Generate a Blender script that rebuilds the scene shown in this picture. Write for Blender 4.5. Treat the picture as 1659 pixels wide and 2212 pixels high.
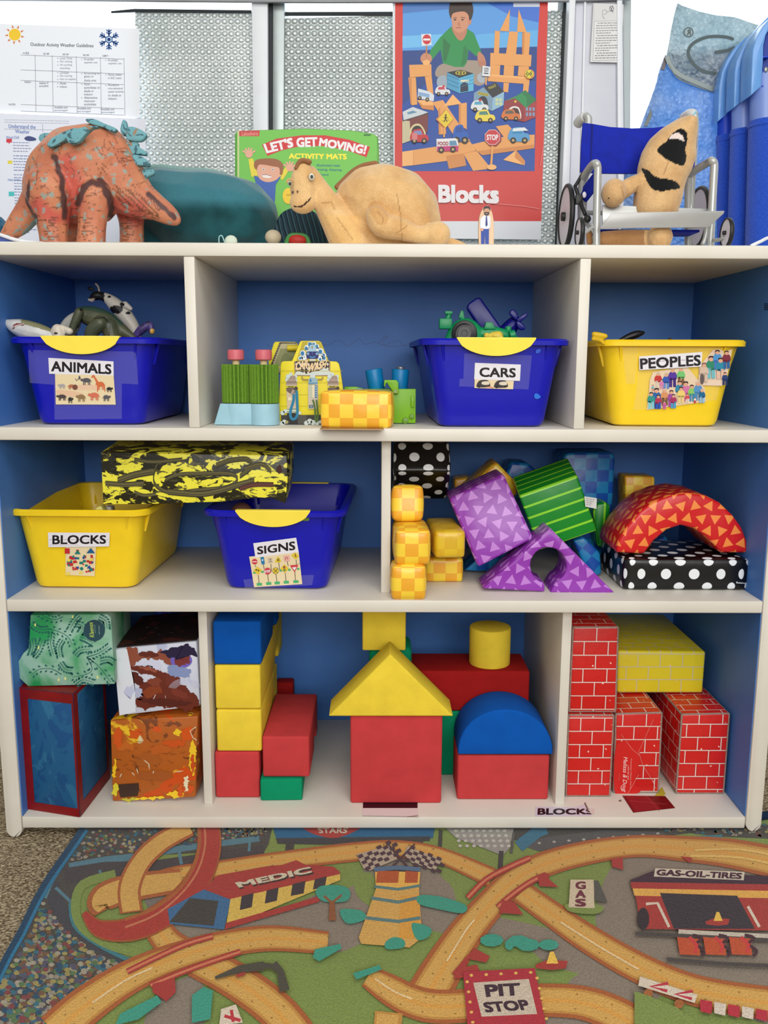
import bpy, bmesh, math, random
from mathutils import Vector, Matrix, Euler, noise as mnoise
R=math.radians
random.seed(7)
for o in list(bpy.data.objects): bpy.data.objects.remove(o,do_unlink=True)
SC=bpy.context.scene
COL=SC.collection
# ------------------------------------------------------------ camera
F=1893.14; PIT,YAW,ROL=.17132,.00751,.00433
CAM=Vector((-.01385,-1.36577,.795))
FW=Vector((math.sin(YAW)*math.cos(PIT),math.cos(YAW)*math.cos(PIT),-math.sin(PIT)))
RT=Vector((math.cos(YAW),-math.sin(YAW),0)); UP=RT.cross(FW)
RT,UP=RT*math.cos(ROL)+UP*math.sin(ROL),-RT*math.sin(ROL)+UP*math.cos(ROL)
cd=bpy.data.cameras.new('camera'); co=bpy.data.objects.new('camera',cd); COL.objects.link(co)
cd.sensor_fit='HORIZONTAL'; cd.sensor_width=36; cd.lens=F*36/1659; cd.clip_start=.01
m3=Matrix((RT,UP,-FW)).transposed(); co.matrix_world=Matrix.Translation(CAM)@m3.to_4x4()
SC.camera=co
# ------------------------------------------------------------ light
SC.view_settings.view_transform='Standard'; SC.view_settings.look='None'
SC.view_settings.gamma=1; SC.view_settings.use_curve_mapping=False
SC.view_settings.exposure=0.0
W=bpy.data.worlds.new('world'); SC.world=W; W.use_nodes=True
nt=W.node_tree; bg=nt.nodes['Background']
tc=nt.nodes.new('ShaderNodeTexCoord'); sp=nt.nodes.new('ShaderNodeSeparateXYZ')
mr=nt.nodes.new('ShaderNodeMapRange'); mx=nt.nodes.new('ShaderNodeMix'); mx.data_type='RGBA'
nt.links.new(tc.outputs['Generated'],sp.inputs[0]); nt.links.new(sp.outputs['Y'],mr.inputs['Value'])
mr.inputs['From Min'].default_value=.25; mr.inputs['From Max'].default_value=.6
nt.links.new(mr.outputs[0],mx.inputs['Factor'])
mx.inputs['A'].default_value=(.37,.365,.35,1); mx.inputs['B'].default_value=(2.9,3.05,3.15,1)
nt.links.new(mx.outputs['Result'],bg.inputs['Color']); bg.inputs['Strength'].default_value=1.0
def area(name,loc,tgt,sx,sy,pw,col=(1,1,1)):
    l=bpy.data.lights.new(name,'AREA'); l.shape='RECTANGLE'; l.size=sx; l.size_y=sy; l.energy=pw; l.color=col
    o=bpy.data.objects.new(name,l); COL.objects.link(o); o.location=loc
    o.rotation_euler=(Vector(tgt)-Vector(loc)).to_track_quat('-Z','Y').to_euler(); return o
area('ceiling_panel_light',(0.2,-1.6,2.3),(0,0,.45),2.6,1.0,26,(1,.98,.94))
area('added_low_light',(0.3,-3.0,1.45),(0,0,.6),2.2,1.0,54,(1,.985,.96))  # added area light, low behind the camera, to brighten the shelf's back panels
# ------------------------------------------------------------ pixel <-> place
def ray(px,py): return (FW+RT*((px-829.5)/F)+UP*((1106-py)/F))
def U(px,py,Y):
    r=ray(px,py); return CAM+r*((Y-CAM.y)/r.y)
def UZ(px,py,Z):
    r=ray(px,py); return CAM+r*((Z-CAM.z)/r.z)
def UPl(px,py,o,n):
    r=ray(px,py); return CAM+r*((o-CAM).dot(n)/r.dot(n))
def ppm(Y): return F/((Y-CAM.y)/math.cos(PIT)*1.0)
def yz(px,py,Z): return max(.003,UZ(px,py,Z).y)
ZF,Z4,Z3,Z2,Z1,TH,D=0.0,.0375,.4144,.6906,.9682,.0205,.408
WI=.61
# ------------------------------------------------------------ materials
def lin(c):
    return tuple((v/12.92 if v<=.04045 else ((v+.055)/1.055)**2.4) for v in c)
def C(r,g,b): return lin((r/255,g/255,b/255))
class NB:
    def __init__(s,name,rough=.55,metal=0,spec=.4,sheen=0,coat=0):
        s.m=bpy.data.materials.new(name); s.m.use_nodes=True; s.t=s.m.node_tree
        s.b=s.t.nodes['Principled BSDF']; s.b.inputs['Roughness'].default_value=rough
        s.b.inputs['Metallic'].default_value=metal; s.b.inputs['Specular IOR Level'].default_value=spec
        if sheen: s.b.inputs['Sheen Weight'].default_value=sheen
        if coat: s.b.inputs['Coat Weight'].default_value=coat; s.b.inputs['Coat Roughness'].default_value=.15
    def n(s,t): return s.t.nodes.new(t)
    def l(s,a,b): s.t.links.new(a,b)
    def put(s,inp,v):
        if isinstance(v,(int,float)): inp.default_value=v
        elif isinstance(v,tuple): inp.default_value=v if len(v)==4 or inp.type=='VECTOR' else (*v,1)
        else: s.l(v,inp)
    def M(s,op,a,b=0.0,c=None):
        n=s.n('ShaderNodeMath'); n.operation=op; s.put(n.inputs[0],a); s.put(n.inputs[1],b)
        if c is not None: s.put(n.inputs[2],c)
        return n.outputs[0]
    def mix(s,f,a,b,mode='MIX'):
        n=s.n('ShaderNodeMix'); n.data_type='RGBA'; n.blend_type=mode
        s.put(n.inputs['Factor'],f); s.put(n.inputs['A'],a); s.put(n.inputs['B'],b); return n.outputs['Result']
    def coord(s,k='Object'): return s.n('ShaderNodeTexCoord').outputs[k]
    def uv(s):
        q=s.n('ShaderNodeSeparateXYZ'); s.l(s.coord('UV'),q.inputs[0]); return q.outputs[0],q.outputs[1]
    def noise(s,scale,detail=4,dist=0,vec=None,off=0):
        n=s.n('ShaderNodeTexNoise'); n.inputs['Scale'].default_value=scale; n.inputs['Detail'].default_value=detail
        n.inputs['Distortion'].default_value=dist
        mp=s.n('ShaderNodeMapping'); mp.inputs['Location'].default_value=(off,off*.7,off*.3)
        s.l(vec or s.coord(),mp.inputs[0]); s.l(mp.outputs[0],n.inputs['Vector']); return n.outputs[0]
    def vor(s,scale,feat='F1',vec=None,out=0):
        n=s.n('ShaderNodeTexVoronoi'); n.feature=feat; n.inputs['Scale'].default_value=scale
        s.l(vec or s.coord(),n.inputs['Vector']); return n.outputs[out]
    def rng(s,v,a,b,c=0,d=1):
        n=s.n('ShaderNodeMapRange'); s.l(v,n.inputs[0])
        for i,x in enumerate((a,b,c,d)): n.inputs[1+i].default_value=x
        return n.outputs[0]
    def col(s,c): s.put(s.b.inputs['Base Color'],c)
    def bump(s,h,st=.3,dist=.002):
        n=s.n('ShaderNodeBump'); n.inputs['Strength'].default_value=st; n.inputs['Distance'].default_value=dist
        s.l(h,n.inputs['Height']); s.l(n.outputs[0],s.b.inputs['Normal'])
_mc={}
def mat(c,rough=.5,var=.08,vs=30,bump=0,bs=200,**k):
    key=(c,rough,var,vs,bump,bs,tuple(sorted(k.items())))
    if key in _mc: return _mc[key]
    b=NB('surface',rough,**k); n=b.noise(vs)
    lo=tuple(x*(1-var) for x in c); hi=tuple(min(1,x*(1+var)) for x in c)
    b.col(b.mix(b.rng(n,.3,.7),lo,hi))
    if bump: b.bump(b.noise(bs,3),bump)
    _mc[key]=b.m; return b.m
def colmat(name,rough=.6,grain=0,gs=900,bump=0,**k):
    b=NB(name,rough,**k); a=b.n('ShaderNodeVertexColor'); a.layer_name='Col'; c=a.outputs[0]
    if grain:
        n=b.rng(b.noise(gs,2),.3,.7,1-grain,1+grain)
        cb=b.n('ShaderNodeCombineColor'); 
        for i in range(3): b.l(n,cb.inputs[i])
        c=b.mix(1.0,c,cb.outputs[0],'MULTIPLY')
        if bump: b.bump(b.noise(gs,2),bump)
    b.col(c); return b.m
# ------------------------------------------------------------ objects
def tag(o,label=None,cat=None,group=None,kind=None):
    if label: o['label']=label
    if cat: o['category']=cat
    if group: o['group']=group
    if kind: o['kind']=kind
    return o
def thing(name,label,cat,loc=(0,0,0),rz=0,group=None):
    o=bpy.data.objects.new(name,None); COL.objects.link(o); o.empty_display_size=.02
    o.location=loc; o.rotation_euler=(0,0,rz); return tag(o,label,cat,group)
def link(name,me,m,parent=None,world=True,smooth=None,origin=None):
    """world: mesh data is in world space"""
    o=bpy.data.objects.new(name,me); COL.objects.link(o)
    if m is not None:
        for q in (m if isinstance(m,list) else [m]): me.materials.append(q)
    if parent is not None:
        o.parent=parent
        if world:
            p=parent
            off=Vector((0,0,0))
            while p: off+=Vector(p.location); p=p.parent
            me.transform(Matrix.Translation(-off))
    elif world:
        vs=[v.co for v in me.vertices]
        if vs:
            c=Vector(((min(v.x for v in vs)+max(v.x for v in vs))/2,(min(v.y for v in vs)+max(v.y for v in vs))/2,min(v.z for v in vs)))
            me.transform(Matrix.Translation(-c)); o.location=c
    if smooth is not None:
        if smooth is True: me.shade_smooth()
        else:
            me.shade_smooth(); 
            try: me.set_sharp_from_angle(angle=R(smooth))
            except Exception: pass
    return o
def tomesh(bm,name='mesh'):
    me=bpy.data.meshes.new(name); bm.normal_update(); bm.to_mesh(me); bm.free(); return me
def obj(name,bm,m,parent=None,world=True,smooth=35): return link(name,tomesh(bm),m,parent,world,smooth)
def struct(name,bm,m,**k): return tag(obj(name,bm,m,**k),kind='structure')
def boxuv(bm,ax=Vector((1,0,0)),ay=Vector((0,0,1)),org=None):
    uvl=bm.loops.layers.uv.verify(); az=ax.cross(ay)
    bm.normal_update(); org=org or Vector((0,0,0))
    for f in bm.faces:
        n=f.normal; a=[abs(n.dot(ax)),abs(n.dot(ay)),abs(n.dot(az))]; k=a.index(max(a))
        for lp in f.loops:
            p=lp.vert.co-org; c=(p.dot(ax),p.dot(ay),p.dot(az))
            lp[uvl].uv=((c[2],c[1]) if k==0 else (c[0],c[2]) if k==1 else (c[0],c[1]))
def bevel(bm,off,seg=2,ang=30):
    bm.normal_update()
    es=[e for e in bm.edges if len(e.link_faces)==2 and e.calc_face_angle(0)>R(ang)]
    if off>0 and es: bmesh.ops.bevel(bm,geom=es,offset=off,segments=seg,profile=.5,affect='EDGES',clamp_overlap=True)
def box(x0,x1,y0,y1,z0,z1,bev=0,seg=2,bm=None):
    b=bmesh.new()
    bmesh.ops.create_cube(b,size=1,matrix=Matrix.Translation(((x0+x1)/2,(y0+y1)/2,(z0+z1)/2))@Matrix.Diagonal((abs(x1-x0),abs(y1-y0),abs(z1-z0),1)))
    bevel(b,bev,seg); boxuv(b)
    if bm is None: return b
    merge(bm,b); return bm
def merge(a,b):
    me=bpy.data.meshes.new('t'); b.to_mesh(me); a.from_mesh(me); bpy.data.meshes.remove(me); b.free(); return a
def prism(pts,vec,bev=0,seg=2,ang=30,uvax=None,back=None):
    """polygon swept along vec; back: optional own far outline"""
    b=bmesh.new(); vec=Vector(vec); pts=[Vector(p) for p in pts]
    f=[b.verts.new(p) for p in pts]; k=[b.verts.new(q) for q in (back or [p+vec for p in pts])]
    b.faces.new(f); b.faces.new(k[::-1]); n=len(f)
    for i in range(n): b.faces.new((f[i],k[i],k[(i+1)%n],f[(i+1)%n]))
    bmesh.ops.recalc_face_normals(b,faces=b.faces); bevel(b,bev,seg,ang)
    ax=((uvax or (pts[1]-pts[0]))).normalized(); nv=vec.normalized(); ay=nv.cross(ax)
    if ay.length<.1: ay=Vector((0,0,1))
    boxuv(b,ax,ay.normalized(),pts[0]); return b
def PX(pts,Y,tf=None):
    o=[]
    for p in pts:
        x,y=p[:2]
        if tf: x,y=tf[0]+x*tf[2],tf[1]+y*tf[2]
        o.append(U(x,y,Y+(p[2] if len(p)>2 else 0)))
    return o
def softbox(dx,dy,dz,r,puff=0,cuts=9,uvscale=1):
    """rounded, slightly stuffed block with its base at z=0"""
    b=bmesh.new(); bmesh.ops.create_cube(b,size=2); bmesh.ops.subdivide_edges(b,edges=b.edges,cuts=cuts,use_grid_fill=True)
    h=Vector((dx/2,dy/2,dz/2)); uvl=b.loops.layers.uv.verify()
    b.normal_update()
    for f in b.faces:
        n=f.normal; k=max(range(3),key=lambda i:abs(n[i]))
        for lp in f.loops:
            c=Vector((lp.vert.co.x*h.x,lp.vert.co.y*h.y,lp.vert.co.z*h.z))+h
            lp[uvl].uv=((c.y,c.z) if k==0 else (c.x,c.z) if k==1 else (c.x,c.y))
    for v in b.verts:
        u=v.co.copy(); u=Vector([math.sin(t*math.pi/2)*.45+t*.55 for t in u])
        p=Vector((u.x*h.x,u.y*h.y,u.z*h.z)); q=Vector([max(-(h[i]-r),min(h[i]-r,p[i])) for i in range(3)])
        dlt=p-q
        if dlt.length>1e-9: p=q+dlt.normalized()*min(r,max(abs(x) for x in dlt)) if sum(abs(x)>1e-9 for x in dlt)>1 else p
        for i in range(3):
            if abs(u[i])>.999:
                j,k=(i+1)%3,(i+2)%3; p[i]+=math.copysign(puff*(1-u[j]**2)*(1-u[k]**2),u[i])
        v.co=p+Vector((0,0,h.z))
    return b
def cyl(p0,p1,r0,r1=None,seg=24,bm=None,cap=True,bev=0):
    p0,p1=Vector(p0),Vector(p1); d=p1-p0; r1=r0 if r1 is None else r1
    b=bmesh.new(); mtx=Matrix.Translation((p0+p1)/2)@d.to_track_quat('Z','Y').to_matrix().to_4x4()
    bmesh.ops.create_cone(b,cap_ends=cap,segments=seg,radius1=r0,radius2=r1,depth=d.length,matrix=mtx)
    if bev: bevel(b,bev,2,50)
    if bm is None: return b
    merge(bm,b); return bm
def ball(c,rx,ry=None,rz=None,rot=None,seg=20,bm=None):
    ry=rx if ry is None else ry; rz=rx if rz is None else rz
    b=bmesh.new(); mtx=Matrix.Translation(Vector(c))@(Euler(rot).to_matrix().to_4x4() if rot else Matrix())@Matrix.Diagonal((rx,ry,rz,1))
    bmesh.ops.create_uvsphere(b,u_segments=seg,v_segments=seg//2+2,radius=1,matrix=mtx)
    if bm is None: return b
    merge(bm,b); return bm
def smoothpts(pts,n=8,closed=False):
    out=[]; N=len(pts); pts=[Vector(p) for p in pts]
    for i in range(N if closed else N-1):
        g=lambda k:(pts[k%N] if closed else pts[max(0,min(N-1,k))])
        a,b,c,d=g(i-1),g(i),g(i+1),g(i+2)
        for t in range(n):
            t/=n; out.append(.5*((2*b)+(-a+c)*t+(2*a-5*b+4*c-d)*t*t+(-a+3*b-3*c+d)*t**3))
    if not closed: out.append(pts[-1])
    return out
def tube(pts,r,seg=10,sm=6,bm=None,flat=1.0):
    """swept tube; r number or list"""
    P=smoothpts(pts,sm) if sm>1 and len(pts)>2 else [Vector(p) for p in pts]
    n=len(P); 
    rr=[r]*n if not isinstance(r,(list,tuple)) else [ (lambda f:(r[int(f)]*(1-f%1)+r[min(len(r)-1,int(f)+1)]*(f%1)))(i/(n-1)*(len(r)-1)) for i in range(n)]
    b=bmesh.new(); rings=[]; up=None
    for i,p in enumerate(P):
        t=(P[min(n-1,i+1)]-P[max(0,i-1)]).normalized()
        if up is None: up=t.orthogonal().normalized()
        up=(up-t*up.dot(t)).normalized(); s=t.cross(up)
        rings.append([b.verts.new(p+(up*math.cos(a)+s*math.sin(a)*flat)*rr[i]) for a in [2*math.pi*k/seg for k in range(seg)]])
    for i in range(n-1):
        for k in range(seg): b.faces.new((rings[i][k],rings[i][(k+1)%seg],rings[i+1][(k+1)%seg],rings[i+1][k]))
    b.faces.new(rings[0][::-1]); b.faces.new(rings[-1]); 
    if bm is None: return b
    merge(bm,b); return bm
def lathe(c,prof,axis=(0,0,1),seg=32,bm=None):
    """prof: (radius, height) pairs"""
    c=Vector(c); q=Vector(axis).to_track_quat('Z','Y').to_matrix(); b=bmesh.new(); rings=[]
    for r,h in prof: rings.append([b.verts.new(c+q@Vector((r*math.cos(a),r*math.sin(a),h))) for a in [2*math.pi*k/seg for k in range(seg)]])
    for i in range(len(rings)-1):
        for k in range(seg): b.faces.new((rings[i][k],rings[i][(k+1)%seg],rings[i+1][(k+1)%seg],rings[i+1][k]))
    b.faces.new(rings[0][::-1]); b.faces.new(rings[-1]); bmesh.ops.recalc_face_normals(b,faces=b.faces)
    if bm is None: return b
    merge(bm,b); return bm
# blended bodies: balls and tapering limbs fused into one skin
def T(Y,pts,tf=None,n=10):
    """limb in photo pixels at depth Y: (x, y, radius px [, depth offset])"""
    q=[]; k=ppm(Y)
    for p in pts:
        x,y,r=p[:3]
        if tf: x,y,r=tf[0]+x*tf[2],tf[1]+y*tf[2],r*tf[2]
        c=U(x,y,Y+(p[3] if len(p)>3 else 0)); q.append((c.x,c.y,c.z,r/k))
    out=[]
    N=len(q)
    if N==1: return [('s',Vector(q[0][:3]),q[0][3])]
    for i in range(N-1):
        g=lambda j:Vector(q[max(0,min(N-1,j))])
        a,b,c,d=[Vector(q[max(0,min(N-1,j))]) for j in (i-1,i,i+1,i+2)]
        for t in range(n+1):
            t/=n; v=.5*((2*b)+(-a+c)*t+(2*a-5*b+4*c-d)*t*t+(-a+3*b-3*c+d)*t**3)
            out.append(('s',Vector(v[:3]),max(.0015,v[3])))
    return out
def E(Y,px,py,rx,ry,rd=None,rot=0,tf=None,dy=0):
    """ball in photo pixels; rd = depth radius in metres"""
    if tf: px,py,rx,ry=tf[0]+px*tf[2],tf[1]+py*tf[2],rx*tf[2],ry*tf[2]
    k=ppm(Y); return [('e',U(px,py,Y+dy),(rx/k,rd or min(rx,ry)/k,ry/k),(0,R(rot),0))]
def proj(p):
    v=p-CAM; z=v.dot(FW); return 829.5+F*v.dot(RT)/z,1106-F*v.dot(UP)/z
def fuse(name,el,m,parent=None,voxel=.0028,it=4,colfn=None,zmin=None,label=None,cat=None):
    b=bmesh.new()
    for e in el:
        if e[0]=='s': bmesh.ops.create_icosphere(b,subdivisions=2,radius=e[2],matrix=Matrix.Translation(e[1]))
        else: bmesh.ops.create_icosphere(b,subdivisions=3,radius=1,matrix=Matrix.Translation(e[1])@Euler(e[3]).to_matrix().to_4x4()@Matrix.Diagonal((*e[2],1)))
    me=tomesh(b); o=bpy.data.objects.new('tmp',me); COL.objects.link(o)
    md=o.modifiers.new('r','REMESH'); md.mode='VOXEL'; md.voxel_size=voxel; md.use_smooth_shade=True
    md=o.modifiers.new('s','SMOOTH'); md.iterations=it; md.factor=.6
    dg=bpy.context.evaluated_depsgraph_get(); dg.update(); me2=bpy.data.meshes.new_from_object(o.evaluated_get(dg))
    bpy.data.objects.remove(o,do_unlink=True)
    if zmin is not None:
        for v in me2.vertices:
            if v.co.z<zmin: v.co.z=zmin
    if colfn:
        ca=me2.color_attributes.new('Col','FLOAT_COLOR','POINT')
        for v in me2.vertices:
            x,y=proj(v.co); ca.data[v.index].color=(*colfn(x,y,v.co),1)
    return link(name,me2,m,parent,True,True)
def nz(p,s=1,o=0): return mnoise.noise(Vector((p[0]*s+o,p[1]*s+o,p[2]*s-o)))
def mixc(a,b,t):
    t=max(0,min(1,t)); return tuple(a[i]*(1-t)+b[i]*t for i in range(3))
def segd(x,y,pl):
    best=1e9
    for (x0,y0),(x1,y1) in zip(pl,pl[1:]):
        dx,dy=x1-x0,y1-y0; t=max(0,min(1,((x-x0)*dx+(y-y0)*dy)/(dx*dx+dy*dy+1e-9)))
        best=min(best,math.hypot(x-x0-t*dx,y-y0-t*dy))
    return best
def inpoly(x,y,pl):
    c=False; j=len(pl)-1
    for i in range(len(pl)):
        if (pl[i][1]>y)!=(pl[j][1]>y) and x<(pl[j][0]-pl[i][0])*(y-pl[i][1])/(pl[j][1]-pl[i][1])+pl[i][0]: c=not c
        j=i
    return c
# ------------------------------------------------------------ printed artwork: thin coloured shapes laid on a surface
_tc={}
def textshape(s,bold=0,ital=0):
    k=(s,bold,ital)
    if k not in _tc:
        cu=bpy.data.curves.new('t','FONT'); cu.body=s; cu.size=1; cu.fill_mode='FRONT'; cu.resolution_u=3
        cu.offset=bold; cu.shear=ital
        o=bpy.data.objects.new('t',cu); COL.objects.link(o)
        dg=bpy.context.evaluated_depsgraph_get(); dg.update(); me=bpy.data.meshes.new_from_object(o.evaluated_get(dg))
        vs=[(v.co.x,v.co.y) for v in me.vertices]; fs=[tuple(p.vertices) for p in me.polygons]
        bpy.data.objects.remove(o,do_unlink=True); bpy.data.meshes.remove(me)
        x0=min(v[0] for v in vs); x1=max(v[0] for v in vs); y0=min(v[1] for v in vs); y1=max(v[1] for v in vs)
        _tc[k]=([((x-x0)/(x1-x0),(y-y0)/(y1-y0)) for x,y in vs],fs,(x1-x0)/(y1-y0))
    return _tc[k]
class Art:
    def __init__(s,pmap,n,eps=.00003,z0=.0004):
        s.p=pmap; s.n=Vector(n).normalized(); s.eps=eps; s.z=z0; s.v=[]; s.f=[]; s.c=[]; s.tf=(0,0,1); s.jit=0
    def up(s,k=1): s.z+=s.eps*k
    def _pt(s,x,y):
        ox,oy,k=s.tf; return s.p(ox+x*k,oy+y*k)+s.n*s.z
    def poly(s,pts,c,up=True):
        i=len(s.v); s.v+=[s._pt(*p) for p in pts]; s.f.append(tuple(range(i,i+len(pts)))); s.c.append(c)
        if up: s.up()
    def rect(s,x0,y0,x1,y1,c,up=True): s.poly([(x0,y0),(x1,y0),(x1,y1),(x0,y1)],c,up)
    def disc(s,x,y,rx,c,ry=None,n=20,rot=0,up=True):
        ry=ry or rx; cr,sr=math.cos(R(rot)),math.sin(R(rot)); P=[]
        for k in range(n):
            a=2*math.pi*k/n; u,v=rx*math.cos(a),ry*math.sin(a); P.append((x+u*cr-v*sr,y+u*sr+v*cr))
        s.poly(P,c,up)
    def blobp(s,pts,c,up=True,n=5):
        if s.jit: n=n*3
        P=smoothpts([(x,y,0) for x,y in pts],n,True); o_=len(s.v)*.37
        if s.jit:
            J=s.jit; P=[Vector((p.x+J*(mnoise.noise(Vector((p.x/J/3.2,p.y/J/3.2,o_)))*1.6+mnoise.noise(Vector((p.x/J*.9,p.y/J*.9,o_)))),p.y+J*(mnoise.noise(Vector((p.x/J/3.2,p.y/J/3.2,o_+9)))*1.6+mnoise.noise(Vector((p.x/J*.9,p.y/J*.9,o_+5)))),0)) for p in P]
        s.poly([(p.x,p.y) for p in P],c,up)
    def line(s,pts,w,c,sm=0,up=True):
        """w: width or list of widths"""
        W_=w if isinstance(w,(list,tuple)) else [w]*len(pts)
        P=[Vector((p[0],p[1],q)) for p,q in zip(pts,W_)]
        if sm: P=smoothpts(P,sm)
        L=[];Rr=[]
        for i,p in enumerate(P):
            a=P[max(0,i-1)];b=P[min(len(P)-1,i+1)]; dx,dy=b.x-a.x,b.y-a.y; l=math.hypot(dx,dy) or 1
            nx,ny=-dy/l*p.z/2,dx/l*p.z/2; L.append((p.x+nx,p.y+ny)); Rr.append((p.x-nx,p.y-ny))
        i0=len(s.v); s.v+=[s._pt(*q) for q in L]+[s._pt(*q) for q in Rr]; n=len(P)
        for i in range(n-1): s.f.append((i0+i,i0+i+1,i0+n+i+1,i0+n+i)); s.c.append(c)
        if up: s.up()
    def text(s,t,quad,c,bold=.01,ital=0,up=True,arc=None):
        """quad: TL,TR,BR,BL corners of the lettering; or (x0,y0,x1,y1)"""
        if len(quad)==4 and not isinstance(quad[0],(tuple,list)):
            x0,y0,x1,y1=quad; quad=[(x0,y0),(x1,y0),(x1,y1),(x0,y1)]
        vs,fs,asp=textshape(t,0,ital); TL,TR,BR,BL=quad
        k=min(.06,max(0,bold-.004)*2.2); sh=[(0,0)] if k<=0 else [(-k,0),(0,0),(k,0)] if bold<.018 else [(-k,-k),(k,-k),(0,0),(-k,k),(k,k)]
        for du,dv in sh: s._text(vs,fs,TL,TR,BR,BL,du/asp,dv,c,arc); s.z+=s.eps*.3
        if up: s.up()
    def _text(s,vs,fs,TL,TR,BR,BL,du,dv,c,arc):
        i=len(s.v)
        for u,v in vs:
            u+=du; v+=dv
            x=(TL[0]*(1-u)+TR[0]*u)*v+(BL[0]*(1-u)+BR[0]*u)*(1-v); y=(TL[1]*(1-u)+TR[1]*u)*v+(BL[1]*(1-u)+BR[1]*u)*(1-v)
            if arc: y+=arc*(2*u-1)**2
            s.v.append(s._pt(x,y))
        for f in fs: s.f.append(tuple(i+k for k in f)); s.c.append(c)
    def mesh(s,me=None):
        me=bpy.data.meshes.new('art'); me.from_pydata([tuple(v) for v in s.v],[],s.f); me.update()
        ca=me.color_attributes.new('Col','FLOAT_COLOR','CORNER')
        for p,c in zip(me.polygons,s.c):
            for li in p.loop_indices: ca.data[li].color=(*c,1)
        # every piece faces along n
        bm=bmesh.new(); bm.from_mesh(me)
        for f in bm.faces:
            f.normal_update()
            if f.normal.dot(s.n)<0: f.normal_flip()
        bm.to_mesh(me); bm.free(); return me
    def build(s,name,m,parent=None,world=True): return link(name,s.mesh(),m,parent,world,None)
def flatmap(Y): return lambda x,y:U(x,y,Y)
FN=Vector((0,-1,0))
# ============================================================ the room
b=NB('carpet',.95,spec=.1); n=b.noise(260,3); v=b.vor(230)
b.col(b.mix(b.rng(n,.35,.68),C(96,80,60),C(196,180,150))); b.bump(v,.9,.004); CARPET=b.m
struct('floor',box(-2.6,2.6,-3.2,.75,-.06,0),CARPET,smooth=None)
WALLM=mat(C(214,212,205),.7)
struct('wall_back',merge(merge(merge(box(-2.6,2.6,.72,.80,0,1.0),box(-2.6,2.6,.72,.80,1.95,2.6)),box(-2.6,-1.3,.72,.80,1.0,1.95)),box(1.4,2.6,.72,.80,1.0,1.95)),WALLM,smooth=None)
struct('baseboard_back',box(-2.6,2.6,.700,.7195,0,.09,.004),mat(C(225,222,214),.5))
WY=.64
WHT=mat(C(226,230,236),.35,.02); ALU=mat(C(150,158,158),.35,.05,metal=.6); DRK=mat(C(38,44,46),.6,.05)
def px_x(x,y,Y=WY): return U(x,y,Y).x
zt,zb=1.95,1.0
def pxpost(name,xa0,xa1,xb0,xb1,Y0,Y1,m,parent,bev=.002):
    """upright bar: pixel edges at the picture's top and at the shelf line"""
    def ex(x0,x1):
        a,c=U(x0,0,Y0),U(x1,528,Y0); f=lambda z:c+(a-c)*((z-c.z)/(a.z-c.z)); return f
    L,Rr=ex(xa0,xb0),ex(xa1,xb1)
    P=[L(zb),Rr(zb),Rr(zt),L(zt)]
    P=[Vector((p.x,Y0,p.z)) for p in P]
    return obj(name,prism(P,(0,Y1-Y0,0),bev),m,parent)
w1=tag(thing('window_1',None,None,(-.45,WY,zb)),kind='structure')
pxpost('frame',543,578,550,580,WY-.03,WY+.06,WHT,w1)
pxpost('seal',578,589,580,588,WY-.015,WY+.06,DRK,w1)
pxpost('mullion',589,615,588,612,WY-.02,WY+.06,ALU,w1)
pxpost('seal',1217,1230,1200,1209,WY-.012,WY+.05,DRK,w1)
obj('frame',box(-1.3,1.4,WY-.04,WY+.08,zb-.06,zb+.012,.004),WHT,w1)
gm=bpy.data.materials.new('glass'); gm.use_nodes=True; g=gm.node_tree; g.nodes.remove(g.nodes['Principled BSDF'])
tr=g.nodes.new('ShaderNodeBsdfTransparent'); gl=g.nodes.new('ShaderNodeBsdfGlossy'); gl.inputs['Roughness'].default_value=.03
mxs=g.nodes.new('ShaderNodeMixShader'); mxs.inputs[0].default_value=.06; tr.inputs[0].default_value=(.95,.98,1,1)
g.links.new(tr.outputs[0],mxs.inputs[1]); g.links.new(gl.outputs[0],mxs.inputs[2]); g.links.new(mxs.outputs[0],g.nodes['Material Output'].inputs[0])
x9=U(1225,260,WY).x
obj('pane',box(-1.3,x9,WY+.03,WY+.034,zb,zt),gm,w1,smooth=None)
w2=tag(thing('window_2',None,None,(.7,WY,zb)),kind='structure')
obj('pane',box(x9+.14,1.4,WY+.03,WY+.034,zb,zt),gm,w2,smooth=None)
# white post between the windows
tr1=tag(thing('trim_1',None,None,(.47,WY,zb)),kind='structure')
pxpost('post',1230,1244,1209,1226,WY-.045,WY+.07,WHT,tr1)
pxpost('post_face',1244,1345,1226,1350,WY-.03,WY+.07,mat(C(205,207,218),.4,.02),tr1)
pxpost('post_ridge',1262,1267,1250,1255,WY-.036,WY-.029,WHT,tr1,.001)
pxpost('post_ridge',1333,1345,1336,1350,WY-.04,WY-.03,WHT,tr1)
pxpost('post_edge',1345,1364,1350,1360,WY-.012,WY+.07,mat(C(176,186,186),.45,.02),tr1)
# blind rail along the very top
bl=[U(-200,2,.56),U(1364,-3,.56),U(1364,-26,.56),U(-200,-26,.56)]
bl=[U(-200,-2,.598),U(700,5,.598),U(1200,3,.598),U(1364,-1,.598),U(1364,-40,.598),U(-200,-40,.598)]
tag(obj('blind_rail',prism(bl,(0,.008,0),.0015),mat(C(150,152,158),.5)),'grey bottom rail of a raised window blind along the top','blind')
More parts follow.
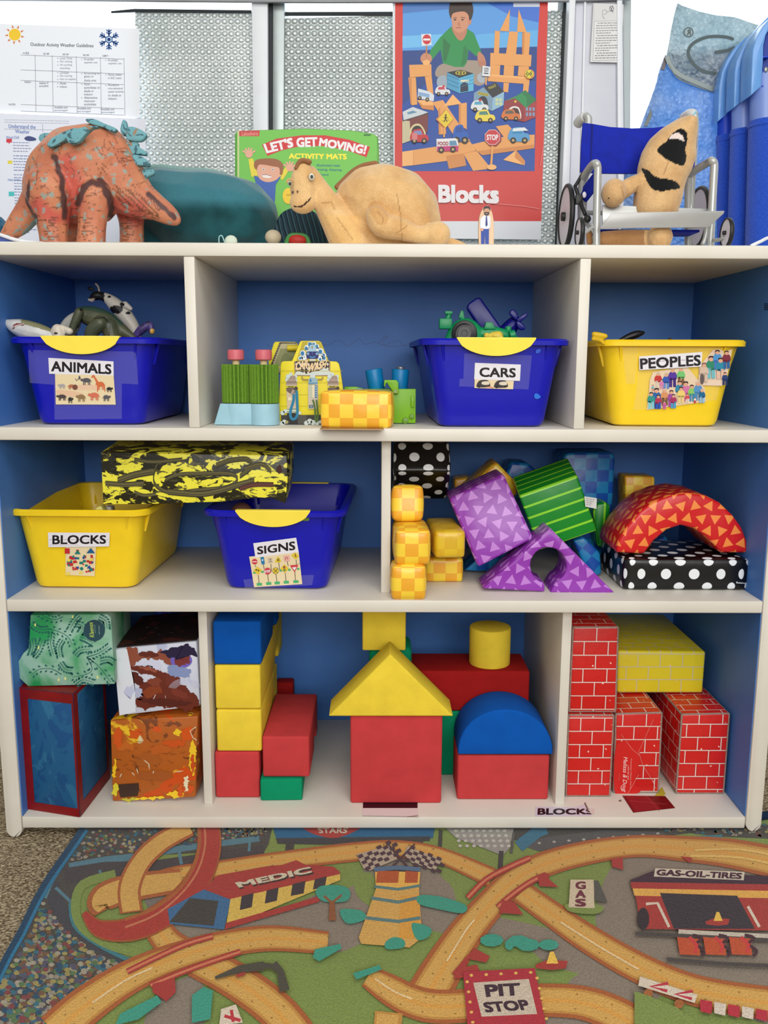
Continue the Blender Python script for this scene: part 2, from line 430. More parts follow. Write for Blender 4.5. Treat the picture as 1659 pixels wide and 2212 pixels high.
# foil bubble insulation
def foil(name,label,quad,pn):
    b=NB('foil',.36,metal=.35,spec=.6); 
    tx=b.n('ShaderNodeTexCoord'); sx=b.n('ShaderNodeSeparateXYZ'); b.l(tx.outputs['Object'],sx.inputs[0])
    X,Z=sx.outputs[0],sx.outputs[2]; s=.0138
    v_=b.M('DIVIDE',Z,s*.87); row=b.M('FLOOR',v_); u_=b.M('ADD',b.M('DIVIDE',X,s),b.M('MULTIPLY',b.M('MODULO',row,2.0),.5))
    fu=b.M('SUBTRACT',b.M('FRACT',u_),.5); fv=b.M('SUBTRACT',b.M('FRACT',v_),.5)
    d=b.M('SQRT',b.M('ADD',b.M('MULTIPLY',fu,fu),b.M('MULTIPLY',fv,fv)))
    h=b.M('SUBTRACT',b.rng(d,.5,.2),b.M('MULTIPLY',b.noise(300,3),.5))
    c=b.mix(b.rng(d,.1,.5),C(228,233,230),C(192,200,198)); c=b.mix(b.rng(b.noise(6,3,off=pn),.4,.7),c,C(236,240,238))
    b.col(c); b.bump(h,.9,.0048)
    b.put(b.b.inputs['Emission Strength'],0.0)
    tl=b.n('ShaderNodeBsdfTranslucent'); tl.inputs[0].default_value=(.10,.115,.115,1); ad=b.n('ShaderNodeAddShader')
    b.l(b.b.outputs[0],ad.inputs[0]); b.l(tl.outputs[0],ad.inputs[1]); b.l(ad.outputs[0],b.t.nodes['Material Output'].inputs[0])
    return tag(obj(name,prism([U(*q,WY-.004) for q in quad],(0,.004,0)),b.m,smooth=None),label,'insulation')
f1=foil('foil_insulation','silver bubble foil sheet in the window pane left of the grey mullion',[(292,24),(544,26),(550,560),(292,560)],0)
f2=foil('foil_insulation','silver bubble foil sheet between grey mullion and red poster',[(616,40),(1217,22),(1200,560),(612,560)],5)
for nm,q,pa in (('foil_edge',[(240,24),(290,19),(543,22),(543,28),(292,26),(240,28)],f1),('foil_edge',[(616,26),(852,25),(852,34),(616,34)],f2)):
    obj(nm,prism([U(*p,WY-.007) for p in q],(0,.002,0)),DRK,pa,smooth=None)
# ============================================================ papers on the window
b=NB('paper',.5,spec=.3); a=b.n('ShaderNodeVertexColor'); a.layer_name='Col'; b.col(a.outputs[0])
tl=b.n('ShaderNodeBsdfTranslucent'); b.l(a.outputs[0],tl.inputs[0]); mz=b.n('ShaderNodeMixShader'); mz.inputs[0].default_value=.08
b.l(b.b.outputs[0],mz.inputs[1]); b.l(tl.outputs[0],mz.inputs[2]); b.l(mz.outputs[0],b.t.nodes['Material Output'].inputs[0]); PAPER=b.m
PRINT=colmat('print',.45)
PY=WY-.02
def scrib(A,x0,x1,y,h,c,slope=.03,words=None):
    """a line of tiny illegible print"""
    x=x0
    while x<x1:
        w=random.uniform(1.2,3.2)*h*.8; w=min(w,x1-x)
        A.line([(x,y+(x-x0)*slope),(x+w,y+(x+w-x0)*slope)],h*.42,c,up=False); x+=w+h*.5
    A.up()
A=Art(flatmap(PY),FN)
A.poly([(-40,50),(301,62),(302,255),(-40,240)],C(235,238,244))
K_=C(70,74,92); G_=C(120,124,140)
A.text('Outdoor Activity Weather Guidelines',[(66,92),(202,95),(202,105),(66,102)],C(50,55,70),.012)
# sun
A.disc(32,75,13,C(255,214,60)); 
for k in range(9):
    an=k*40+15; a1=R(an); A.poly([(32+15*math.cos(a1-.16),75+15*math.sin(a1-.16)),(32+22*math.cos(a1),75+22*math.sin(a1)),(32+15*math.cos(a1+.16),75+15*math.sin(a1+.16))],C(226,130,60),False)
A.up()
# snowflake
for k in range(6):
    a1=R(60*k+30); c1,s1=math.cos(a1),math.sin(a1); P=lambda r,w:(235.5+r*c1-w*s1,85.5+r*s1+w*c1)
    A.line([P(5,0),P(22,0)],3,C(28,84,160),up=False)
    for r in (11,16):
        for sg in (-1,1): A.line([P(r,0),P(r+5,sg*5.5)],2.3,C(28,84,160),up=False)
A.up(); A.disc(235.5,85.5,9,C(28,84,160),n=6,rot=30); A.disc(235.5,85.5,6.8,C(190,220,240),n=6,rot=30); A.disc(235.5,85.5,4,C(16,50,130),n=6,rot=30)
def tb(x): return 1+(x-50)*.035
for x in (76,113,165,217,268): A.line([(x,118+(x-50)*.035),(x+2,240+(x-50)*.045)],.8,G_,up=False)
for y in (119,151,174,226,240): A.line([(45,y),(268,y+9)],.8,G_,up=False)
A.up()
rows=[(122,['Limit Time','No sitting','No pooling','standing'],['Prohibit','asphalt use'],['Prohibit','asphalt use']),
(153,['Limited','No running','Not on asphalt'],['Stretching on','grass or','shade area'],['None unless','in A/C room']),
(176,['Shade','Indoor'],['Quiet','activities in','shade or','indoors','Alternative','classroom','activities'],['Mandatory','non-physical','quiet activity','or shade or','indoors'])]
for y,*cs in rows:
    for cx,ls in zip((128,180,232),cs):
        for i,t in enumerate(ls):
            yy=y+i*7.2+(cx-128)*.04+2; A.text(t,(cx+2,yy,cx+2+min(34,len(t)*2.6),yy+4.6),G_,.006,up=False)
            if t[0].isupper(): A.disc(cx-3,yy+2.5,.9,K_,n=6,up=False)
for cx,t in ((50,'>32'),(94,"32'-40'"),(136,"90'-94'"),(180,"95'-99'"),(222,"100'+")): A.text(t,(cx,113+(cx-50)*.035,cx+13,117+(cx-50)*.035),K_,.006,up=False)
for cx in (118,168,219):
    for i,t in enumerate(('Available and','encouraged')): yy=230+i*7+(cx-118)*.04; A.text(t,(cx,yy,cx+28,yy+4.4),G_,.006,up=False)
for i,t in enumerate(('Indoor if','possible')): A.text(t,(86,177+i*7,105,182+i*7),G_,.006,up=False)
A.text('Indoor',(54,175,68,179.5),G_,.006,up=False); A.text('WATER',(19,224,34,228),G_,.006)
tag(A.build('weather_sheet',PAPER),'white printed outdoor weather guidelines sheet with a sun and blue snowflake','paper')
A=Art(flatmap(PY-.006),FN)
A.poly([(-40,243),(314,257),(318,560),(-40,560)],C(226,229,240))
BL=C(70,110,190)
for y in (259,264,279): scrib(A,10,150,y,2.4,C(150,152,170),.02)
A.text('Understand the',[(19,268),(77,270),(77,279),(19,277)],BL,.012); A.text('Weather',[(33,280),(64,281),(64,289),(33,288)],BL,.012)
A.text('Wind-Chill',[(13,294),(41,294),(41,300),(13,300)],BL,.01)
A.blobp([(53,298),(62,294),(76,298),(78,303),(66,305),(56,303)],C(80,90,140))
A.poly([(14,300),(26,300),(26,308),(22,308),(20,311),(18,308),(14,308)],C(222,70,80)); A.rect(17,347,27,354,C(240,225,90)); A.rect(19,414,31,424,C(90,205,205))
A.line([(92,268),(93,286)],.7,G_)
y=308
while y<505:
    scrib(A,28+(y-300)*.03,random.uniform(60,84),y,3.2,random.choice([C(120,140,190),C(130,134,170),C(90,110,170)]),.02); y+=6.2 if random.random()<.8 else 10
A.text('Heat Index',(18,386,45,391),C(110,150,210),.008)
tag(A.build('weather_sheet',PAPER),'white printed wind and heat sheet standing behind the orange dinosaur','paper')
# warning leaflet on the post
A=Art(flatmap(WY-.037),FN); A.tf=(1200,0,.2767)
A.poly([(295,25),(530,35),(515,490),(270,485)],C(214,214,214)); A.poly([(300,165),(517,160),(505,470),(290,475)],C(150,152,155)); A.poly([(303,168),(514,163),(502,467),(293,472)],C(222,222,222))
A.line([(300,28),(298,162)],2,C(170,170,172)); 
for rr in (0,): 
    P=[(382+18*math.cos(t/10*6.28),95+18*math.sin(t/10*6.28)) for t in range(11)]; A.line(P,3,G_)
    P=[(438+16*math.cos(t/10*6.28),68+20*math.sin(t/10*6.28)) for t in range(11)]; A.line(P,4,K_); A.line([(425,50),(450,100)],4,K_); A.line([(445,45),(432,95)],4,K_); A.line([(400,95),(425,85)],3,G_); A.line([(365,115),(372,140),(385,148)],3,G_)
for i in range(15): scrib(A,(330 if i in(0,5,9,12) else 318)-i*.8,495-i*1.2-(60 if i in(4,8,11) else 0),182+i*19.5,11,C(105,107,112),-.02)
tag(A.build('warning_leaflet',PRINT),'small white cord warning leaflet stuck on the white window post','leaflet')
exec_poster=1
# ============================================================ poster
A=Art(flatmap(WY-.03),FN,eps=.00002); A.tf=(820,0,.3255)
RD=C(206,52,44); BK=C(226,158,88); BK2=C(205,132,68); BK3=C(238,176,108)
A.poly([(86,8),(1118,12),(1070,1590),(95,1580)],C(216,220,226)); A.poly([(103,8),(1118,12),(1073,1468),(98,1468)],RD)
A.poly([(155,10),(1063,12),(1045,340),(152,340)],C(84,152,222)); A.poly([(155,10),(500,10),(470,60),(152,90)],C(70,120,190)); 
A.poly([(700,12),(1063,12),(1056,150),(880,110)],C(58,110,205)); A.poly([(152,240),(470,225),(470,300),(152,320)],C(110,185,235)); A.poly([(640,230),(1050,200),(1046,310),(640,320)],C(96,172,228))
A.poly([(152,337),(1045,310),(1028,1136),(150,1136)],C(26,62,132)); A.poly([(300,560),(1035,540),(1028,1136),(150,1136),(150,700)],C(22,72,158)); A.rect(887,10,1062,46,C(214,222,236))
# child
A.blobp([(390,440),(470,410),(600,400),(690,420),(720,520),(660,570),(560,520),(430,520),(370,500)],C(158,142,128))
A.blobp([(385,520),(430,500),(450,540),(440,590),(385,570)],C(150,165,180)); A.blobp([(650,500),(690,480),(712,520),(690,550),(655,540)],C(165,175,185))
A.poly([(340,330),(400,250),(470,180),(580,190),(625,220),(675,345),(640,375),(590,330),(580,410),(560,445),(500,445),(420,420),(405,330),(350,395),(325,370)],C(24,138,70))
A.poly([(420,250),(470,300),(440,410),(420,400)],C(16,110,56)); A.poly([(560,300),(585,330),(575,420),(540,440)],C(18,118,60))
A.blobp([(480,190),(500,130),(560,140),(580,200),(555,262),(520,262)],C(186,124,96))
A.blobp([(478,60),(545,40),(592,90),(590,170),(560,205),(530,218),(500,205),(480,150)],C(204,142,110)); A.blobp([(588,120),(608,118),(606,158),(590,162)],C(196,130,100))
A.blobp([(460,80),(470,20),(520,8),(600,12),(622,60),(612,120),(596,135),(588,100),(560,78),(500,84),(480,100),(474,125)],C(52,34,28))
for ex in (500,550): A.disc(ex,132,9,C(60,40,34),5)
A.line([(488,120),(512,118)],4,C(50,32,28)); A.line([(538,116),(568,120)],4,C(50,32,28)); A.line([(505,186),(540,184)],5,C(160,84,76)); A.blobp([(518,150),(530,148),(534,170),(520,172)],C(186,122,94))
A.blobp([(272,380),(300,352),(340,368),(345,405),(320,425),(280,415)],C(196,134,104)); A.blobp([(655,345),(690,370),(706,420),(695,445),(670,440),(650,400)],C(190,126,98))
for q in range(4): A.line([(660+q*11,405),(662+q*12,440)],4,C(160,100,78))
A.line([(310,290),(312,385)],10,C(190,120,70)); A.poly([(276,228),(340,226),(344,300),(280,306)],C(222,222,226)); A.disc(313,263,28,C(200,40,50),33); A.rect(290,257,336,270,C(230,230,232))
# wooden blocks of the poster
def blk(pts,c=BK): A.poly(pts,c)
blk([(865,62),(858,210),(797,206)]); blk([(922,62),(975,215),(912,212)]); blk([(765,205),(798,208),(792,358),(758,352)]); blk([(860,210),(918,212),(905,362),(838,358)]); blk([(962,214),(1000,218),(990,368),(945,362)]); blk([(945,218),(962,214),(958,362),(945,362)],BK2)
blk([(735,352),(1008,366),(1003,442),(733,430)]); blk([(733,430),(800,434),(796,500),(733,495)]); blk([(826,434),(892,438),(888,505),(822,500)]); blk([(922,440),(990,442),(990,510),(916,505)]); blk([(722,505),(995,525),(992,560),(718,540)]); blk([(822,550),(858,552),(852,615),(820,610)]); blk([(955,556),(992,558),(985,615),(950,608)]); blk([(735,495),(990,512),(995,527),(722,507)],BK3)
blk([(196,432),(343,428),(345,505),(200,515)]); blk([(190,515),(240,515),(250,695),(212,700)]); blk([(300,510),(345,505),(358,640),(315,600)]); blk([(190,515),(212,515),(214,700),(205,690)],BK2); A.blobp([(288,408),(318,398),(332,412),(328,430),(292,430)],BK3)
A.poly([(250,665),(350,665),(360,700),(280,720)],BK3); A.poly([(250,670),(282,722),(360,735),(360,700),(290,700)],BK2)
blk([(350,680),(420,665),(600,935),(530,960)]); blk([(485,628),(545,690),(425,708)],BK3); blk([(525,690),(578,682),(578,860),(525,830)]); blk([(388,720),(440,715),(440,890),(392,895)]); blk([(525,690),(538,688),(538,835),(525,830)],BK2); blk([(390,720),(402,718),(405,895),(392,895)],BK2)
blk([(150,1008),(600,940),(640,1000),(440,1070),(224,1098),(150,1105)]); blk([(224,1000),(220,1098),(150,1105),(150,1008)],BK3); blk([(440,1035),(560,1018),(575,1100),(460,1122)],BK2); blk([(553,1015),(645,1003),(740,1120),(620,1135)]); blk([(610,960),(860,900),(1028,895),(1026,985),(680,1032),(645,1003)]); blk([(770,840),(850,828),(900,880),(830,920)]); blk([(645,1003),(1028,960),(1026,985),(680,1032)],BK2)
blk([(905,998),(965,1070),(960,1098),(820,1062)],BK3); blk([(905,998),(965,1070),(955,1098),(895,1045)],BK2); A.line([(224,1005),(226,1098)],3,BK2); A.line([(560,1020),(640,1000)],3,BK2)
# buildings on the poster
A.poly([(447,482),(520,468),(530,590),(525,620),(447,585)],C(70,150,190)); A.poly([(525,520),(625,490),(622,605),(527,620)],C(86,176,212)); A.poly([(447,482),(540,465),(625,490),(527,518)],C(30,34,40)); A.disc(538,486,36,C(206,190,40),14); A.disc(538,486,29,C(30,34,40),11); A.text('H',(524,479,552,494),C(206,190,40),.02)
A.poly([(535,614),(535,565),(560,548),(586,556),(588,606)],C(26,34,60)); A.rect(537,532,592,546,C(220,214,180))
for i in range(3):
    A.line([(450,500+i*28),(525,530+i*28)],3,C(40,100,150)); A.line([(527,535+i*22),(623,505+i*24)],3,C(50,120,170))
A.poly([(625,620),(690,580),(750,652),(745,738),(620,700)],C(118,150,176)); A.poly([(690,580),(770,548),(825,610),(750,652)],C(40,40,46)); A.poly([(750,652),(825,610),(822,700),(745,738)],C(140,180,205)); A.blobp([(655,660),(685,640),(712,660),(715,720),(655,710)],C(30,36,50)); A.poly([(652,610),(722,625),(722,642),(652,630)],C(190,176,40)); A.text('POLICE',[(656,614),(718,627),(718,640),(656,627)],C(30,30,34),.015); A.text('POLICE',[(722,580),(768,560),(772,576),(726,596)],C(206,190,60),.015)
for i in range(2):
    for j in range(2): A.rect(768+j*24,655+i*26,786+j*24,674+i*26,C(196,206,150))
A.poly([(828,672),(900,640),(960,700),(958,812),(815,780)],C(142,46,52)); A.poly([(958,700),(1040,672),(1036,780),(958,812)],C(160,52,58)); A.poly([(828,672),(905,640),(965,600),(1040,665),(970,718),(900,655)],C(36,138,78)); A.poly([(940,620),(975,650),(975,716),(1040,665),(965,600)],C(30,118,66)); A.blobp([(855,730),(885,708),(925,720),(935,790),(860,770)],C(230,226,220)); A.blobp([(866,736),(890,718),(920,730),(928,785),(870,770)],C(70,40,40)); A.disc(900,676,8,C(220,190,60))
for i in range(2):
    for j in range(3): A.rect(970+j*22,715+i*34,984+j*22,738+i*34,C(120,150,180))
A.poly([(152,800),(322,752),(318,880),(205,935),(150,950)],C(116,50,46)); A.poly([(152,745),(220,712),(322,748),(160,806)],C(200,206,212)); A.poly([(180,750),(222,736),(250,748),(190,762)],C(90,140,170)); A.poly([(150,800),(200,806),(205,935),(150,955)],C(196,186,150)); A.line([(152,806),(322,754)],7,C(60,56,50)); A.blobp([(200,870),(225,830),(265,825),(295,860),(300,900),(215,930)],C(210,196,150)); A.blobp([(212,872),(230,842),(262,838),(286,866),(290,900),(222,925)],C(40,30,34)); 
# cars on the poster
def pcar(x,y,w,h,c,c2,roof=None):
    A.blobp([(x,y+h*.8),(x+w*.02,y+h*.35),(x+w*.2,y+h*.05),(x+w*.62,y),(x+w*.75,y+h*.35),(x+w*.97,y+h*.45),(x+w,y+h*.85),(x+w*.5,y+h*.95)],c,n=4)
    A.poly([(x+w*.2,y+h*.15),(x+w*.58,y+h*.1),(x+w*.68,y+h*.4),(x+w*.18,y+h*.42)],c2)
    for q in (.22,.78): A.disc(x+w*q,y+h*.86,h*.2,C(34,30,30)); A.disc(x+w*q,y+h*.86,h*.09,C(190,160,110))
A.poly([(255,590),(330,610),(362,635),(358,675),(252,655)],C(206,216,226)); A.poly([(258,612),(330,628),(330,650),(256,636)],C(130,165,205))
for q in ((266,652),(316,662)): A.disc(*q,13,C(34,32,34)); A.disc(*q,6,C(180,160,120))
pcar(370,572,95,62,C(214,216,220),C(190,60,80)); A.disc(424,576,8,C(200,40,40)); pcar(608,668,110,72,C(216,220,222),C(80,160,190)); A.disc(666,668,9,C(200,40,50)); pcar(636,732,126,80,C(228,206,70),C(80,130,120)); pcar(810,728,120,72,C(206,112,50),C(90,90,80)); pcar(855,848,136,100,C(80,150,200),C(40,130,180)); A.poly([(885,855),(960,848),(985,870),(880,875)],C(222,226,228)); pcar(205,860,116,90,C(190,40,44),C(110,140,190)); A.rect(215,885,250,930,C(206,120,120))
pcar(488,832,98,118,C(30,88,178),C(24,70,150)); A.poly([(376,925),(505,920),(522,950),(520,1005),(378,1005)],C(226,224,226)); A.poly([(380,975),(522,970),(520,1006),(380,1006)],C(192,40,110)); A.poly([(462,938),(505,936),(515,968),(462,970)],C(90,140,170)); A.text('FOOD',(386,944,455,968),C(150,44,60),.03)
for q in ((408,998),(486,994)): A.disc(*q,20,C(34,28,30)); A.disc(*q,9,C(190,160,110))
# signs
A.line([(430,850),(426,915)],11,BK); A.poly([(436,728),(490,790),(436,856),(372,796)],BK2); A.poly([(440,732),(488,792),(436,850),(386,796)],C(226,196,40)); A.disc(438,768,6,C(34,32,30)); A.line([(438,775),(436,795)],10,C(34,32,30)); A.line([(436,795),(426,815)],5,C(34,32,30)); A.line([(436,795),(448,812)],5,C(34,32,30)); A.line([(424,782),(452,786)],4,C(34,32,30)); A.line([(410,806),(460,800)],3,C(120,100,30))
A.line([(706,515),(704,568)],9,BK); A.poly([(682,440),(735,448),(730,512),(678,508)],C(218,222,226)); A.text('ONE',(692,454,722,466),K_,.03); A.text('WAY',(692,470,722,482),K_,.03); A.line([(690,490),(720,492)],7,C(30,32,36))
A.disc(994,497,32,BK2); A.disc(990,495,27,C(218,206,52)); A.line([(972,477),(1008,514)],4,C(40,40,36)); A.line([(1008,477),(972,514)],4,C(40,40,36)); A.text('R',(969,488,980,502),C(40,40,36),.02); A.text('R',(1000,488,1011,502),C(40,40,36),.02)
A.line([(748,960),(738,1105)],14,BK); A.disc(742,1112,32,BK3,18); A.disc(752,918,58,C(150,40,44),n=8,rot=22.5); A.disc(746,914,54,C(226,190,190),n=8,rot=22.5); A.disc(746,914,50,C(196,46,54),n=8,rot=22.5); A.text('STOP',(710,898,784,932),C(228,220,222),.03)
A.tf=(500,240,.3617); A.text('Blocks',[(1240,448),(1590,450),(1590,548),(1240,545)],C(232,228,230),.035)
A.tf=(0,0,1); 
for q in ([(1040,452),(1060,440),(1130,446),(1165,452)],[(1172,320),(1166,360)]): A.line(q,1.0,C(230,150,150))
b=NB('poster_print',.4,spec=.35,coat=.08); a=b.n('ShaderNodeVertexColor'); a.layer_name='Col'; b.col(a.outputs[0]); b.bump(b.noise(14,2),.12,.01); POST=b.m
tag(A.build('poster',POST),'red bordered Blocks poster of a child in green with wooden toys','poster')
# ============================================================ storage shelf
b=NB('white_laminate',.42,spec=.45); b.col(b.mix(b.rng(b.noise(9,4),.3,.7),C(214,208,196),C(221,216,205))); b.bump(b.noise(400,2),.05); LAM=b.m
b=NB('blue_laminate',.5,spec=.4); b.col(b.mix(b.rng(b.noise(7,4),.3,.7),C(62,114,190),C(74,126,200))); b.bump(b.noise(500,2),.06); BLU=b.m
sh=thing('storage_shelf','white wooden storage shelf with blue inner sides and back, filled with toys','shelf',(0,.2,0))
ST=.027
def board(name,*a,m=LAM,bev=.0025): return obj(name,box(*a,bev),m,sh)
board('top',-.70,.70,-.001,D+.012,Z1-TH,Z1,bev=.004)
WO=WI+ST
for z in (Z2,Z3): board('shelf_board',-WI+.0005,WI-.0005,0,D,z-TH,z)
board('bottom_board',-WI+.0005,WI-.0005,0,D,Z4-TH,Z4)
# side panels: white outside and front edge, blue lining inside
for s in (-1,1):
    b_=bmesh.new(); P=[]
    r=.014
    for zc,aa in ((r,(180,270)),(r,(270,360))): 
        for k in range(7):
            an=R(aa[0]+(aa[1]-aa[0])*k/6); cx=(r if aa[0]==180 else ST-r); P.append((cx+r*math.cos(an)*.95,0,zc+r*math.sin(an)))
    P+=[(ST,0,Z1-TH),(0,0,Z1-TH)]
    x0=WI if s>0 else -WI-ST
    if s>0: P=[(p[0],p[1],p[2]+(.011 if p[2]<.1 else 0)) for p in P]
    obj('side_panel',prism([(x0+p[0],0 if s<0 else 0,p[2]+.001) for p in P],(0,D,0),.003),LAM,sh)
    obj('blue_lining',box(*( (WI-.0012,WI+.0001) if s>0 else (-WI-.0001,-WI+.0012)),.004,D,Z4,Z1-TH),BLU,sh,smooth=None)
obj('back_panel',box(-WI-.01,WI+.01,D,D+.006,.02,Z1-TH),BLU,sh,smooth=None)
def divider(xa,xb,z0,z1):  # front faces from fitted edges
    obj('divider',box(xa,xb,.0005,D,z0,z1,.0015),LAM,sh)
divider(-.29048-.0165,-.29048,Z2,Z1-TH); divider(.29128,.29128+.0165,Z2,Z1-TH)
def divider_px(xl,xr,yb,z0,z1):
    y=UZ((xl+xr)/2,yb,z0).y; a,c=U(xl,yb,y),U(xr,yb,y)
    obj('divider',box(a.x,c.x,y,D,z0,z1,.0015),LAM,sh)
divider_px(823,843,1281,Z3,Z2-TH); divider_px(441,459.5,1738,Z4,Z3-TH); divider_px(1199,1219,1738,Z4,Z3-TH)
# black scribble marks and staple on the inside
A=Art(lambda x,y:UPl(x,y,Vector((WI-.0013,0,0)),Vector((-1,0,0))),(-1,0,0)); 
for i in range(4): A.line([(1651,656+i*4),(1660,657+i*4)],1.8,C(14,24,60))
A.build('ink_mark',PRINT,sh)
A=Art(flatmap(D-.0002),FN)
random.seed(5); P=[]
for i in range(26): P.append((575+i*12.5,741+6*math.sin(i*1.9)+random.uniform(-4,4)))
A.line(P,1.2,C(56,92,158),sm=4); A.line([(815,744),(828,730),(838,726),(826,742),(842,748),(880,745)],1.2,C(56,92,158),sm=4)
A.build('pencil_mark',PRINT,sh)
# things lying on the shelf boards
def zmap(Z): return lambda x,y:UZ(x,y,Z)
A=Art(zmap(Z4),(0,0,1)); A.poly([(783,1737),(901,1737),(904,1764),(783,1762)],C(226,214,214)); A.poly([(784,1730),(902,1730),(902,1746),(784,1746)],C(52,16,28)); A.line([(783,1763),(904,1765)],1,C(170,160,160)); A.line([(880,1765),(903,1762)],1.2,C(120,90,70))
tag(A.build('tape_label',PRINT),'worn photo label taped to the shelf before the big red foam cube','label')
A=Art(zmap(Z4),(0,0,1)); A.poly([(1156,1743),(1240,1744),(1262,1738),(1280,1752),(1278,1763),(1156,1764)],C(216,210,224)); A.text('BLOCKS',[(1163,1747),(1279,1748),(1280,1759),(1162,1760)],C(24,14,26),.03); A.poly([(1264,1733),(1273,1752),(1269,1753),(1262,1736)],C(120,100,90)); A.poly([(1270,1748),(1284,1747),(1284,1760),(1276,1758)],C(222,210,204))
tag(A.build('tape_label',PRINT),'torn BLOCKS word label taped on the bottom shelf before the divider','label')
A=Art(zmap(Z4),(0,0,1)); A.poly([(1430,1700),(1438,1716),(1430,1722),(1412,1722)],C(196,180,60)); A.poly([(1344,1719),(1437,1720),(1459,1746),(1368,1756)],C(120,14,22)); A.poly([(1352,1719),(1400,1720),(1430,1748),(1372,1754)],C(146,26,34)); A.line([(1360,1730),(1440,1738)],1,C(176,60,66)); A.line([(1396,1720),(1424,1752)],1,C(176,60,66))
tag(A.build('picture_label',PRINT),'dark red picture label taped flat before the red brick blocks','label')
A=Art(zmap(Z4),(0,0,1)); A.poly([(1335,1731),(1341,1727),(1343,1732)],C(110,90,80)); tag(A.build('paper_scrap',PRINT),'tiny brown torn scrap on the bottom shelf beside the red label','scrap')
A=Art(zmap(Z2),(0,0,1)); A.poly([(697,921),(826,921),(830,929),(690,928)],C(150,104,66)); A.line([(694,928),(828,929)],1.2,C(226,214,196)); tag(A.build('tape_label',PRINT),'brown picture label mostly hidden under the checkered soft block','label')
# ============================================================ bins
PBL=mat(C(10,14,172),.33,.04,spec=.45); PYE=mat(C(240,204,28),.36,.04,spec=.45); HND=mat(C(250,226,78),.4,.03)
def rr(w,d,r,z,n=5):
    P=[]
    for cx,cy,a0 in ((w/2-r,d/2-r,0),(-w/2+r,d/2-r,90),(-w/2+r,-d/2+r,180),(w/2-r,-d/2+r,270)):
        for k in range(n+1):
            a=R(a0+90*k/n); P.append(Vector((cx+r*math.cos(a),cy+r*math.sin(a),z)))
    return P
def make_bin(label,m,loc,rz,w=.236,wb=.172,d=.34,db=.29,h=.138,handles=2,ribs=True):
    t=thing('storage_bin',label,'bin',loc,rz)
    fr=lambda f:(wb+(w-.022-wb)*f, db+(d-.022-db)*f)
    prof=[(0,.02,0,.010),(0,.001,.008,.004)]
    L=[]
    L.append(rr(wb-.02,db-.02,.015,0)); L.append(rr(wb-.005,db-.005,.02,.003)); L.append(rr(wb+.002,db+.002,.022,.011))
    for f in (.35,.7,.93): a=fr(f); L.append(rr(*a,.025,h*f))
    L.append(rr(w-.02,d-.02,.026,h-.008)); L.append(rr(w-.004,d-.004,.030,h-.0065)); L.append(rr(w,d,.031,h-.010))
    L.append(rr(w+.001,d+.001,.031,h-.003)); L.append(rr(w-.006,d-.006,.029,h)); L.append(rr(w-.022,d-.022,.025,h-.001))
    for f in (.9,.5,.12): a=fr(f); L.append(rr(a[0]-.005,a[1]-.005,.023,h*f))
    L.append(rr(wb-.02,db-.02,.018,.006))
    bm=bmesh.new(); rg=[[bm.verts.new(p) for p in l] for l in L]
    for a,c in zip(rg,rg[1:]):
        n=len(a)
        for k in range(n): bm.faces.new((a[k],a[(k+1)%n],c[(k+1)%n],c[k]))
    bm.faces.new(rg[0][::-1]); bm.faces.new(rg[-1]); bmesh.ops.recalc_face_normals(bm,faces=bm.faces)
    if ribs:
        for sx in (-1,1):
            for sy in (-1,1):
                x=sx*(w/2-.036); 
                a=Vector((x,sy*(d/2-.0095),h-.01)); c=Vector((x*.95,sy*(d/2-.0195),h-.042))
                tube([a,c],.0025,6,1,bm)
                merge(bm,tube([Vector((sx*(w/2-.009),sy*(d/2-.045),h-.01)),Vector((sx*(w/2-.018),sy*(d/2-.045),h-.042))],.003,6,1))
    obj('body',bm,m,t,world=False)
    if handles:
        for sy in ((-1,1) if handles==2 else (-1,)):
            ch=.122; dp=.026; P=[]
            for k in range(17):
                u=-1+2*k/16; P.append((u*ch/2,-dp*(1-u*u)**.62))
            y0=sy*(d/2+.0022)
            pts=[Vector((x,y0-sy*(-z)*.12,h-.0005+z)) for x,z in P]
            ty=Vector((0,-sy*.004,0))
            bm=prism(pts,ty,.0)
            merge(bm,box(-ch/2,ch/2,min(y0,y0-sy*.012),max(y0,y0-sy*.012),h-.001,h+.0016,.0006))
            obj('handle',bm,HND,t,world=False)
    return t
def binface(t,d=.34,db=.29,h=.138,off=.0015):
    """plane of a bin's sloping front, world space"""
    M_=Matrix.Translation(t.location)@Euler(t.rotation_euler).to_matrix().to_4x4()
    a=M_@Vector((0,-(d-.022)/2-off,h)); c=M_@Vector((0,-db/2-off,0)); s=(M_.to_3x3()@Vector((1,0,0)))
    n=s.cross(a-c).normalized(); 
    if n.y>0: n=-n
    return a,n
tapem=bpy.data.materials.new('clear_tape'); tapem.use_nodes=True; g=tapem.node_tree; g.nodes.remove(g.nodes['Principled BSDF'])
tr=g.nodes.new('ShaderNodeBsdfTransparent'); pb=g.nodes.new('ShaderNodeBsdfPrincipled'); pb.inputs['Base Color'].default_value=(.65,.65,.75,1); pb.inputs['Roughness'].default_value=.25
mz=g.nodes.new('ShaderNodeMixShader'); mz.inputs[0].default_value=.085
g.links.new(tr.outputs[0],mz.inputs[1]); g.links.new(pb.outputs[0],mz.inputs[2]); g.links.new(mz.outputs[0],g.nodes['Material Output'].inputs[0])
def lblart(t,tf=None,tapes=()):
    o,n=binface(t); pm=lambda x,y:UPl(x,y,o,n)
    for q in tapes:
        B=Art(pm,n); 
        if tf: B.tf=tf
        B.poly(q,(1,1,1)); B.build('tape',tapem).name='clear_tape'; ob=bpy.context.scene.objects[-1]
    A=Art(pm,n,z0=.0008)
    if tf: A.tf=tf
    return A
INK=C(22,14,22); LW=C(226,224,232); CR=C(226,208,168)
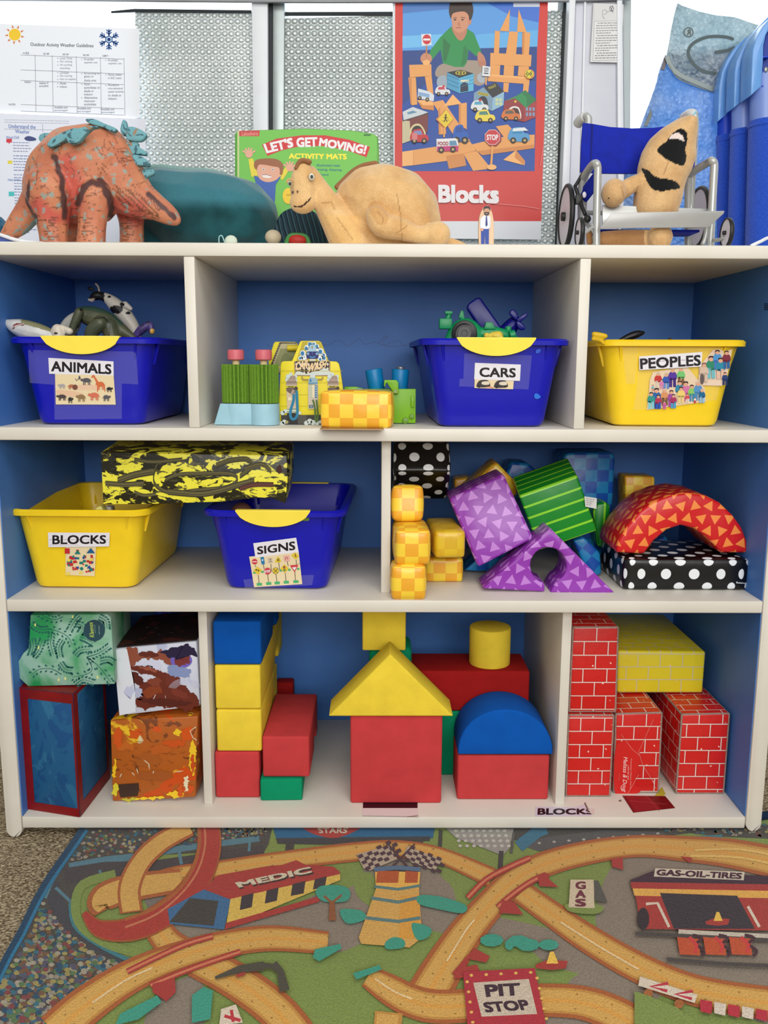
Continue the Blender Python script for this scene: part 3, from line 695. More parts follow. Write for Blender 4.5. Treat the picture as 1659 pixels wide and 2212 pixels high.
def attach(o,t):
    """make a world-space mesh a part of an already placed and turned thing"""
    M_=(Matrix.Translation(t.location)@Euler(t.rotation_euler).to_matrix().to_4x4()).inverted()
    o.data.transform(M_@Matrix.Translation(o.location)); o.location=(0,0,0); o.parent=t; return o
def tapes(t,qs,tf):
    o,n=binface(t)
    for q in qs:
        B=Art(lambda x,y:UPl(x,y,o,n),n,z0=.0003); B.tf=tf; B.poly(q,(1,1,1)); attach(B.build('clear_tape',tapem),t)
def quadr(A,x,y,w,h,c,lying=False,flip=1,neck=0):
    """small four-legged figure of a picture label"""
    A.blobp([(x-w*.4,y-h*.25),(x-w*.2,y-h*.5),(x+w*.2,y-h*.48),(x+w*.42,y-h*.2),(x+w*.3,y+h*.08),(x-w*.3,y+h*.08)],c)
    A.blobp([(x+flip*w*.36,y-h*(.35+neck)),(x+flip*w*.55,y-h*(.42+neck)),(x+flip*w*.66,y-h*(.2+neck)),(x+flip*w*.5,y-h*(.05+neck)),(x+flip*w*.36,y-h*.02)],c)
    if neck: A.line([(x+flip*w*.3,y-h*.2),(x+flip*w*.5,y-h*(.25+neck))],w*.16,c)
    for q in (-.3,-.15,.18,.33): A.line([(x+q*w,y),(x+q*w*1.08,y+h*.5)],w*.1,c,up=False)
    A.line([(x-flip*w*.4,y-h*.3),(x-flip*w*.52,y+h*.1)],w*.05,c)
# --- ANIMALS
yA=yz(195,918,Z2)
c0=U(193,918,yA); bA=make_bin('blue bin labelled ANIMALS with toy animals heaped over its rim','x',None,0) if False else None
def place_bin(label,m,pxl,pxr,pyb,Z,rz=0,**k):
    y=max(.018,UZ((pxl+pxr)/2,pyb,Z).y); db=k.get('db',.29); a=U(pxl,pyb,y); c=U(pxr,pyb,y); x=(a.x+c.x)/2
    ctr=Vector((x,y,Z+.0004))+Matrix.Rotation(rz,3,'Z')@Vector((0,db/2,0))
    return make_bin(label,m,tuple(ctr),rz,**k)
bA=place_bin('blue storage bin labelled ANIMALS, toy animals piled above its rim',PBL,72,318,918,Z2,R(0))
tapes(bA,[[(180,640),(870,650),(885,860),(780,855),(780,1080),(350,1085),(345,862),(190,850)]],(0,540,.3376))
A=lblart(bA,(90,760,.11453))
A.poly([(255,415),(1360,440),(1400,995),(270,990)],CR); A.poly([(130,112),(1357,180),(1362,445),(145,412)],LW)
A.blobp([(600,660),(820,610),(1050,640),(1060,720),(860,720),(640,720)],C(226,190,160)); A.blobp([(300,720),(600,740),(800,800),(600,850),(320,800)],C(222,186,152))
A.text('ANIMALS',[(190,178),(1312,238),(1312,418),(190,362)],INK,.022)
quadr(A,850,560,180,130,C(84,80,88),flip=-1); A.line([(700,510),(660,545),(640,500)],14,C(84,80,88)); A.blobp([(700,470),(720,450),(740,500),(705,520)],C(84,80,88))
quadr(A,1120,640,150,150,C(206,104,60),flip=-1,neck=.0); A.line([(1070,600),(985,450)],[50,24],C(206,104,60)); A.blobp([(940,485),(975,430),(1005,455),(985,480)],C(206,104,60)); A.line([(1060,620),(1060,750)],20,C(206,104,60)); A.line([(1190,620),(1196,748)],16,C(206,104,60))
quadr(A,390,650,130,90,C(166,160,160),flip=-1); quadr(A,570,660,140,90,C(176,104,74),flip=1); A.disc(635,665,50,C(116,70,54)); quadr(A,1280,710,110,90,C(40,38,42)); quadr(A,390,860,170,110,C(70,60,62),flip=-1); quadr(A,545,910,90,110,C(44,42,44)); quadr(A,755,870,160,130,C(140,112,76),flip=-1); quadr(A,1000,840,190,140,C(206,110,84),flip=-1); quadr(A,1225,870,130,110,C(84,84,92))
attach(A.build('picture_label',PRINT),bA)
# --- CARS
bC=place_bin('blue storage bin labelled CARS, holding toy vehicles, beside the right divider',PBL,944,1181,923,Z2,R(1))
tapes(bC,[[(515,590),(1042,605),(1015,870),(475,845),(478,790),(508,785)]],(860,600,.2773))
A=lblart(bC,(860,600,.2773)); A.poly([(596,790),(900,803),(895,868),(594,858)],CR); A.poly([(598,662),(955,676),(948,803),(592,790)],LW); A.text('CARS',[(636,700),(914,706),(912,775),(636,770)],INK,.022)
for x,y in ((665,825),(802,828)): A.blobp([(x-55,y+10),(x-30,y-25),(x+30,y-28),(x+52,y+5),(x+40,y+25),(x-45,y+28)],C(56,50,54)); A.blobp([(x-10,y-15),(x+40,y-18),(x+40,y+8),(x-10,y+5)],C(216,206,186)); A.disc(x-35,y+22,10,C(30,28,30)); A.disc(x+32,y+18,10,C(30,28,30))
A.line([(690,845),(740,856)],5,C(200,90,70)); attach(A.build('picture_label',PRINT),bC)
o_,n_=binface(bC); A=Art(lambda x,y:UPl(x,y,o_,n_),n_); A.blobp([(1155,851),(1160,850),(1168,857),(1160,862),(1154,858)],C(30,110,215)); attach(A.build('paint_spot',PRINT),bC); A=Art(lambda x,y:UPl(x,y,o_,n_),n_); A.blobp([(1158,756),(1167,754),(1166,761),(1158,763)],C(40,90,210)); attach(A.build('paint_spot',PRINT),bC)
# --- PEOPLES
bP=place_bin('yellow storage bin labelled PEOPLES, taped with cut out people pictures',PYE,1330,1546,922,Z2,R(-3),handles=0)
tapes(bP,[[(610,715),(1250,720),(1330,760),(1240,1150),(1150,1160),(670,1225),(560,1230),(590,1020)],[(470,715),(600,715),(575,1020),(500,1015)]],(1220,560,.2646))
A=lblart(bP,(1360,740,.14467))
A.poly([(300,560),(345,440),(860,362),(1020,560),(1120,680),(1140,880),(255,1005),(290,700)],C(224,200,170))
A.poly([(1100,280),(1240,110),(1330,100),(1420,130),(1530,100),(1440,560),(1380,645),(1020,635),(1040,350)],C(226,202,180))
def person(x,y,h,c1,c2,hair=C(60,40,36),skin=C(214,160,130)):
    w=h*.2; A.line([(x-w*.45,y+h*.5),(x-w*.5,y+h*.95)],w*.75,c2,up=False); A.line([(x+w*.45,y+h*.5),(x+w*.5,y+h*.95)],w*.75,c2,up=False)
    A.blobp([(x-w*.6,y+h*.2),(x+w*.6,y+h*.2),(x+w*1.1,y+h*.4),(x+w*.8,y+h*.58),(x-w*.8,y+h*.58),(x-w*1.1,y+h*.4)],c1)
    A.disc(x,y+h*.1,w*.55,skin,w*.65,n=10); A.blobp([(x-w*.55,y+h*.1),(x-w*.4,y),(x+w*.4,y),(x+w*.55,y+h*.1),(x,y+h*.05)],hair)
for a in [(425,440,260,C(190,44,44),C(206,190,170),C(200,190,170)),(545,455,250,C(40,84,170),C(90,130,190),C(190,176,150)),(640,380,300,C(80,44,150),C(60,30,120),C(200,180,150)),(765,370,280,C(110,190,110),C(120,80,50),C(200,180,150)),(475,550,150,C(206,120,170),C(206,130,160)),(345,630,100,C(120,180,200),C(200,150,130)),(745,570,300,C(40,130,160),C(206,180,150)),(835,580,320,C(200,110,160),C(196,100,150),C(40,30,30)),(925,630,260,C(130,190,90),C(50,130,170),C(40,30,30)),(1020,580,300,C(80,140,190),C(70,130,180),C(200,180,160)),(400,680,320,C(30,90,160),C(50,40,120),C(30,24,30)),(320,740,260,C(40,140,130),C(120,190,200),C(30,24,26)),(520,690,260,C(206,140,90),C(110,80,50),C(206,180,160)),(620,710,260,C(150,70,150),C(150,70,150),C(60,30,40)),(765,660,260,C(226,200,110),C(220,196,130),C(40,24,24)),(425,780,220,C(170,40,80),C(30,80,170)),(650,770,220,C(160,40,90),C(60,150,190),C(50,30,50)),(860,760,150,C(200,70,80),C(220,206,190),C(40,24,24)),(1075,690,220,C(10,96,140),C(140,180,206),C(200,180,160)),(515,870,130,C(190,90,150),C(190,90,150)),(970,815,90,C(226,206,190),C(190,50,60),C(40,24,24)),(1210,200,350,C(36,130,100),C(110,180,190),C(50,30,30)),(1305,110,300,C(70,140,200),C(60,110,180)),(1350,225,330,C(30,130,160),C(220,180,160),C(40,24,26)),(1440,120,280,C(120,30,50),C(30,90,150)),(1415,440,200,C(26,54,110),C(26,44,100)),(1105,300,300,C(206,180,160),C(206,180,160),C(120,90,80))]: person(*a)
A.disc(1075,540,28,C(90,80,80),80)
A.poly([(135,205),(1078,137),(1060,355),(140,408)],LW); scrib(A,150,1040,290,24,C(150,140,150),-.05); A.text('PEOPLES',[(152,240),(1046,185),(1048,335),(160,390)],INK,.022)
attach(A.build('picture_label',PRINT),bP)
# --- BLOCKS and SIGNS bins of the middle shelf
bB=place_bin('yellow storage bin labelled BLOCKS at the left end of the shelf',PYE,70,294,1272,Z3,R(-1.5),handles=0)
A=lblart(bB,(0,940,.5184)); A.poly([(275,460),(402,460),(395,587),(274,582)],CR)
random.seed(3)
for i in range(46):
    x=random.uniform(278,386); y=random.gauss(528,22); y=max(476,min(572,y)); s=random.uniform(7,15); c=random.choice([C(190,36,44),C(26,70,150),C(20,120,110),C(226,206,90),C(190,36,44)])
    if random.random()<.6: A.rect(x,y,x+s,y+s*.8,c)
    elif random.random()<.5: A.poly([(x,y+s),(x+s*.7,y),(x+s*1.4,y+s)],c)
    else: A.disc(x,y,s*.5,c)
A.poly([(312,494),(325,476),(338,494)],C(20,120,110)); A.poly([(362,490),(380,468),(398,490)],C(20,90,140)); A.rect(272,470,292,492,C(190,36,44)); A.poly([(202,404),(459,405),(457,462),(204,465)],LW); scrib(A,208,452,434,7,C(180,170,180),0); scrib(A,210,330,456,5,C(180,170,180),0)
A.text('BLOCKS',[(222,416),(443,416),(442,450),(222,452)],INK,.02); attach(A.build('picture_label',PRINT),bB)
bS=place_bin('blue storage bin labelled SIGNS under the end of the painted box',PBL,482,712,1274,Z3,R(-2))
A=lblart(bS,(520,1150,.09645))
A.poly([(190,540),(1300,435),(1380,1155),(300,1225),(235,800)],CR); A.poly([(283,240),(1243,115),(1300,440),(330,560)],LW); A.text('SIGNS',[(372,325),(1210,200),(1218,385),(382,488)],INK,.02)
bk=C(70,54,40); YE=C(220,190,50); RE=C(200,50,60); GR=C(70,170,110)
for x,y,x2,y2 in ((330,730,335,770),(510,700,525,820),(675,700,690,880),(850,660,875,840),(1045,640,1065,750),(1240,610,1250,720),(395,950,415,1140),(603,930,628,1120),(792,930,815,1110),(1000,910,1018,1095),(1212,880,1230,1080)): A.line([(x,y),(x2,y2)],14,bk,up=False)
A.up()
for x,y in ((418,1160),(627,1142),(817,1130),(1020,1112),(1235,1100)): A.poly([(x-60,y-30),(x+58,y-36),(x+64,y+28),(x-54,y+34)],GR,False)
for x,y in ((900,850),(1090,835),(1290,815),(490,880),(310,900)): A.poly([(x-30,y-20),(x+26,y-26),(x+30,y+20),(x-26,y+26)],GR,False)
A.up(); A.disc(314,652,64,RE); A.line([(262,655),(366,650)],18,LW); A.poly([(440,550),(520,545),(545,705),(470,715)],C(30,120,170)); A.disc(492,615,18,LW)
A.poly([(588,565),(715,552),(730,680),(605,693)],C(216,200,176)); A.text('TO BE',(625,580,690,630),bk,.02); A.line([(620,660),(710,652)],12,bk); A.poly([(840,530),(912,640),(890,665),(780,672),(770,640)],YE); A.line([(825,590),(832,640)],20,bk); A.line([(850,570),(862,640)],16,bk); A.poly([(960,520),(1090,508),(1108,635),(975,648)],C(226,170,160)); A.line([(1005,620),(1012,560),(1045,555),(1055,600)],12,C(150,40,50),sm=3); A.poly([(1215,440),(1310,520),(1240,605),(1133,515)],YE); A.line([(1220,470),(1228,520),(1250,545)],18,bk); A.line([(1228,520),(1212,545)],10,bk)
A.poly([(375,760),(480,840),(392,945),(283,850)],YE); A.line([(345,820),(420,850)],12,bk); A.disc(350,835,18,bk); A.disc(405,850,18,bk); A.disc(603,860,80,C(196,60,70),n=8,rot=22); A.text('STOP',[(535,850),(660,835),(664,885),(540,900)],LW,.03); A.disc(785,852,72,bk); A.disc(785,852,66,YE); A.line([(738,805),(832,900)],12,bk); A.line([(832,805),(738,900)],12,bk); A.poly([(978,710),(1082,800),(992,900),(890,805)],YE); A.poly([(955,750),(1000,745),(1005,860),(965,865)],bk)
for yy,cc in ((768,RE),(805,YE),(843,GR)): A.disc(982,yy,14,cc)
A.poly([(1105,730),(1295,715),(1212,885)],RE); A.poly([(1155,775),(1252,765),(1210,845)],LW); A.line([(1290,690),(1350,685)],8,C(60,90,120))
attach(A.build('picture_label',PRINT),bS)
tapes(bS,[[(60,1060),(300,1030),(1380,960),(1640,950),(1600,1180),(300,1260),(100,1240)]],(520,1150,.09645))
# ============================================================ soft block fabrics
def vinyl(name): return NB(name,.32,spec=.5)
def checkm(c1,c2,size):
    b=vinyl('checked_vinyl'); k=b.n('ShaderNodeTexChecker'); k.inputs['Scale'].default_value=1/size
    mp=b.n('ShaderNodeMapping'); mp.inputs['Location'].default_value=(.0001,.0001,.5*size); b.l(b.coord('UV'),mp.inputs[0]); b.l(mp.outputs[0],k.inputs[0])
    k.inputs[1].default_value=(*c1,1); k.inputs[2].default_value=(*c2,1)
    b.col(b.mix(b.rng(b.noise(14),.3,.8,0,.2),k.outputs[0],tuple(x*.7 for x in c1))); b.bump(b.noise(25,2),.35,.006); return b.m
def dotm(c1,c2,size,r):
    b=vinyl('dotted_vinyl'); u,v=b.uv(); vv=b.M('DIVIDE',v,size*.5); row=b.M('FLOOR',vv)
    uu=b.M('ADD',b.M('DIVIDE',u,size),b.M('MULTIPLY',b.M('PINGPONG',row,1.0),.5))
    a=b.M('MULTIPLY',b.M('SUBTRACT',b.M('FRACT',uu),.5),size); c=b.M('MULTIPLY',b.M('SUBTRACT',b.M('FRACT',vv),.5),size*.5)
    d=b.M('SQRT',b.M('ADD',b.M('MULTIPLY',a,a),b.M('MULTIPLY',c,c))); b.col(b.mix(b.rng(d,r,r-.0004),c1,c2)); b.bump(b.noise(25,2),.2,.004); return b.m
def stripem(c1,c2,size,duty,ax=1):
    b=vinyl('striped_vinyl'); u,v=b.uv(); w=b.M('FRACT',b.M('DIVIDE',(v if ax else u),size)); b.col(b.mix(b.M('LESS_THAN',w,duty),c1,c2)); b.bump(b.noise(25,2),.2,.004); return b.m
def trim_(c1,c2,size,r):
    b=vinyl('triangle_vinyl'); u,v=b.uv(); vv=b.M('ADD',b.M('DIVIDE',v,size*.9),.3); row=b.M('FLOOR',vv)
    uu=b.M('ADD',b.M('DIVIDE',u,size),b.M('MULTIPLY',b.M('PINGPONG',row,1.0),.5)); cu=b.M('FLOOR',uu)
    cb=b.n('ShaderNodeCombineXYZ'); b.l(cu,cb.inputs[0]); b.l(row,cb.inputs[1]); wn=b.n('ShaderNodeTexWhiteNoise'); b.l(cb.outputs[0],wn.inputs[0])
    an=b.M('MULTIPLY',wn.outputs['Value'],6.283); x=b.M('SUBTRACT',b.M('FRACT',uu),.5); y=b.M('MULTIPLY',b.M('SUBTRACT',b.M('FRACT',vv),.5),.9)
    ms=[]
    for k in range(3):
        a2=b.M('ADD',an,k*2.0944); ms.append(b.M('ADD',b.M('MULTIPLY',x,b.M('COSINE',a2)),b.M('MULTIPLY',y,b.M('SINE',a2))))
    mxx=b.M('MAXIMUM',ms[0],b.M('MAXIMUM',ms[1],ms[2])); b.col(b.mix(b.M('LESS_THAN',mxx,r),c1,c2)); b.bump(b.noise(22,2),.3,.006); return b.m
ORC=checkm(C(250,212,62),C(240,170,44),.0175); ORD=checkm(C(222,186,42),C(214,172,36),.0175)
BLC=checkm(C(26,130,190),C(14,76,172),.022); DOT=dotm(C(9,9,12),C(226,230,234),.0385,.0074)
PUR=trim_(C(142,52,170),C(186,122,208),.0235,.225); RDT=trim_(C(205,26,30),C(240,140,66),.0235,.225)
GST=stripem(C(4,136,34),C(140,216,44),.0195,.19); 
def put_block(name,label,m,dims,loc,rot=(0,0,0),r=.004,puff=.002,group=None,cat='soft block',cuts=9):
    me=tomesh(softbox(*dims,r,puff,cuts)); o=link(name,me,m,None,False,True); o.location=loc; o.rotation_euler=rot
    if group: o['group']=group
    return tag(o,label,cat)
def rest(px0,px1,pyb,Z,pyt,depth,name,label,m,**k):
    """upright block resting at height Z: photo edges -> place and size"""
    y=max(.002,UZ((px0+px1)/2,pyb,Z).y); a,c=U(px0,pyb,y),U(px1,pyb,y); h=U((px0+px1)/2,pyt,y).z-Z
    return put_block(name,label,m,(c.x-a.x,depth,h),((a.x+c.x)/2,y+depth/2,Z),**k)
OG='orange and yellow checked soft blocks'
# --- checked block on the upper shelf
rest(696,848,924,Z2,846,.052,'soft_block','orange and yellow checked soft block lying alone before the toy car wash',ORC,rot=(0,0,R(-6)),group=OG,puff=.003)
# --- column of checked blocks by the middle divider
S_=.0535
b1=rest(846,919,1297,Z3,1223,.055,'soft_block','orange checked soft cube, bottommost of the column beside the divider',ORC,group=OG,r=.006,puff=.003)
y2=.06
rest(918,1000,1258,Z3,1206,.11,'soft_block','orange checked soft block under the duller yellow one, on the shelf',ORC,group=OG,r=.005)
zt_=Z3+b1.dimensions.z if False else Z3+.0545
put_block('soft_block','orange checked soft block, second from the bottom of the divider column',ORC,(.056,.10,.058),(U(890,1180,.006).x,.058,zt_+.001),rot=(0,0,R(2)),r=.007,puff=.003,group=OG)
za=U(960,1207,.055).z
put_block('soft_block','dull yellow checked soft block whose squares hardly show, in the front stack',ORD,(.051,.13,.046),(U(967,1180,.05).x,.118,za+.001),rot=(0,0,R(4)),r=.006,puff=.002,group=OG)
put_block('soft_block','orange checked soft cube leaning under the black dotted block',ORC,(.0505,.052,.058),(U(881,1078,.06).x,.085,zt_+.0605),rot=(R(-12),0,0),r=.007,puff=.003,group=OG)
# black dotted block leaning on top
put_block('soft_block','black soft block with white dots leaning against the divider top',DOT,(.098,.10,.062),(U(916,1000,.06).x,.155,U(915,1052,.06).z-.012),rot=(R(-38),0,0),r=.006,puff=.001)
# --- big pieces
def pfab(label,m,pts,Y,dep,bev=.004,uvax=None,vec=None,seg=3,name='soft_block',cat='soft block',ang=30,tf=None,parent=None):
    P=PX(pts,Y,tf); o=obj(name,prism(P,vec or (0,dep,0),bev,seg,ang,uvax),m,parent,smooth=40)
    return o if parent else tag(o,label,cat)
pfab('purple soft block with lilac triangles, square and tilted against the checked stack',PUR,[(970,1077,.03),(1033,1226,0),(1153,1164,.0),(1088,1024,.03)],.075,.085,.005)
yT=yz(1180,1280,Z3)
hc=(1185,1222); hr=39
hole=[(hc[0]+hr*math.cos(R(a)),hc[1]+hr*math.sin(R(a))) for a in range(102,438,14)]
pfab('purple soft triangle block with a round hole and a slit below',PUR,[(1042,1272),(1177,1279)]+hole+[(1188,1281),(1329,1282),(1190,1142)],yT,.07,.0035,ang=40)
pfab('green soft block with light green stripes, tilted above the purple triangle',GST,[(1121,1072,0),(1166,1190,0),(1290,1147,0),(1247,1027,0)],.115,.085,.004,uvax=(U(1290,1147,.11)-U(1166,1190,.11)),vec=(-.012,.075,.045) if False else (0,.085,.022))
pfab('blue checked soft block standing at the back behind the striped one',BLC,[(1216,990),(1228,1200),(1318,1200),(1329,985),(1322,977),(1224,978)],.27,.09,.008,uvax=Vector((1,0,0)))
pfab('blue checked soft block, only its tip showing behind orange and green ones',BLC,[(1086,1040),(1100,1080),(1170,1075),(1163,1020),(1140,1000),(1104,998)],.31,.07,.006,uvax=Vector((1,0,.6)))
pfab('orange checked soft block tilted behind the purple square one',ORC,[(1000,1062),(1030,1110),(1118,1070),(1113,1040),(1072,997)],.22,.08,.006,uvax=Vector((1,0,.5)))
pfab('dark orange checked soft block lying low behind the dotted block',ORC,[(982,1035),(982,1075),(1010,1075),(1050,1045),(1010,1032)],.31,.06,.004,uvax=Vector((1,0,0)))
pfab('orange checked soft block at the back wall above the red arch',ORC,[(1350,1028),(1354,1205),(1411,1205),(1415,1030)],.27,.055,.004,uvax=Vector((1,0,0)))
pfab('blue checked soft block wedged low between triangle and dotted slab',BLC,[(1238,1168),(1275,1250),(1300,1240),(1297,1195),(1262,1160)],.16,.06,.004,uvax=Vector((1,0,-.8)))
pfab('green striped soft block standing in the dark behind the red arch',stripem(C(4,136,34),C(140,216,44),.0195,.19,0),[(1281,1105),(1292,1180),(1318,1190),(1318,1092),(1310,1085),(1290,1088)],.22,.06,.004,uvax=Vector((1,0,0)))
pfab('blue checked soft wedge behind the foot of the purple triangle',BLC,[(1003,1232),(1020,1234),(1100,1234),(1100,1190),(1040,1200)],.17,.07,.003,uvax=Vector((1,0,0)))
pfab('blue checked soft block seen through the opening of the red arch',BLC,[(1410,1170),(1415,1195),(1455,1195),(1440,1158)],.235,.05,.003,uvax=Vector((1,0,.4)))
yD=yz(1480,1276,Z3)
zD=U(1480,1207,yD).z
a_,c_=U(1346,1270,yD),U(1616,1270,yD)
put_block('soft_block','flat black soft slab with white dots under the red arch',DOT,(c_.x-a_.x,.16,zD-Z3),((a_.x+c_.x)/2,yD+.08,Z3),r=.007,puff=.0015)
A=Art(flatmap(yD-.0022),FN); A.text('©Lakeshore',[(1590,1256),(1611,1258),(1611,1261),(1590,1260)],C(200,204,210),.02)
attach_lbl=A.build('care_print',PRINT); sl=bpy.data.objects['soft_block']; 
for o in SC.objects:
    if o.get('label','').startswith('flat black soft slab'):
        attach_lbl.data.transform(Matrix.Translation(attach_lbl.location-Vector(o.location))); attach_lbl.location=(0,0,0); attach_lbl.parent=o; SLAB=o
# red arch: outline read off the photo, standing on the slab
outer=[(520,880),(540,790),(600,690),(700,575),(800,500),(930,450),(1060,430),(1190,450),(1300,505),(1400,600),(1465,690),(1505,790),(1512,883)]
inner=[(1305,883),(1262,830),(1190,760),(1110,700),(1010,675),(905,710),(810,790),(735,893)]
pfab('red soft arch block with orange triangles resting on the dotted slab',RDT,outer+inner,yD+.012,.12,.006,uvax=Vector((1,0,0)),tf=(1180,940,.2887),ang=40)
# white care tag of the green block
A=Art(flatmap(.112),FN,z0=.001); A.poly([(1262,1072),(1289,1076),(1288,1099),(1264,1094)],C(214,216,214)); 
for i in range(4): scrib(A,1266,1284-i*2,1077+i*4.2,2.6,C(80,80,84),.12)
tg=A.build('care_tag',PRINT)
for o in SC.objects:
    if o.get('label','').startswith('green soft block'):
        tg.data.transform(Matrix.Translation(tg.location-Vector(o.location))); tg.location=(0,0,0); tg.parent=o
# ============================================================ foam blocks
def foam(c): return mat(c,.85,.07,26,.35,700,spec=.2)
FB,FY,FR,FG,FD=foam(C(0,84,176)),foam(C(236,208,62)),foam(C(196,62,64)),foam(C(0,142,98)),foam(C(160,22,22))
def fblk(label,m,x0,x1,yb,yt,Z,dep,rz=0,bev=.004,y=None,slant=0,cat='foam block',name='foam_block',wx=0):
    y=max(.004,UZ((x0+x1)/2,yb,Z).y) if y is None else y
    a,c=U(x0,yb,y),U(x1,yb,y); h=U((x0+x1)/2,yt,y).z-Z
    bm=box(-(c.x-a.x)/2,(c.x-a.x)/2,0,dep,0,h,bev,3); o=obj(name,bm,m,None,False); o.location=((a.x+c.x)/2,y,Z+.0003); o.rotation_euler=(0,0,rz)
    tag(o,label,cat); return o
def archblk(label,m,x0,x1,yb,yt,Z,dep,y=None,rz=0,bev=.004,r=.03,at=.62):
    """block with a half-round notch cut through its long side, lying front to back"""
    y=max(.004,UZ((x0+x1)/2,yb,Z).y) if y is None else y
    a,c=U(x0,yb,y),U(x1,yb,y); h=U((x0+x1)/2,yt,y).z-Z; w=c.x-a.x
    P=[(0,0),(0,h),(dep,h),(dep,0)]; yc=dep*at
    P+=[(yc+r*math.cos(R(t)),r*math.sin(R(t))) for t in range(0,181,15)]
    bm=prism([Vector((-w/2,p[0],p[1])) for p in P],(w,0,0),bev,3,50); o=obj('foam_block',bm,m,None,False); o.location=((a.x+c.x)/2,y,Z+.0003); o.rotation_euler=(0,0,rz)
    return tag(o,label,'foam block')
r0=fblk('dark red foam block, bottommost of the tall stack by the divider',FR,466,562,1724,1625,Z4,.27)
yc_=r0.location.y; zz=Z4+r0.dimensions.z+.001
def ztop(px,py,y): return U(px,py,y).z
y1=archblk('yellow foam arch block, lower of the two yellow ones',FY,469,566,1624,1534,zz,.24,y=yc_+.0,r=.03,at=.72)
zz2=zz+U(515,1534,yc_).z-U(515,1624,yc_).z+.001
y2_=archblk('yellow foam arch block, upper of the two yellow ones',FY,466,564,1533,1437,zz2,.34,y=yc_,r=.033,at=.70)
zz3=zz2+U(515,1437,yc_).z-U(515,1533,yc_).z+.001
archblk('blue foam arch block on top of the yellow ones',FB,462,565,1436,1343,zz3,.27,y=yc_-.002,r=.03,at=.72)
g1=fblk('flat green foam plank lying under the red arch block',FG,563,653,1730,1684,Z4,.36,rz=R(1.5),bev=.003)
zg=Z4+ztop(608,1684,g1.location.y)-Z4+.001
archblk('lighter red foam arch block on the green plank',FR,568,669,1684,1592,zg,.20,y=g1.location.y+.006,rz=R(0),r=.028,at=.68)
fblk('small dark red foam block at the back behind the yellow stack',FD,598,634,1562,1475,Z4,.03,y=.36)
yq=yz(855,1736,Z4)
rc=fblk('big red foam cube holding the yellow triangle roof',FR,757,953,1736,1547,Z4,.10,y=yq)
zr=Z4+ztop(855,1547,yq)-Z4+.001
P=PX([(709,1544),(980,1544),(843,1409)],yq-.006)
dz=zr-P[0].z+.0005; P=[p+Vector((0,0,dz)) for p in P]
tag(obj('foam_block',prism(P,(0,.075,0),.0035,3),FY),'yellow foam triangle roof standing on the big red cube','foam block')
yp=yz(1085,1728,Z4)
rb=fblk('red foam block under the blue half round',FR,987,1184,1728,1632,Z4,.088,y=yp)
zb_=ztop(1085,1632,yp)+.001
arc=[(1092+103*math.cos(R(t)),1632-97*math.sin(R(t))**.9) for t in range(0,181,9)]
P=[p+Vector((0,0,zb_-U(1090,1632,yp).z+.0005)) for p in PX(arc,yp-.003)]
tag(obj('foam_block',prism(P,(0,.088,0),.003,3,50),FB),'blue foam half round dome on the red block','foam block')
# back row: green base, dark red long block, cylinder, green pillar and yellow block
yb_=.27
gb=fblk('long green foam block at the back carrying the dark red one',FG,850,1060,1675,1538,Z4,.09,y=yz(920,1675,Z4))
ygb=gb.location.y; zgb=ztop(920,1538,ygb)+.001
db_=fblk('long dark red foam block at the back under the yellow cylinder',FD,872,1142,1536,1450,zgb,.10,y=ygb+.001)
zdb=zgb+ztop(1000,1450,ygb-.008)-ztop(1000,1536,ygb-.008)+.001
cy=UZ(1057,1432,zdb).y; cx=U(1057,1432,cy).x; rcy=(U(1101,1400,cy).x-U(1013,1400,cy).x)/2; hcy=U(1057,1352,cy).z-zdb
tag(obj('foam_block',cyl((cx,cy,zdb),(cx,cy,zdb+hcy),rcy,seg=40,bev=.003),FY,smooth=40),'yellow foam cylinder standing on the dark red block','foam block')
gx0,gx1=U(797,1400,ygb+.03).x,U(889,1400,ygb+.03).x
tag(obj('foam_block',box(gx0,gx1,ygb+.01,ygb+.09,zdb,U(840,1403,ygb).z,.012,4),FG),'green foam block just showing below the high yellow block','foam block')
zy=U(840,1403,ygb).z+.001
tag(obj('foam_block',box(U(783,1380,ygb).x,U(876,1380,ygb).x,ygb-.01,ygb+.075,zy,zy+.085 if zy+.085<Z3-TH-.001 else Z3-TH-.001,.003,3),FY),'yellow foam block high up behind the triangle roof','foam block')
# ============================================================ cardboard bricks
def brickm(c,cm,bw,bh,dark=.55,off=0):
    b=NB('printed_brick',.38,spec=.5); t=b.n('ShaderNodeTexBrick'); mp=b.n('ShaderNodeMapping'); mp.inputs['Location'].default_value=(off,off*.3,0); b.l(b.coord('UV'),mp.inputs[0]); b.l(mp.outputs[0],t.inputs[0])
    t.inputs['Scale'].default_value=1; t.inputs['Mortar Size'].default_value=.0009; t.inputs['Mortar Smooth'].default_value=.1; t.inputs['Brick Width'].default_value=bw; t.inputs['Row Height'].default_value=bh; t.inputs['Bias'].default_value=0
    t.inputs['Color1'].default_value=(*c,1); t.inputs['Color2'].default_value=(*c,1); t.inputs['Mortar'].default_value=(*cm,1)
    t2=b.n('ShaderNodeTexBrick'); b.l(mp.outputs[0],t2.inputs[0]); t2.inputs['Scale'].default_value=1; t2.inputs['Mortar Size'].default_value=.0028; t2.inputs['Mortar Smooth'].default_value=1.0; t2.inputs['Brick Width'].default_value=bw; t2.inputs['Row Height'].default_value=bh
    dk=tuple(x*dark for x in c); body=b.mix(t2.outputs['Fac'],c,dk); sp_=b.M('GREATER_THAN',b.noise(330,1),.69); body=b.mix(sp_,body,dk)
    s2=b.M('GREATER_THAN',b.noise(160,0,off=3),.81); body=b.mix(s2,body,C(240,210,200))
    b.col(b.mix(t.outputs['Fac'],body,cm)); b.bump(b.noise(18,3),.25,.008); return b.m
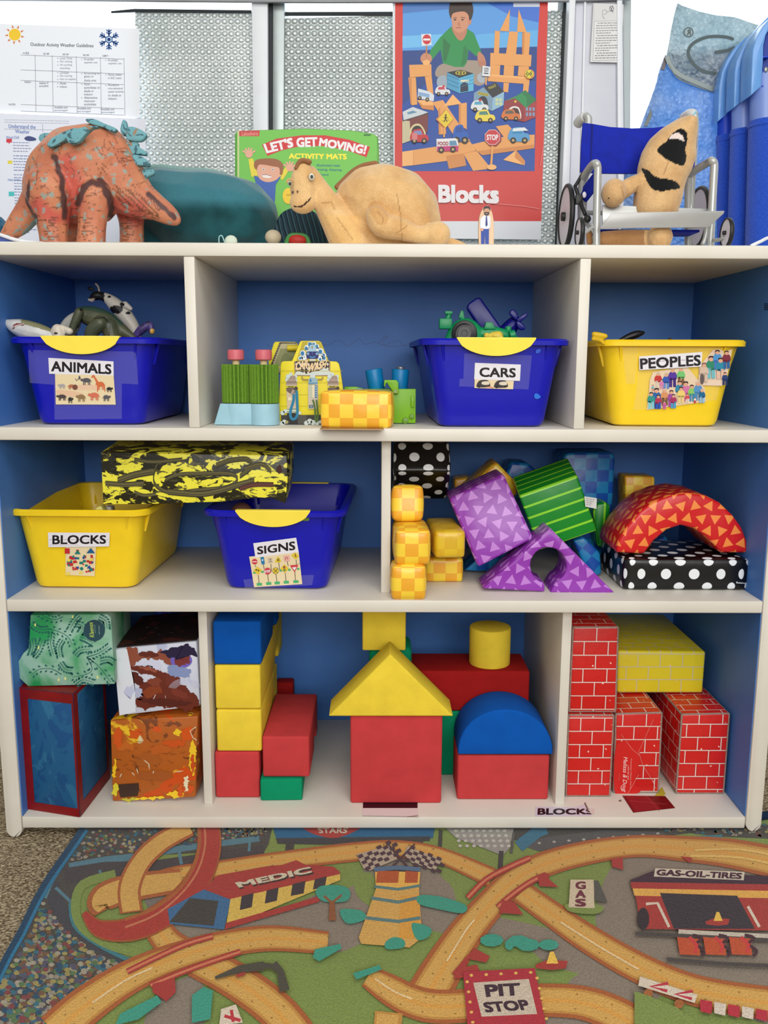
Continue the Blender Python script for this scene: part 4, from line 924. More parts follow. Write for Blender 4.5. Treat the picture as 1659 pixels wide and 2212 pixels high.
BR=[brickm(C(206,30,26),C(232,206,198),.0415,.0245,off=o) for o in (0,.011,.02,.03)]; BY=brickm(C(232,216,40),C(216,208,170),.041,.0245,.85,.006)
GRY=mat(C(150,128,118),.9,.2,120)
def carton(label,m,quad,dep,Z=None,y=None,vec=None,bev=.0045,rz=0,worn=True,uvax=None):
    """quad BL,BR,TR,TL in photo pixels"""
    y=UZ((quad[0][0]+quad[1][0])/2,(quad[0][1]+quad[1][1])/2,Z).y if y is None else y
    P=PX(quad,y)
    if Z is not None: dz_=Z+.0006-min(p.z for p in P); P=[p+Vector((0,0,dz_)) for p in P]; zl=Z+.0006; P[0].z=zl; P[1].z=zl
    t=thing('cardboard_brick' ,label,'cardboard block',tuple((P[0]+P[1])/2))
    bm=prism(P,vec or (0,dep,0),bev,3,30,uvax); obj('carton',bm,m,t)
    if worn:
        e=bmesh.new(); V=Vector(vec or (0,dep,0)); c4=sum(P,Vector())/4
        for i in range(4):
            a,c=P[i],P[(i+1)%4]; inn=lambda p:p+(c4-p).normalized()*.0022+V.normalized()*.0022
            tube([inn(a),inn(c)],.0021,6,1,e)
        for p in P: tube([p+(c4-p).normalized()*.003+V*.01,p+(c4-p).normalized()*.003+V*.95],.0021,6,1,e)
        obj('worn_edge',e,GRY,t)
    return t,P
yk=UZ(1270,1722,Z4).y
k1,P1=carton('red printed brick block, lower left under the upper red one',BR[0],[(1222,1722),(1318,1722),(1327,1545),(1228,1544)],.16,Z4,y=yk)
k2,P2=carton('red printed brick block bearing white cursive maker writing',BR[1],[(1325,1715),(1423,1713),(1431,1540),(1330,1543)],.17,Z4)
zk1=max(P1[2].z,P1[3].z)+.0012
k3,P3=carton('red printed brick block stacked highest beside the divider',BR[2],[(1229,1533),(1331,1533),(1337,1347),(1238,1347)],.16,zk1,y=yk+.004)
k4,P4=carton('red printed brick block standing apart at the right end',BR[3],[(1460,1716),(1564,1716),(1577,1541),(1473,1543)],.19,Z4,vec=None)
zk2=max(P2[2].z,P2[3].z,P4[2].z,P4[3].z)+.0012
k5,P5=carton('yellow printed brick block bridging two red ones',BY,[(1333,1498),(1518,1499),(1525,1409),(1334,1407)],.24,zk2,y=UZ(1425,1498,zk2).y if UZ(1425,1498,zk2).y>0 else .06,worn=False)
# maker's print on the second brick
yy2=P2[0].y; A=Art(flatmap(yy2-.0004),FN,z0=.0006); A.tf=(1180,1300,.2887)
A.blobp([(522,1070),(620,1060),(690,1100),(700,1180),(672,1290),(668,1370),(700,1385),(690,1430),(560,1435),(508,1400)],C(206,32,28),n=3)
A.text('Melissa & Doug',[(608,1160),(600,1425),(560,1420),(568,1158)],C(236,214,210),.0,ital=.25)
A.text('Customers Please Call Us',[(640,1172),(634,1400),(626,1400),(632,1172)],C(228,190,186),.0); A.text('1-800-284-3948',[(620,1225),(616,1330),(606,1330),(610,1225)],C(228,190,186),.0); A.text('10786',[(552,1285),(550,1335),(540,1335),(542,1285)],C(190,90,86),.0)
A.line([(565,1372),(556,1395),(575,1405)],4,C(236,214,210))
for q in ([(800,880),(740,1010),(690,1120),(720,1220),(790,1330),(820,1400)],[(560,990),(640,1100),(700,1150)],[(690,1290),(640,1380),(610,1430)]): A.line(q,1.8,C(226,170,160))
o=A.build('maker_print',PRINT); o.data.transform(Matrix.Translation(o.location-Vector(k2.location))); o.location=(0,0,0); o.parent=k2
# seam lines on the yellow brick's top
# ============================================================ painted boxes
def paintm(base,layers,rough=.6,bump=.2):
    b=NB('painted_card',rough,spec=.4); c=base
    for i,(cc,sc,th,dist,st) in enumerate(layers):
        vec=b.coord()
        if st!=(1,1,1):
            mp=b.n('ShaderNodeMapping'); mp.inputs['Scale'].default_value=st; b.l(vec,mp.inputs[0]); vec=mp.outputs[0]
        c=b.mix(b.rng(b.noise(sc,5,dist,vec,off=i*3.1),th-.012,th+.012),c,cc)
    b.col(c); b.bump(b.noise(40,4),bump,.003); return b.m
# yellow and black painted box across two bins
YB=paintm(C(238,230,70),[(C(38,36,20),24,.50,1.0,(1,1,2.0)),(C(90,86,50),34,.60,2.0,(1,1,2.6)),(C(236,228,66),48,.60,.5,(1,1,1))],.35)
yy=.05
P=PX([(223,1090),(617,1087),(624,984),(217,977)],yy); t=thing('painted_box','long yellow box smeared with black paint lying across two bins','box',tuple((P[0]+P[1])/2))
# drooping right flap on the front edge
P=PX([(223,1090),(330,1089),(480,1084),(560,1075),(590,1077),(616,1088),(621,1040),(620,984),(217,977)],yy)
obj('carton',prism(P,(0,.11,.012),.0015),YB,t); 
A=Art(flatmap(yy-.0003),FN,z0=.0003); A.tf=(0,940,.5184)
def swirl(pts,w,n=6,c0=C(44,40,22),c1=C(120,112,62)):
    for i in range(n):
        o_=(i-(n-1)/2)*w/n; A.line([(x,y+o_) for x,y in pts],w/n*(1.2 if i%2 else .8),mixc(c0,c1,(i*37%5)/5),sm=4)
swirl([(660,110),(640,170),(655,215),(720,240),(820,230),(950,215),(990,180),(950,160),(830,160),(740,165),(690,185)],18,6)
swirl([(490,190),(560,165),(640,150)],30,6); swirl([(700,235),(820,245),(900,235),(1000,205),(1060,190)],26,6); swirl([(900,125),(960,105),(1030,100),(1050,130),(1000,170)],22,6); swirl([(440,200),(520,205),(600,200)],22,5)
swirl([(560,100),(640,110),(760,100)],16,4); swirl([(1020,140),(1090,120),(1130,150)],22,5); swirl([(560,235),(600,250),(650,245)],14,4)
swirl([(1000,222),(1060,205),(1140,205)],20,4,C(60,20,16),C(110,60,50)); A.blobp([(1155,135),(1168,122),(1176,145),(1165,160),(1156,152)],C(60,16,14)); A.blobp([(455,92),(475,85),(485,100),(470,115),(456,108)],C(30,28,20)); A.blobp([(695,265),(712,262),(715,272),(700,278)],C(30,28,20))
o=A.build('paint_swirls',PRINT,t)
# blue box with red edges
BB=paintm(C(24,88,134),[(C(40,104,144),9,.56,3,(1,1,1)),(C(16,76,128),14,.58,2,(1,1,1))],.6)
pa,pb_,pc_=UZ(58,1748,Z4),UZ(173,1766,Z4),UZ(237,1682,Z4); pb_.y=max(pb_.y,-.004)
up=Vector((0,0,U(49,1490,pa.y).z-Z4)); up2=Vector((0,0,U(174,1497,pb_.y).z-Z4)); hh=Vector((0,0,(up.z+up2.z)/2))
vd=(pc_-pb_); vd.z=0
off=Vector((0,0,.0008)); pa+=off; pb_+=off
t=thing('painted_box','tall blue painted box with dark red painted edges at the left','box',tuple((pa+pb_)/2))
obj('carton',prism([pa,pb_,pb_+hh,pa+hh],vd,.003,2),BB,t)
RDM=mat(C(128,8,12),.5,.15,40)
def band(o,ax,ay,L,H,n,wl,wr,wb_,wt,jit=.0012):
    """painted border on one face"""
    b_=bmesh.new()
    def q(x0,y0,x1,y1):
        v=[b_.verts.new(o+ax*x+ay*y+n*.0006) for x,y in ((x0,y0),(x1,y0),(x1,y1),(x0,y1))]; b_.faces.new(v)
    q(0,0,wl,H); q(L-wr,0,L,H); q(wl,0,L-wr,wb_); q(wl,H-wt,L-wr,H); return b_
ax=(pb_-pa); L=ax.length; ax.normalize(); n=Vector((ax.y,-ax.x,0)); 
bm=band(pa,ax,Vector((0,0,1)),L,hh.z,n,.017,.0035,.015,.017)
vx=vd.normalized(); n2=Vector((vx.y,-vx.x,0)); n2=n2 if n2.x>0 else -n2
merge(bm,band(pb_,vx,Vector((0,0,1)),vd.length,hh.z,n2,.016,.01,.022,.006))
merge(bm,band(pa+hh,ax,vx,L,vd.length,Vector((0,0,1)),.02,.02,.03,.02)); obj('painted_edge',bm,RDM,t,smooth=None)
# orange painted box
OB=paintm(C(214,204,160),[(C(232,186,34),13,.40,1,(1,1,1)),(C(176,92,28),8,.44,1.5,(1,1,1)),(C(206,78,18),12,.56,1.5,(1,1,1)),(C(120,62,26),26,.62,2,(1,1,1))],.4,.4)
def pbox(label,m,quad,dep,Z,y=None,bev=.003,name='painted_box',vec=None):
    y=UZ((quad[0][0]+quad[1][0])/2,(quad[0][1]+quad[1][1])/2,Z).y if y is None else y
    P=PX(quad,y); dz_=Z+.0008-min(p.z for p in P); P=[p+Vector((0,0,dz_)) for p in P]
    t=thing(name,label,'box',tuple((P[0]+P[1])/2)); obj('carton',prism(P,vec or (0,dep,0),bev,2),m,t); return t,P,y
t,P,yo=pbox('cardboard box daubed with orange and yellow paint under the white one',OB,[(243,1737),(423,1728),(428,1553),(238,1562)],.20,Z4)
A=Art(flatmap(yo-.0004),FN,z0=.0004); A.tf=(0,1300,.2894); A.jit=11
A.poly([(885,1362),(1035,1352),(1038,1400),(1028,1448),(900,1460),(888,1420)],C(62,40,30))
random.seed(11)
def daub(x,y,w,h,c,k=9,sl=0):
    P=[]
    for i in range(k):
        a=2*math.pi*i/k; r=random.uniform(.7,1.15); P.append((x+w*r*math.cos(a)+sl*h*r*math.sin(a),y+h*r*math.sin(a)))
    A.blobp(P,c)
for a in ((880,1010,30,90,C(206,84,20)),(1010,990,55,40,C(206,84,20)),(945,1080,60,40,C(190,100,30)),(1440,1150,28,130,C(236,196,40)),(1320,970,35,22,C(236,196,40)),(855,1250,16,70,C(236,190,30)),(1100,1466,120,12,C(236,200,40)),(1310,1440,60,26,C(236,196,40)),(1390,990,50,60,C(206,84,20)),(1300,1060,90,30,C(200,82,24)),(1100,1180,130,60,C(166,88,30)),(1200,1100,100,40,C(184,92,30)),(1150,1300,120,40,C(160,84,30)),(1420,1400,22,40,C(206,80,26)),(1390,1360,20,60,C(226,214,180)),(950,970,18,36,C(232,190,40)),(860,1400,20,50,C(214,200,50)),(960,1476,60,12,C(190,180,60)),(1350,1410,18,50,C(206,84,26)),(1440,1210,14,60,C(200,76,26))): daub(*a)
for x,y,dx,dy in ((1075,1180,35,30),(1110,1200,6,50),(985,1270,20,25),(1020,1240,12,40),(910,1280,-14,30),(1150,1260,-8,20),(1370,1260,-60,8)): A.line([(x,y),(x+dx*.5,y+dy*.4),(x+dx,y+dy)],[3,9,3],C(214,196,160))
for i in range(14): x=random.uniform(900,1400);y=random.uniform(960,1400); A.line([(x,y),(x+random.uniform(20,60),y+random.uniform(-30,30))],[2,4,2],C(126,66,26))
A.line([(1465,930),(1420,960),(1440,1010),(1470,1030)],6,C(224,210,180)); A.build('paint_daubs',PRINT,t)
zob=max(P[2].z,P[3].z)
# white box with brown paint
WB=paintm(C(206,210,226),[(C(176,184,212),7,.55,1,(1,1,1))],.4,.3)
t,P,yw=pbox('white box smeared with brown and dark purple paint, balanced on the orange one',WB,[(260,1553),(433,1532),(425,1392),(243,1409)],.19,zob-.002,y=yo+.004)
dzw=P[0].z-U(260,1553,yw).z
obj('painted_lid',prism([P[3]+Vector((.001,.004,.0002)),P[2]+Vector((-.001,.004,.0002)),P[2]+Vector((-.001,.186,.0002)),P[3]+Vector((.001,.186,.0002))],(0,0,.0022)),paintm(C(30,14,14),[(C(76,28,24),18,.56,1.5,(1,1,1)),(C(96,110,104),60,.70,.5,(1,1,1))]),t,smooth=None)
A=Art(lambda x,y:U(x,y,yw-.0005)+Vector((0,0,dzw)),FN,z0=.0004); A.tf=(200,1300,.15672); A.jit=26
BN=C(104,40,26); BN2=C(140,74,54); BN3=C(84,30,22)
A.blobp([(480,680),(580,670),(640,760),(800,760),(950,700),(1100,820),(1150,920),(1000,880),(880,820),(700,850),(610,880),(530,930)],BN2,n=4)
A.blobp([(530,960),(640,920),(840,920),(980,1010),(1190,1080),(1200,1140),(1300,1230),(1460,1400),(1450,1460),(1390,1530),(1200,1530),(1050,1500),(860,1500),(640,1520),(580,1380),(700,1400),(700,1310),(660,1200),(740,1130),(900,1080),(790,1040),(620,1010)],BN,n=4)
A.blobp([(545,1000),(640,1040),(700,1130),(690,1190),(580,1170),(570,1290),(550,1100)],BN3,n=4); A.blobp([(700,1260),(850,1210),(960,1250),(860,1330),(720,1340)],C(134,58,28),n=4); A.blobp([(1000,1060),(1190,1090),(1180,1180),(1060,1200)],C(110,46,36),n=4)
A.disc(1225,850,150,C(110,96,190),105); A.blobp([(1130,860),(1200,800),(1330,800),(1350,880),(1250,930),(1150,930)],C(120,50,50),n=4)
A.blobp([(950,730),(1050,680),(1240,640),(1300,600),(1360,660),(1420,700),(1425,800),(1380,770),(1240,800),(1140,860),(1100,810),(980,770)],C(34,24,60),n=4)
A.blobp([(1030,930),(1130,900),(1250,940),(1350,980),(1330,1080),(1200,1080),(1060,1050)],C(130,146,190),n=4)
for k in range(7): A.line([(1280+ (140+k*16)*math.cos(R(a)),1270-(100+k*12)*math.sin(R(a))) for a in range(20,165,12)],3.5,C(206,210,232),up=False)
A.up(); A.line([(870,1320),(820,1430),(835,1445)],9,C(216,206,206)); A.line([(1005,1330),(1020,1500)],6,C(206,190,190)); A.blobp([(630,890),(760,840),(880,850),(950,900),(930,990),(860,960),(800,910),(640,930)],C(206,208,230),n=4); A.blobp([(590,1250),(680,1220),(700,1320),(690,1370),(600,1370)],C(176,182,210),n=4); A.blobp([(430,1590),(470,1575),(480,1600),(440,1608)],C(60,30,26)); A.jit=14
for pl,cc in (([(620,760),(760,720),(900,760),(880,800),(700,800)],C(96,38,28)),([(660,1400),(900,1370),(1200,1400),(1380,1440),(1200,1480),(900,1470)],C(84,30,20)),([(760,1130),(900,1100),(960,1160),(840,1200)],C(128,60,40)),([(1080,1240),(1250,1260),(1330,1380),(1150,1340)],C(120,50,36)),([(640,950),(760,930),(900,990),(820,1000)],C(150,80,60))): A.blobp(pl,cc)
A.poly([(292,705),(478,690),(560,1100),(590,1290),(600,1560),(375,1605)],C(218,222,232)); A.blobp([(450,1230),(560,1200),(570,1310),(520,1390),(440,1300)],C(190,196,222))
A.build('paint_smears',PRINT,t)
# loose tissue carton lid and blue box behind
tag(obj('painted_box',box(U(333,1350,.27).x,U(426,1350,.27).x,.27,.37,Z4+.0006,Z3-TH-.002,.003),paintm(C(8,26,120),[(C(26,62,160),12,.55,2,(3,1,.5))])),'deep blue painted box at the back behind the white one','box')
# tissue box, crushed
b=NB('tissue_print',.5,spec=.4); b.col(b.mix(b.rng(b.noise(16,4,.5),.42,.62),C(150,190,172),C(34,150,84)))
b.bump(b.noise(14,3),.3,.01); TG=b.m
zb2=pa.z+hh.z
quad=[(61,1488),(248,1483),(246,1440),(240,1340),(232,1332),(66,1334),(64,1380),(62,1407),(51,1416),(27,1456)]
ytb=max(pa.y,.03)+.0
P=PX(quad,ytb); dzt=zb2+.0008-min(p.z for p in P); P=[p+Vector((0,0,dzt)) for p in P]
t=thing('tissue_box','crushed green leaf patterned tissue box on the tall blue box','tissue box',tuple((P[0]+P[1])/2))
back=[p+Vector((-.012,.15,.0)) for p in P]
obj('carton',prism(P,(0,.15,0),.0012,2,back=back),TG,t)
A=Art(lambda x,y:U(x,y,ytb-.0005)+Vector((0,0,dzt)),FN,z0=.0004); A.tf=(0,1300,.28933)
LF=C(30,98,92); LF2=C(60,90,110)
def sprig(pts,n,w=21,sz=17):
    A.line(pts,[7]+[4]*(len(pts)-2)+[2],LF,sm=4,up=False); Q=smoothpts([(x,y,0) for x,y in pts],max(2,n//(len(pts)-1)))
    for i,p in enumerate(Q[1:]):
        d=(Q[min(len(Q)-1,i+2)]-Q[i]); l=d.length or 1; nx,ny=-d.y/l,d.x/l; ang=math.degrees(math.atan2(d.y,d.x))
        for sg in (-1,1): A.disc(p.x+nx*w*sg,p.y+ny*w*sg,sz*.62,LF,sz*.36,n=8,rot=ang+sg*35,up=False)
Apt=[(650,430),(740,400),(815,350)],[(650,430),(690,520),(640,560),(540,580)],[(650,430),(740,500),(800,580),(830,620)],[(370,220),(300,225),(240,190)],[(370,220),(440,240),(510,280),(540,340)],[(390,240),(380,330),(400,410)],[(460,560),(390,520),(300,520),(240,560)],[(450,470),(490,520),(540,530)],[(560,420),(600,380),(680,370)],[(600,280),(650,300),(700,330)],[(470,130),(420,150),(360,140),(300,110)],[(600,120),(560,160),(520,230)],[(250,430),(290,380),(320,300)],[(740,130),(790,160),(800,220)],[(560,640),(620,600),(700,620)],[(750,460),(810,450),(850,470)],[(240,290),(250,350),(230,420)],[(470,300),(440,360),(450,430)],[(560,180),(620,200),(600,250)]
for q in Apt: sprig(q,8)
A.up(); A.disc(705,232,80,C(34,70,84)); A.text('Kleenex',[(672,285),(660,170),(694,166),(706,282)],C(190,214,90),.01,ital=.3); A.text('anti-viral',[(708,250),(704,190),(712,190),(716,250)],C(150,190,160),0); A.text('with Lotion',[(738,262),(734,195),(744,195),(748,262)],C(150,190,160),0)
for x,y in ((265,190),(545,130),(290,360),(490,590),(440,600),(730,580)): A.disc(x,y,7,C(220,226,140),13,n=8,up=False)
A.build('leaf_print',PRINT,t)
# ============================================================ toys on top of the shelf
def yb(Y,x=829): return proj(Vector((U(x,530,Y).x,Y,Z1)))[1]
ZT=Z1+.0006
def plushm(name,rough=.9,grain=.10,gs=500,bump=.35): return colmat(name,rough,grain,gs,bump,sheen=.35,spec=.15)
PLUSH=plushm('plush'); FOAMC=colmat('painted_toy_skin',.55,.06,300,.12,spec=.35)
# --- orange plated dinosaur
YS=.15; B=yb(YS,150)
el=[]
el+=T(YS,[(88,430,34),(104,402,50),(134,386,72),(166,370,84),(196,360,83),(222,352,70),(252,388,60),(290,424,43),(333,446,28),(362,463,21),(378,474,13)])
el+=T(YS,[(190,400,78),(150,410,66)])+T(YS+.01,[(90,425,38),(64,455,28),(44,480,24),(25,500,18),(4,B-16,13)])
el+=T(YS-.045,[(108,410,52),(112,465,36),(116,510,29),(118,B-4,30)])+T(YS-.05,[(205,425,36),(200,475,29),(197,520,29),(196,B-4,32)])
el+=T(YS+.05,[(280,440,34),(284,485,25),(285,B-4,26)])+T(YS+.05,[(150,460,30),(150,B-4,24)])
stripes=[([(118,338),(132,380),(138,430),(140,470)],7),([(170,440),(180,405),(200,393),(222,400),(236,430),(240,465)],8),([(214,388),(232,410),(242,450)],7),([(62,390),(60,440),(80,478)],4),([(322,420),(345,440),(375,470)],6)]
reds=[([(150,345),(158,430),(150,470)],26),([(250,450),(300,470)],24),([(80,440),(120,470)],18),([(300,445),(250,440)],16)]
wr=[]
random.seed(21)
for i in range(150):
    x,y=random.uniform(60,360),random.uniform(290,520); l=random.uniform(5,24); a=random.uniform(-.5,.5)+(1.2 if x<250 and y<400 else 0); wr.append([(x,y),(x+l*math.cos(a),y+l*math.sin(a))])
for i in range(26): x=255+i*3.6; wr.append([(x,400+i*1.6),(x-4,425+i*1.6),(x-1,455+i*.6)])
for y in range(470,530,6):
    for x0 in (92,170,262): wr.append([(x0+random.uniform(0,14),y),(x0+random.uniform(20,46),y+random.uniform(-2,3))])
def stegcol(x,y,p):
    c=mixc(C(204,134,98),C(190,114,86),.5+nz(p,30))
    for pl,w in reds: d=segd(x,y,pl)+nz(p,40,3)*14; c=mixc(C(196,92,78),c,(d-w*.3)/(w*.9))
    n=nz(p,95,9)+.5*nz(p,200,4)
    if n>.44: c=mixc(c,C(128,166,160),.75)
    if nz(p,120,20)+.4*nz(p,260,2)>.52: c=mixc(c,C(130,84,66),.6)
    for pl,w in stripes:
        d=segd(x,y,pl)+nz(p,90,5)*4; c=mixc(C(86,58,56),c,(d-w*.6)/(w*.5))
    for pl in wr:
        if abs(pl[0][0]-x)<26 and abs(pl[0][1]-y)<32 and segd(x,y,pl)<.9: c=mixc(c,C(96,58,44),.75); break
    if 48<x<80 and segd(x,y,[(78,480),(55,505)])<7: c=mixc(c,C(110,168,168),.8)
    return c
t=thing('toy_dinosaur','orange plated toy dinosaur, head lowered to the right, at the left end','toy dinosaur',(U(180,530,YS).x,YS,ZT))
fuse('body',el,FOAMC,t,.0021,3,stegcol,ZT)
TEAL=paintm(C(108,164,174),[(C(62,100,112),60,.56,2,(1,1,1)),(C(150,122,96),34,.66,1,(1,1,1))],.7,.3)
plates=[([(905,100),(915,80),(1000,85),(1100,130),(1220,180),(1190,215),(1090,170),(960,135)],-.04),([(700,290),(715,235),(790,190),(940,155),(1040,165),(960,185),(890,250),(830,320),(740,340)],-.085),([(495,350),(540,290),(640,230),(770,180),(810,185),(730,250),(680,300),(560,370),(510,375)],-.075),([(405,280),(440,235),(540,228),(630,240),(640,260),(540,310),(480,350),(425,320)],.0),([(396,410),(430,368),(530,372),(500,420),(440,465),(405,440)],.01),([(302,490),(330,473),(400,500),(385,530),(330,568)],.015),([(243,700),(275,698),(262,745),(245,735)],.02),
([(1265,190),(1290,95),(1320,100),(1342,190),(1335,240),(1290,250)],.0),([(1340,170),(1430,170),(1530,225),(1535,270),(1480,315),(1380,310),(1325,290)],-.02),([(1310,340),(1400,318),(1450,330),(1455,370),(1530,420),(1530,460),(1430,450),(1340,470)],-.015),([(1345,480),(1420,455),(1500,480),(1575,545),(1560,580),(1460,570),(1400,560)],-.02),([(1465,640),(1540,600),(1610,610),(1620,660),(1560,690),(1520,720),(1470,710)],-.01)]
for pl,dy in plates:
    P=smoothpts([(x,y,0) for x,y in pl],3,True); pts=[U(p.x*.20495,240+p.y*.20495,YS+dy) for p in P]
    obj('back_plate',prism(pts,(0,.012,0),.003,2,40),TEAL,t,smooth=60)
# --- teal plush with scalloped ridge
YT=.30; B=yb(YT,450)
el=T(YT,[(345,440,70),(400,462,86),(455,470,92),(520,475,78),(552,500,46)])+T(YT,[(330,470,50),(332,B-30,45)])+T(YT-.02,[(560,520,26),(585,B-20,18)])
el+=T(YT,[(430,B-60,60),(520,B-50,50)])
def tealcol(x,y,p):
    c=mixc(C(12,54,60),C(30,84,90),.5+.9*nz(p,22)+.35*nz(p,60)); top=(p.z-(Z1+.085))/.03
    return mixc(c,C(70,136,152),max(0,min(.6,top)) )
t=thing('plush_dinosaur','large dark teal plush dinosaur lying behind the orange one','plush toy',(U(450,530,YT).x,YT,ZT))
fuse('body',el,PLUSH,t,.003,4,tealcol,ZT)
rg=bmesh.new(); ridge=smoothpts([(312,366,0),(350,364,0),(400,370,0),(440,372,0),(480,380,0),(515,398,0),(545,422,0),(570,452,0),(585,480,0)],7)
prv=None
for p in ridge: ball(U(p.x,p.y-3,YT),.0052,.005,.0052,None,8,rg)
obj('ridge',rg,mat(C(132,164,160),.9),t)
# small light ribbon knot in front
t=thing('ribbon','small pale ribbon knot in front of the teal plush dinosaur','ribbon',tuple(U(494,B,.12))[:2]+(ZT,))
yk_=.06; Bk=yb(yk_,494)
obj('loop',tube([U(474,Bk-2,yk_),U(473,513,yk_),U(479,509,yk_),U(484,520,yk_),U(488,Bk-2,yk_)],.0009,6,5),mat(C(150,196,196),.7),t)
obj('knot',fuse.__call__ and ball(U(499,521,yk_),.010,.007,.009),mat(C(196,206,190),.8),t)
# --- striped sail toy
YD=.218; B=yb(YD,645)
pts=[(588,B),(590,505),(597,475),(612,455),(640,446),(672,452),(700,478),(712,505),(712,B)]
P=smoothpts([(x,y,0) for x,y in pts],4)
t=thing('toy_dinosaur','dark blue green ribbed sail toy dinosaur between teal and tan plush','toy dinosaur',(U(650,530,YD).x,YD,ZT))
b=NB('sail_skin',.5,spec=.4); wv=b.n('ShaderNodeTexWave'); wv.inputs['Scale'].default_value=38; wv.inputs['Distortion'].default_value=1.2; wv.bands_direction='X'; mp=b.n('ShaderNodeMapping'); mp.inputs['Rotation'].default_value=(0,.25,0); b.l(b.coord(),mp.inputs[0]); b.l(mp.outputs[0],wv.inputs[0])
b.col(b.mix(wv.outputs[1],C(16,38,50),C(40,76,88))); b.bump(wv.outputs[1],.8,.004)
obj('sail',prism([U(p.x,p.y,YD) for p in P],(0,.022,0),.008,3,40),b.m,t,smooth=60)
obj('frill',tube([U(614,B,YD-.015),U(622,515,YD-.015),U(642,508,YD-.015),U(664,516,YD-.015),U(670,B,YD-.015)],.004,8,5),mat(C(70,140,70),.5),t)
obj('mouth',ball(U(643,518,YD-.014),.017,.008,.010),mat(C(186,40,30),.5),t)
obj('foot',ball(U(590,512,YD-.03),.014,.014,.012),mat(C(190,176,150),.7),t)
# --- activity mats box
YB_=.385
t=thing('mat_box','green cardboard activity mats box with a cartoon child, standing behind plush dinosaurs','box',(U(660,530,YB_).x,YB_,ZT))
B=yb(YB_,660)
cp=[(507,B),(507,290),(512,282),(660,277),(757,281),(806,288),(817,296),(819,330),(817,B)]
obj('carton',prism([U(x,y,YB_) for x,y in cp],(0,.028,0),.0025,2),mat(C(98,168,70),.35,.05,20),t)
A=Art(flatmap(YB_-.0004),FN,z0=.0004); A.tf=(500,240,.3617)
A.poly([(34,180),(34,120),(440,108),(700,118),(855,140),(868,170),(866,900),(34,900)],C(112,190,76)); A.poly([(45,118),(170,116),(166,150),(46,150)],C(196,60,60)); A.text('Lakeshore',[(62,124),(160,122),(158,145),(62,147)],C(226,160,150),.01)
A.poly([(36,118),(46,118),(46,560),(36,560)],C(196,206,150)); A.rect(790,138,832,148,C(40,110,50))
O1=[(182,200),(270,165),(420,145),(560,145),(700,170),(828,215),(806,276),(680,230),(540,208),(400,212),(300,235),(214,268)]
A.poly(O1,C(202,44,48)); WH=C(232,230,232)
def arcw(t_,x0,y0,x1,y1,h,c): A.text(t_,[(x0,y0),(x1,y1),(x1,y1+h),(x0,y0+h)],c,.05)
A.text("LET'S",[(193,198),(360,160),(368,212),(212,250)],WH,.05); A.text('GET',[(390,162),(510,158),(512,212),(392,214)],WH,.05); A.text('MOVING!',[(530,162),(808,208),(796,256),(524,208)],WH,.05)
A.text('ACTIVITY MATS',[(344,255),(686,258),(686,288),(344,284)],C(244,228,60),.035)
A.text('illustrated mats',[(510,316),(648,318),(648,332),(510,330)],C(34,110,150),.012); A.text('jumping, skipping,',[(500,342),(660,345),(660,360),(500,358)],C(34,110,150),.012); A.text('and more!',[(510,372),(580,374),(580,386),(510,385)],C(34,110,150),.012)
SK=C(222,166,140); A.line([(140,390),(125,330),(115,285)],[40,34,26],C(226,206,60),sm=4); A.line([(290,400),(315,370),(335,340)],[40,32,24],C(226,206,60),sm=4)
for cx,cy,s in ((105,258,1),(350,340,-1)):
    A.disc(cx,cy,22,SK)
    for k,an in enumerate((-150,-120,-92,-64,-30)): A.line([(cx,cy),(cx+44*math.cos(R(an)),cy+40*math.sin(R(an)))],11,SK)
A.poly([(135,385),(175,400),(270,405),(300,385),(265,440),(255,620),(150,620),(150,450)],C(50,92,172)); A.blobp([(150,330),(160,300),(215,290),(290,310),(295,370),(270,410),(215,425),(165,400)],SK); A.blobp([(135,330),(145,295),(200,284),(270,288),(308,320),(305,375),(290,378),(285,340),(240,330),(200,322),(165,322),(150,350)],C(150,92,56)); A.blobp([(180,380),(215,378),(240,388),(230,400),(195,398)],C(236,226,222)); A.line([(182,382),(210,380),(238,388)],4,C(150,80,60))
for ex in (193,248): A.disc(ex,350,7,WH); A.disc(ex,350,4,C(40,40,44))
A.disc(340,508,34,C(240,200,40),48); A.text('YOGA',(326,496,354,508),C(120,80,20),.01)
A.build('printed_front',PRINT,t)
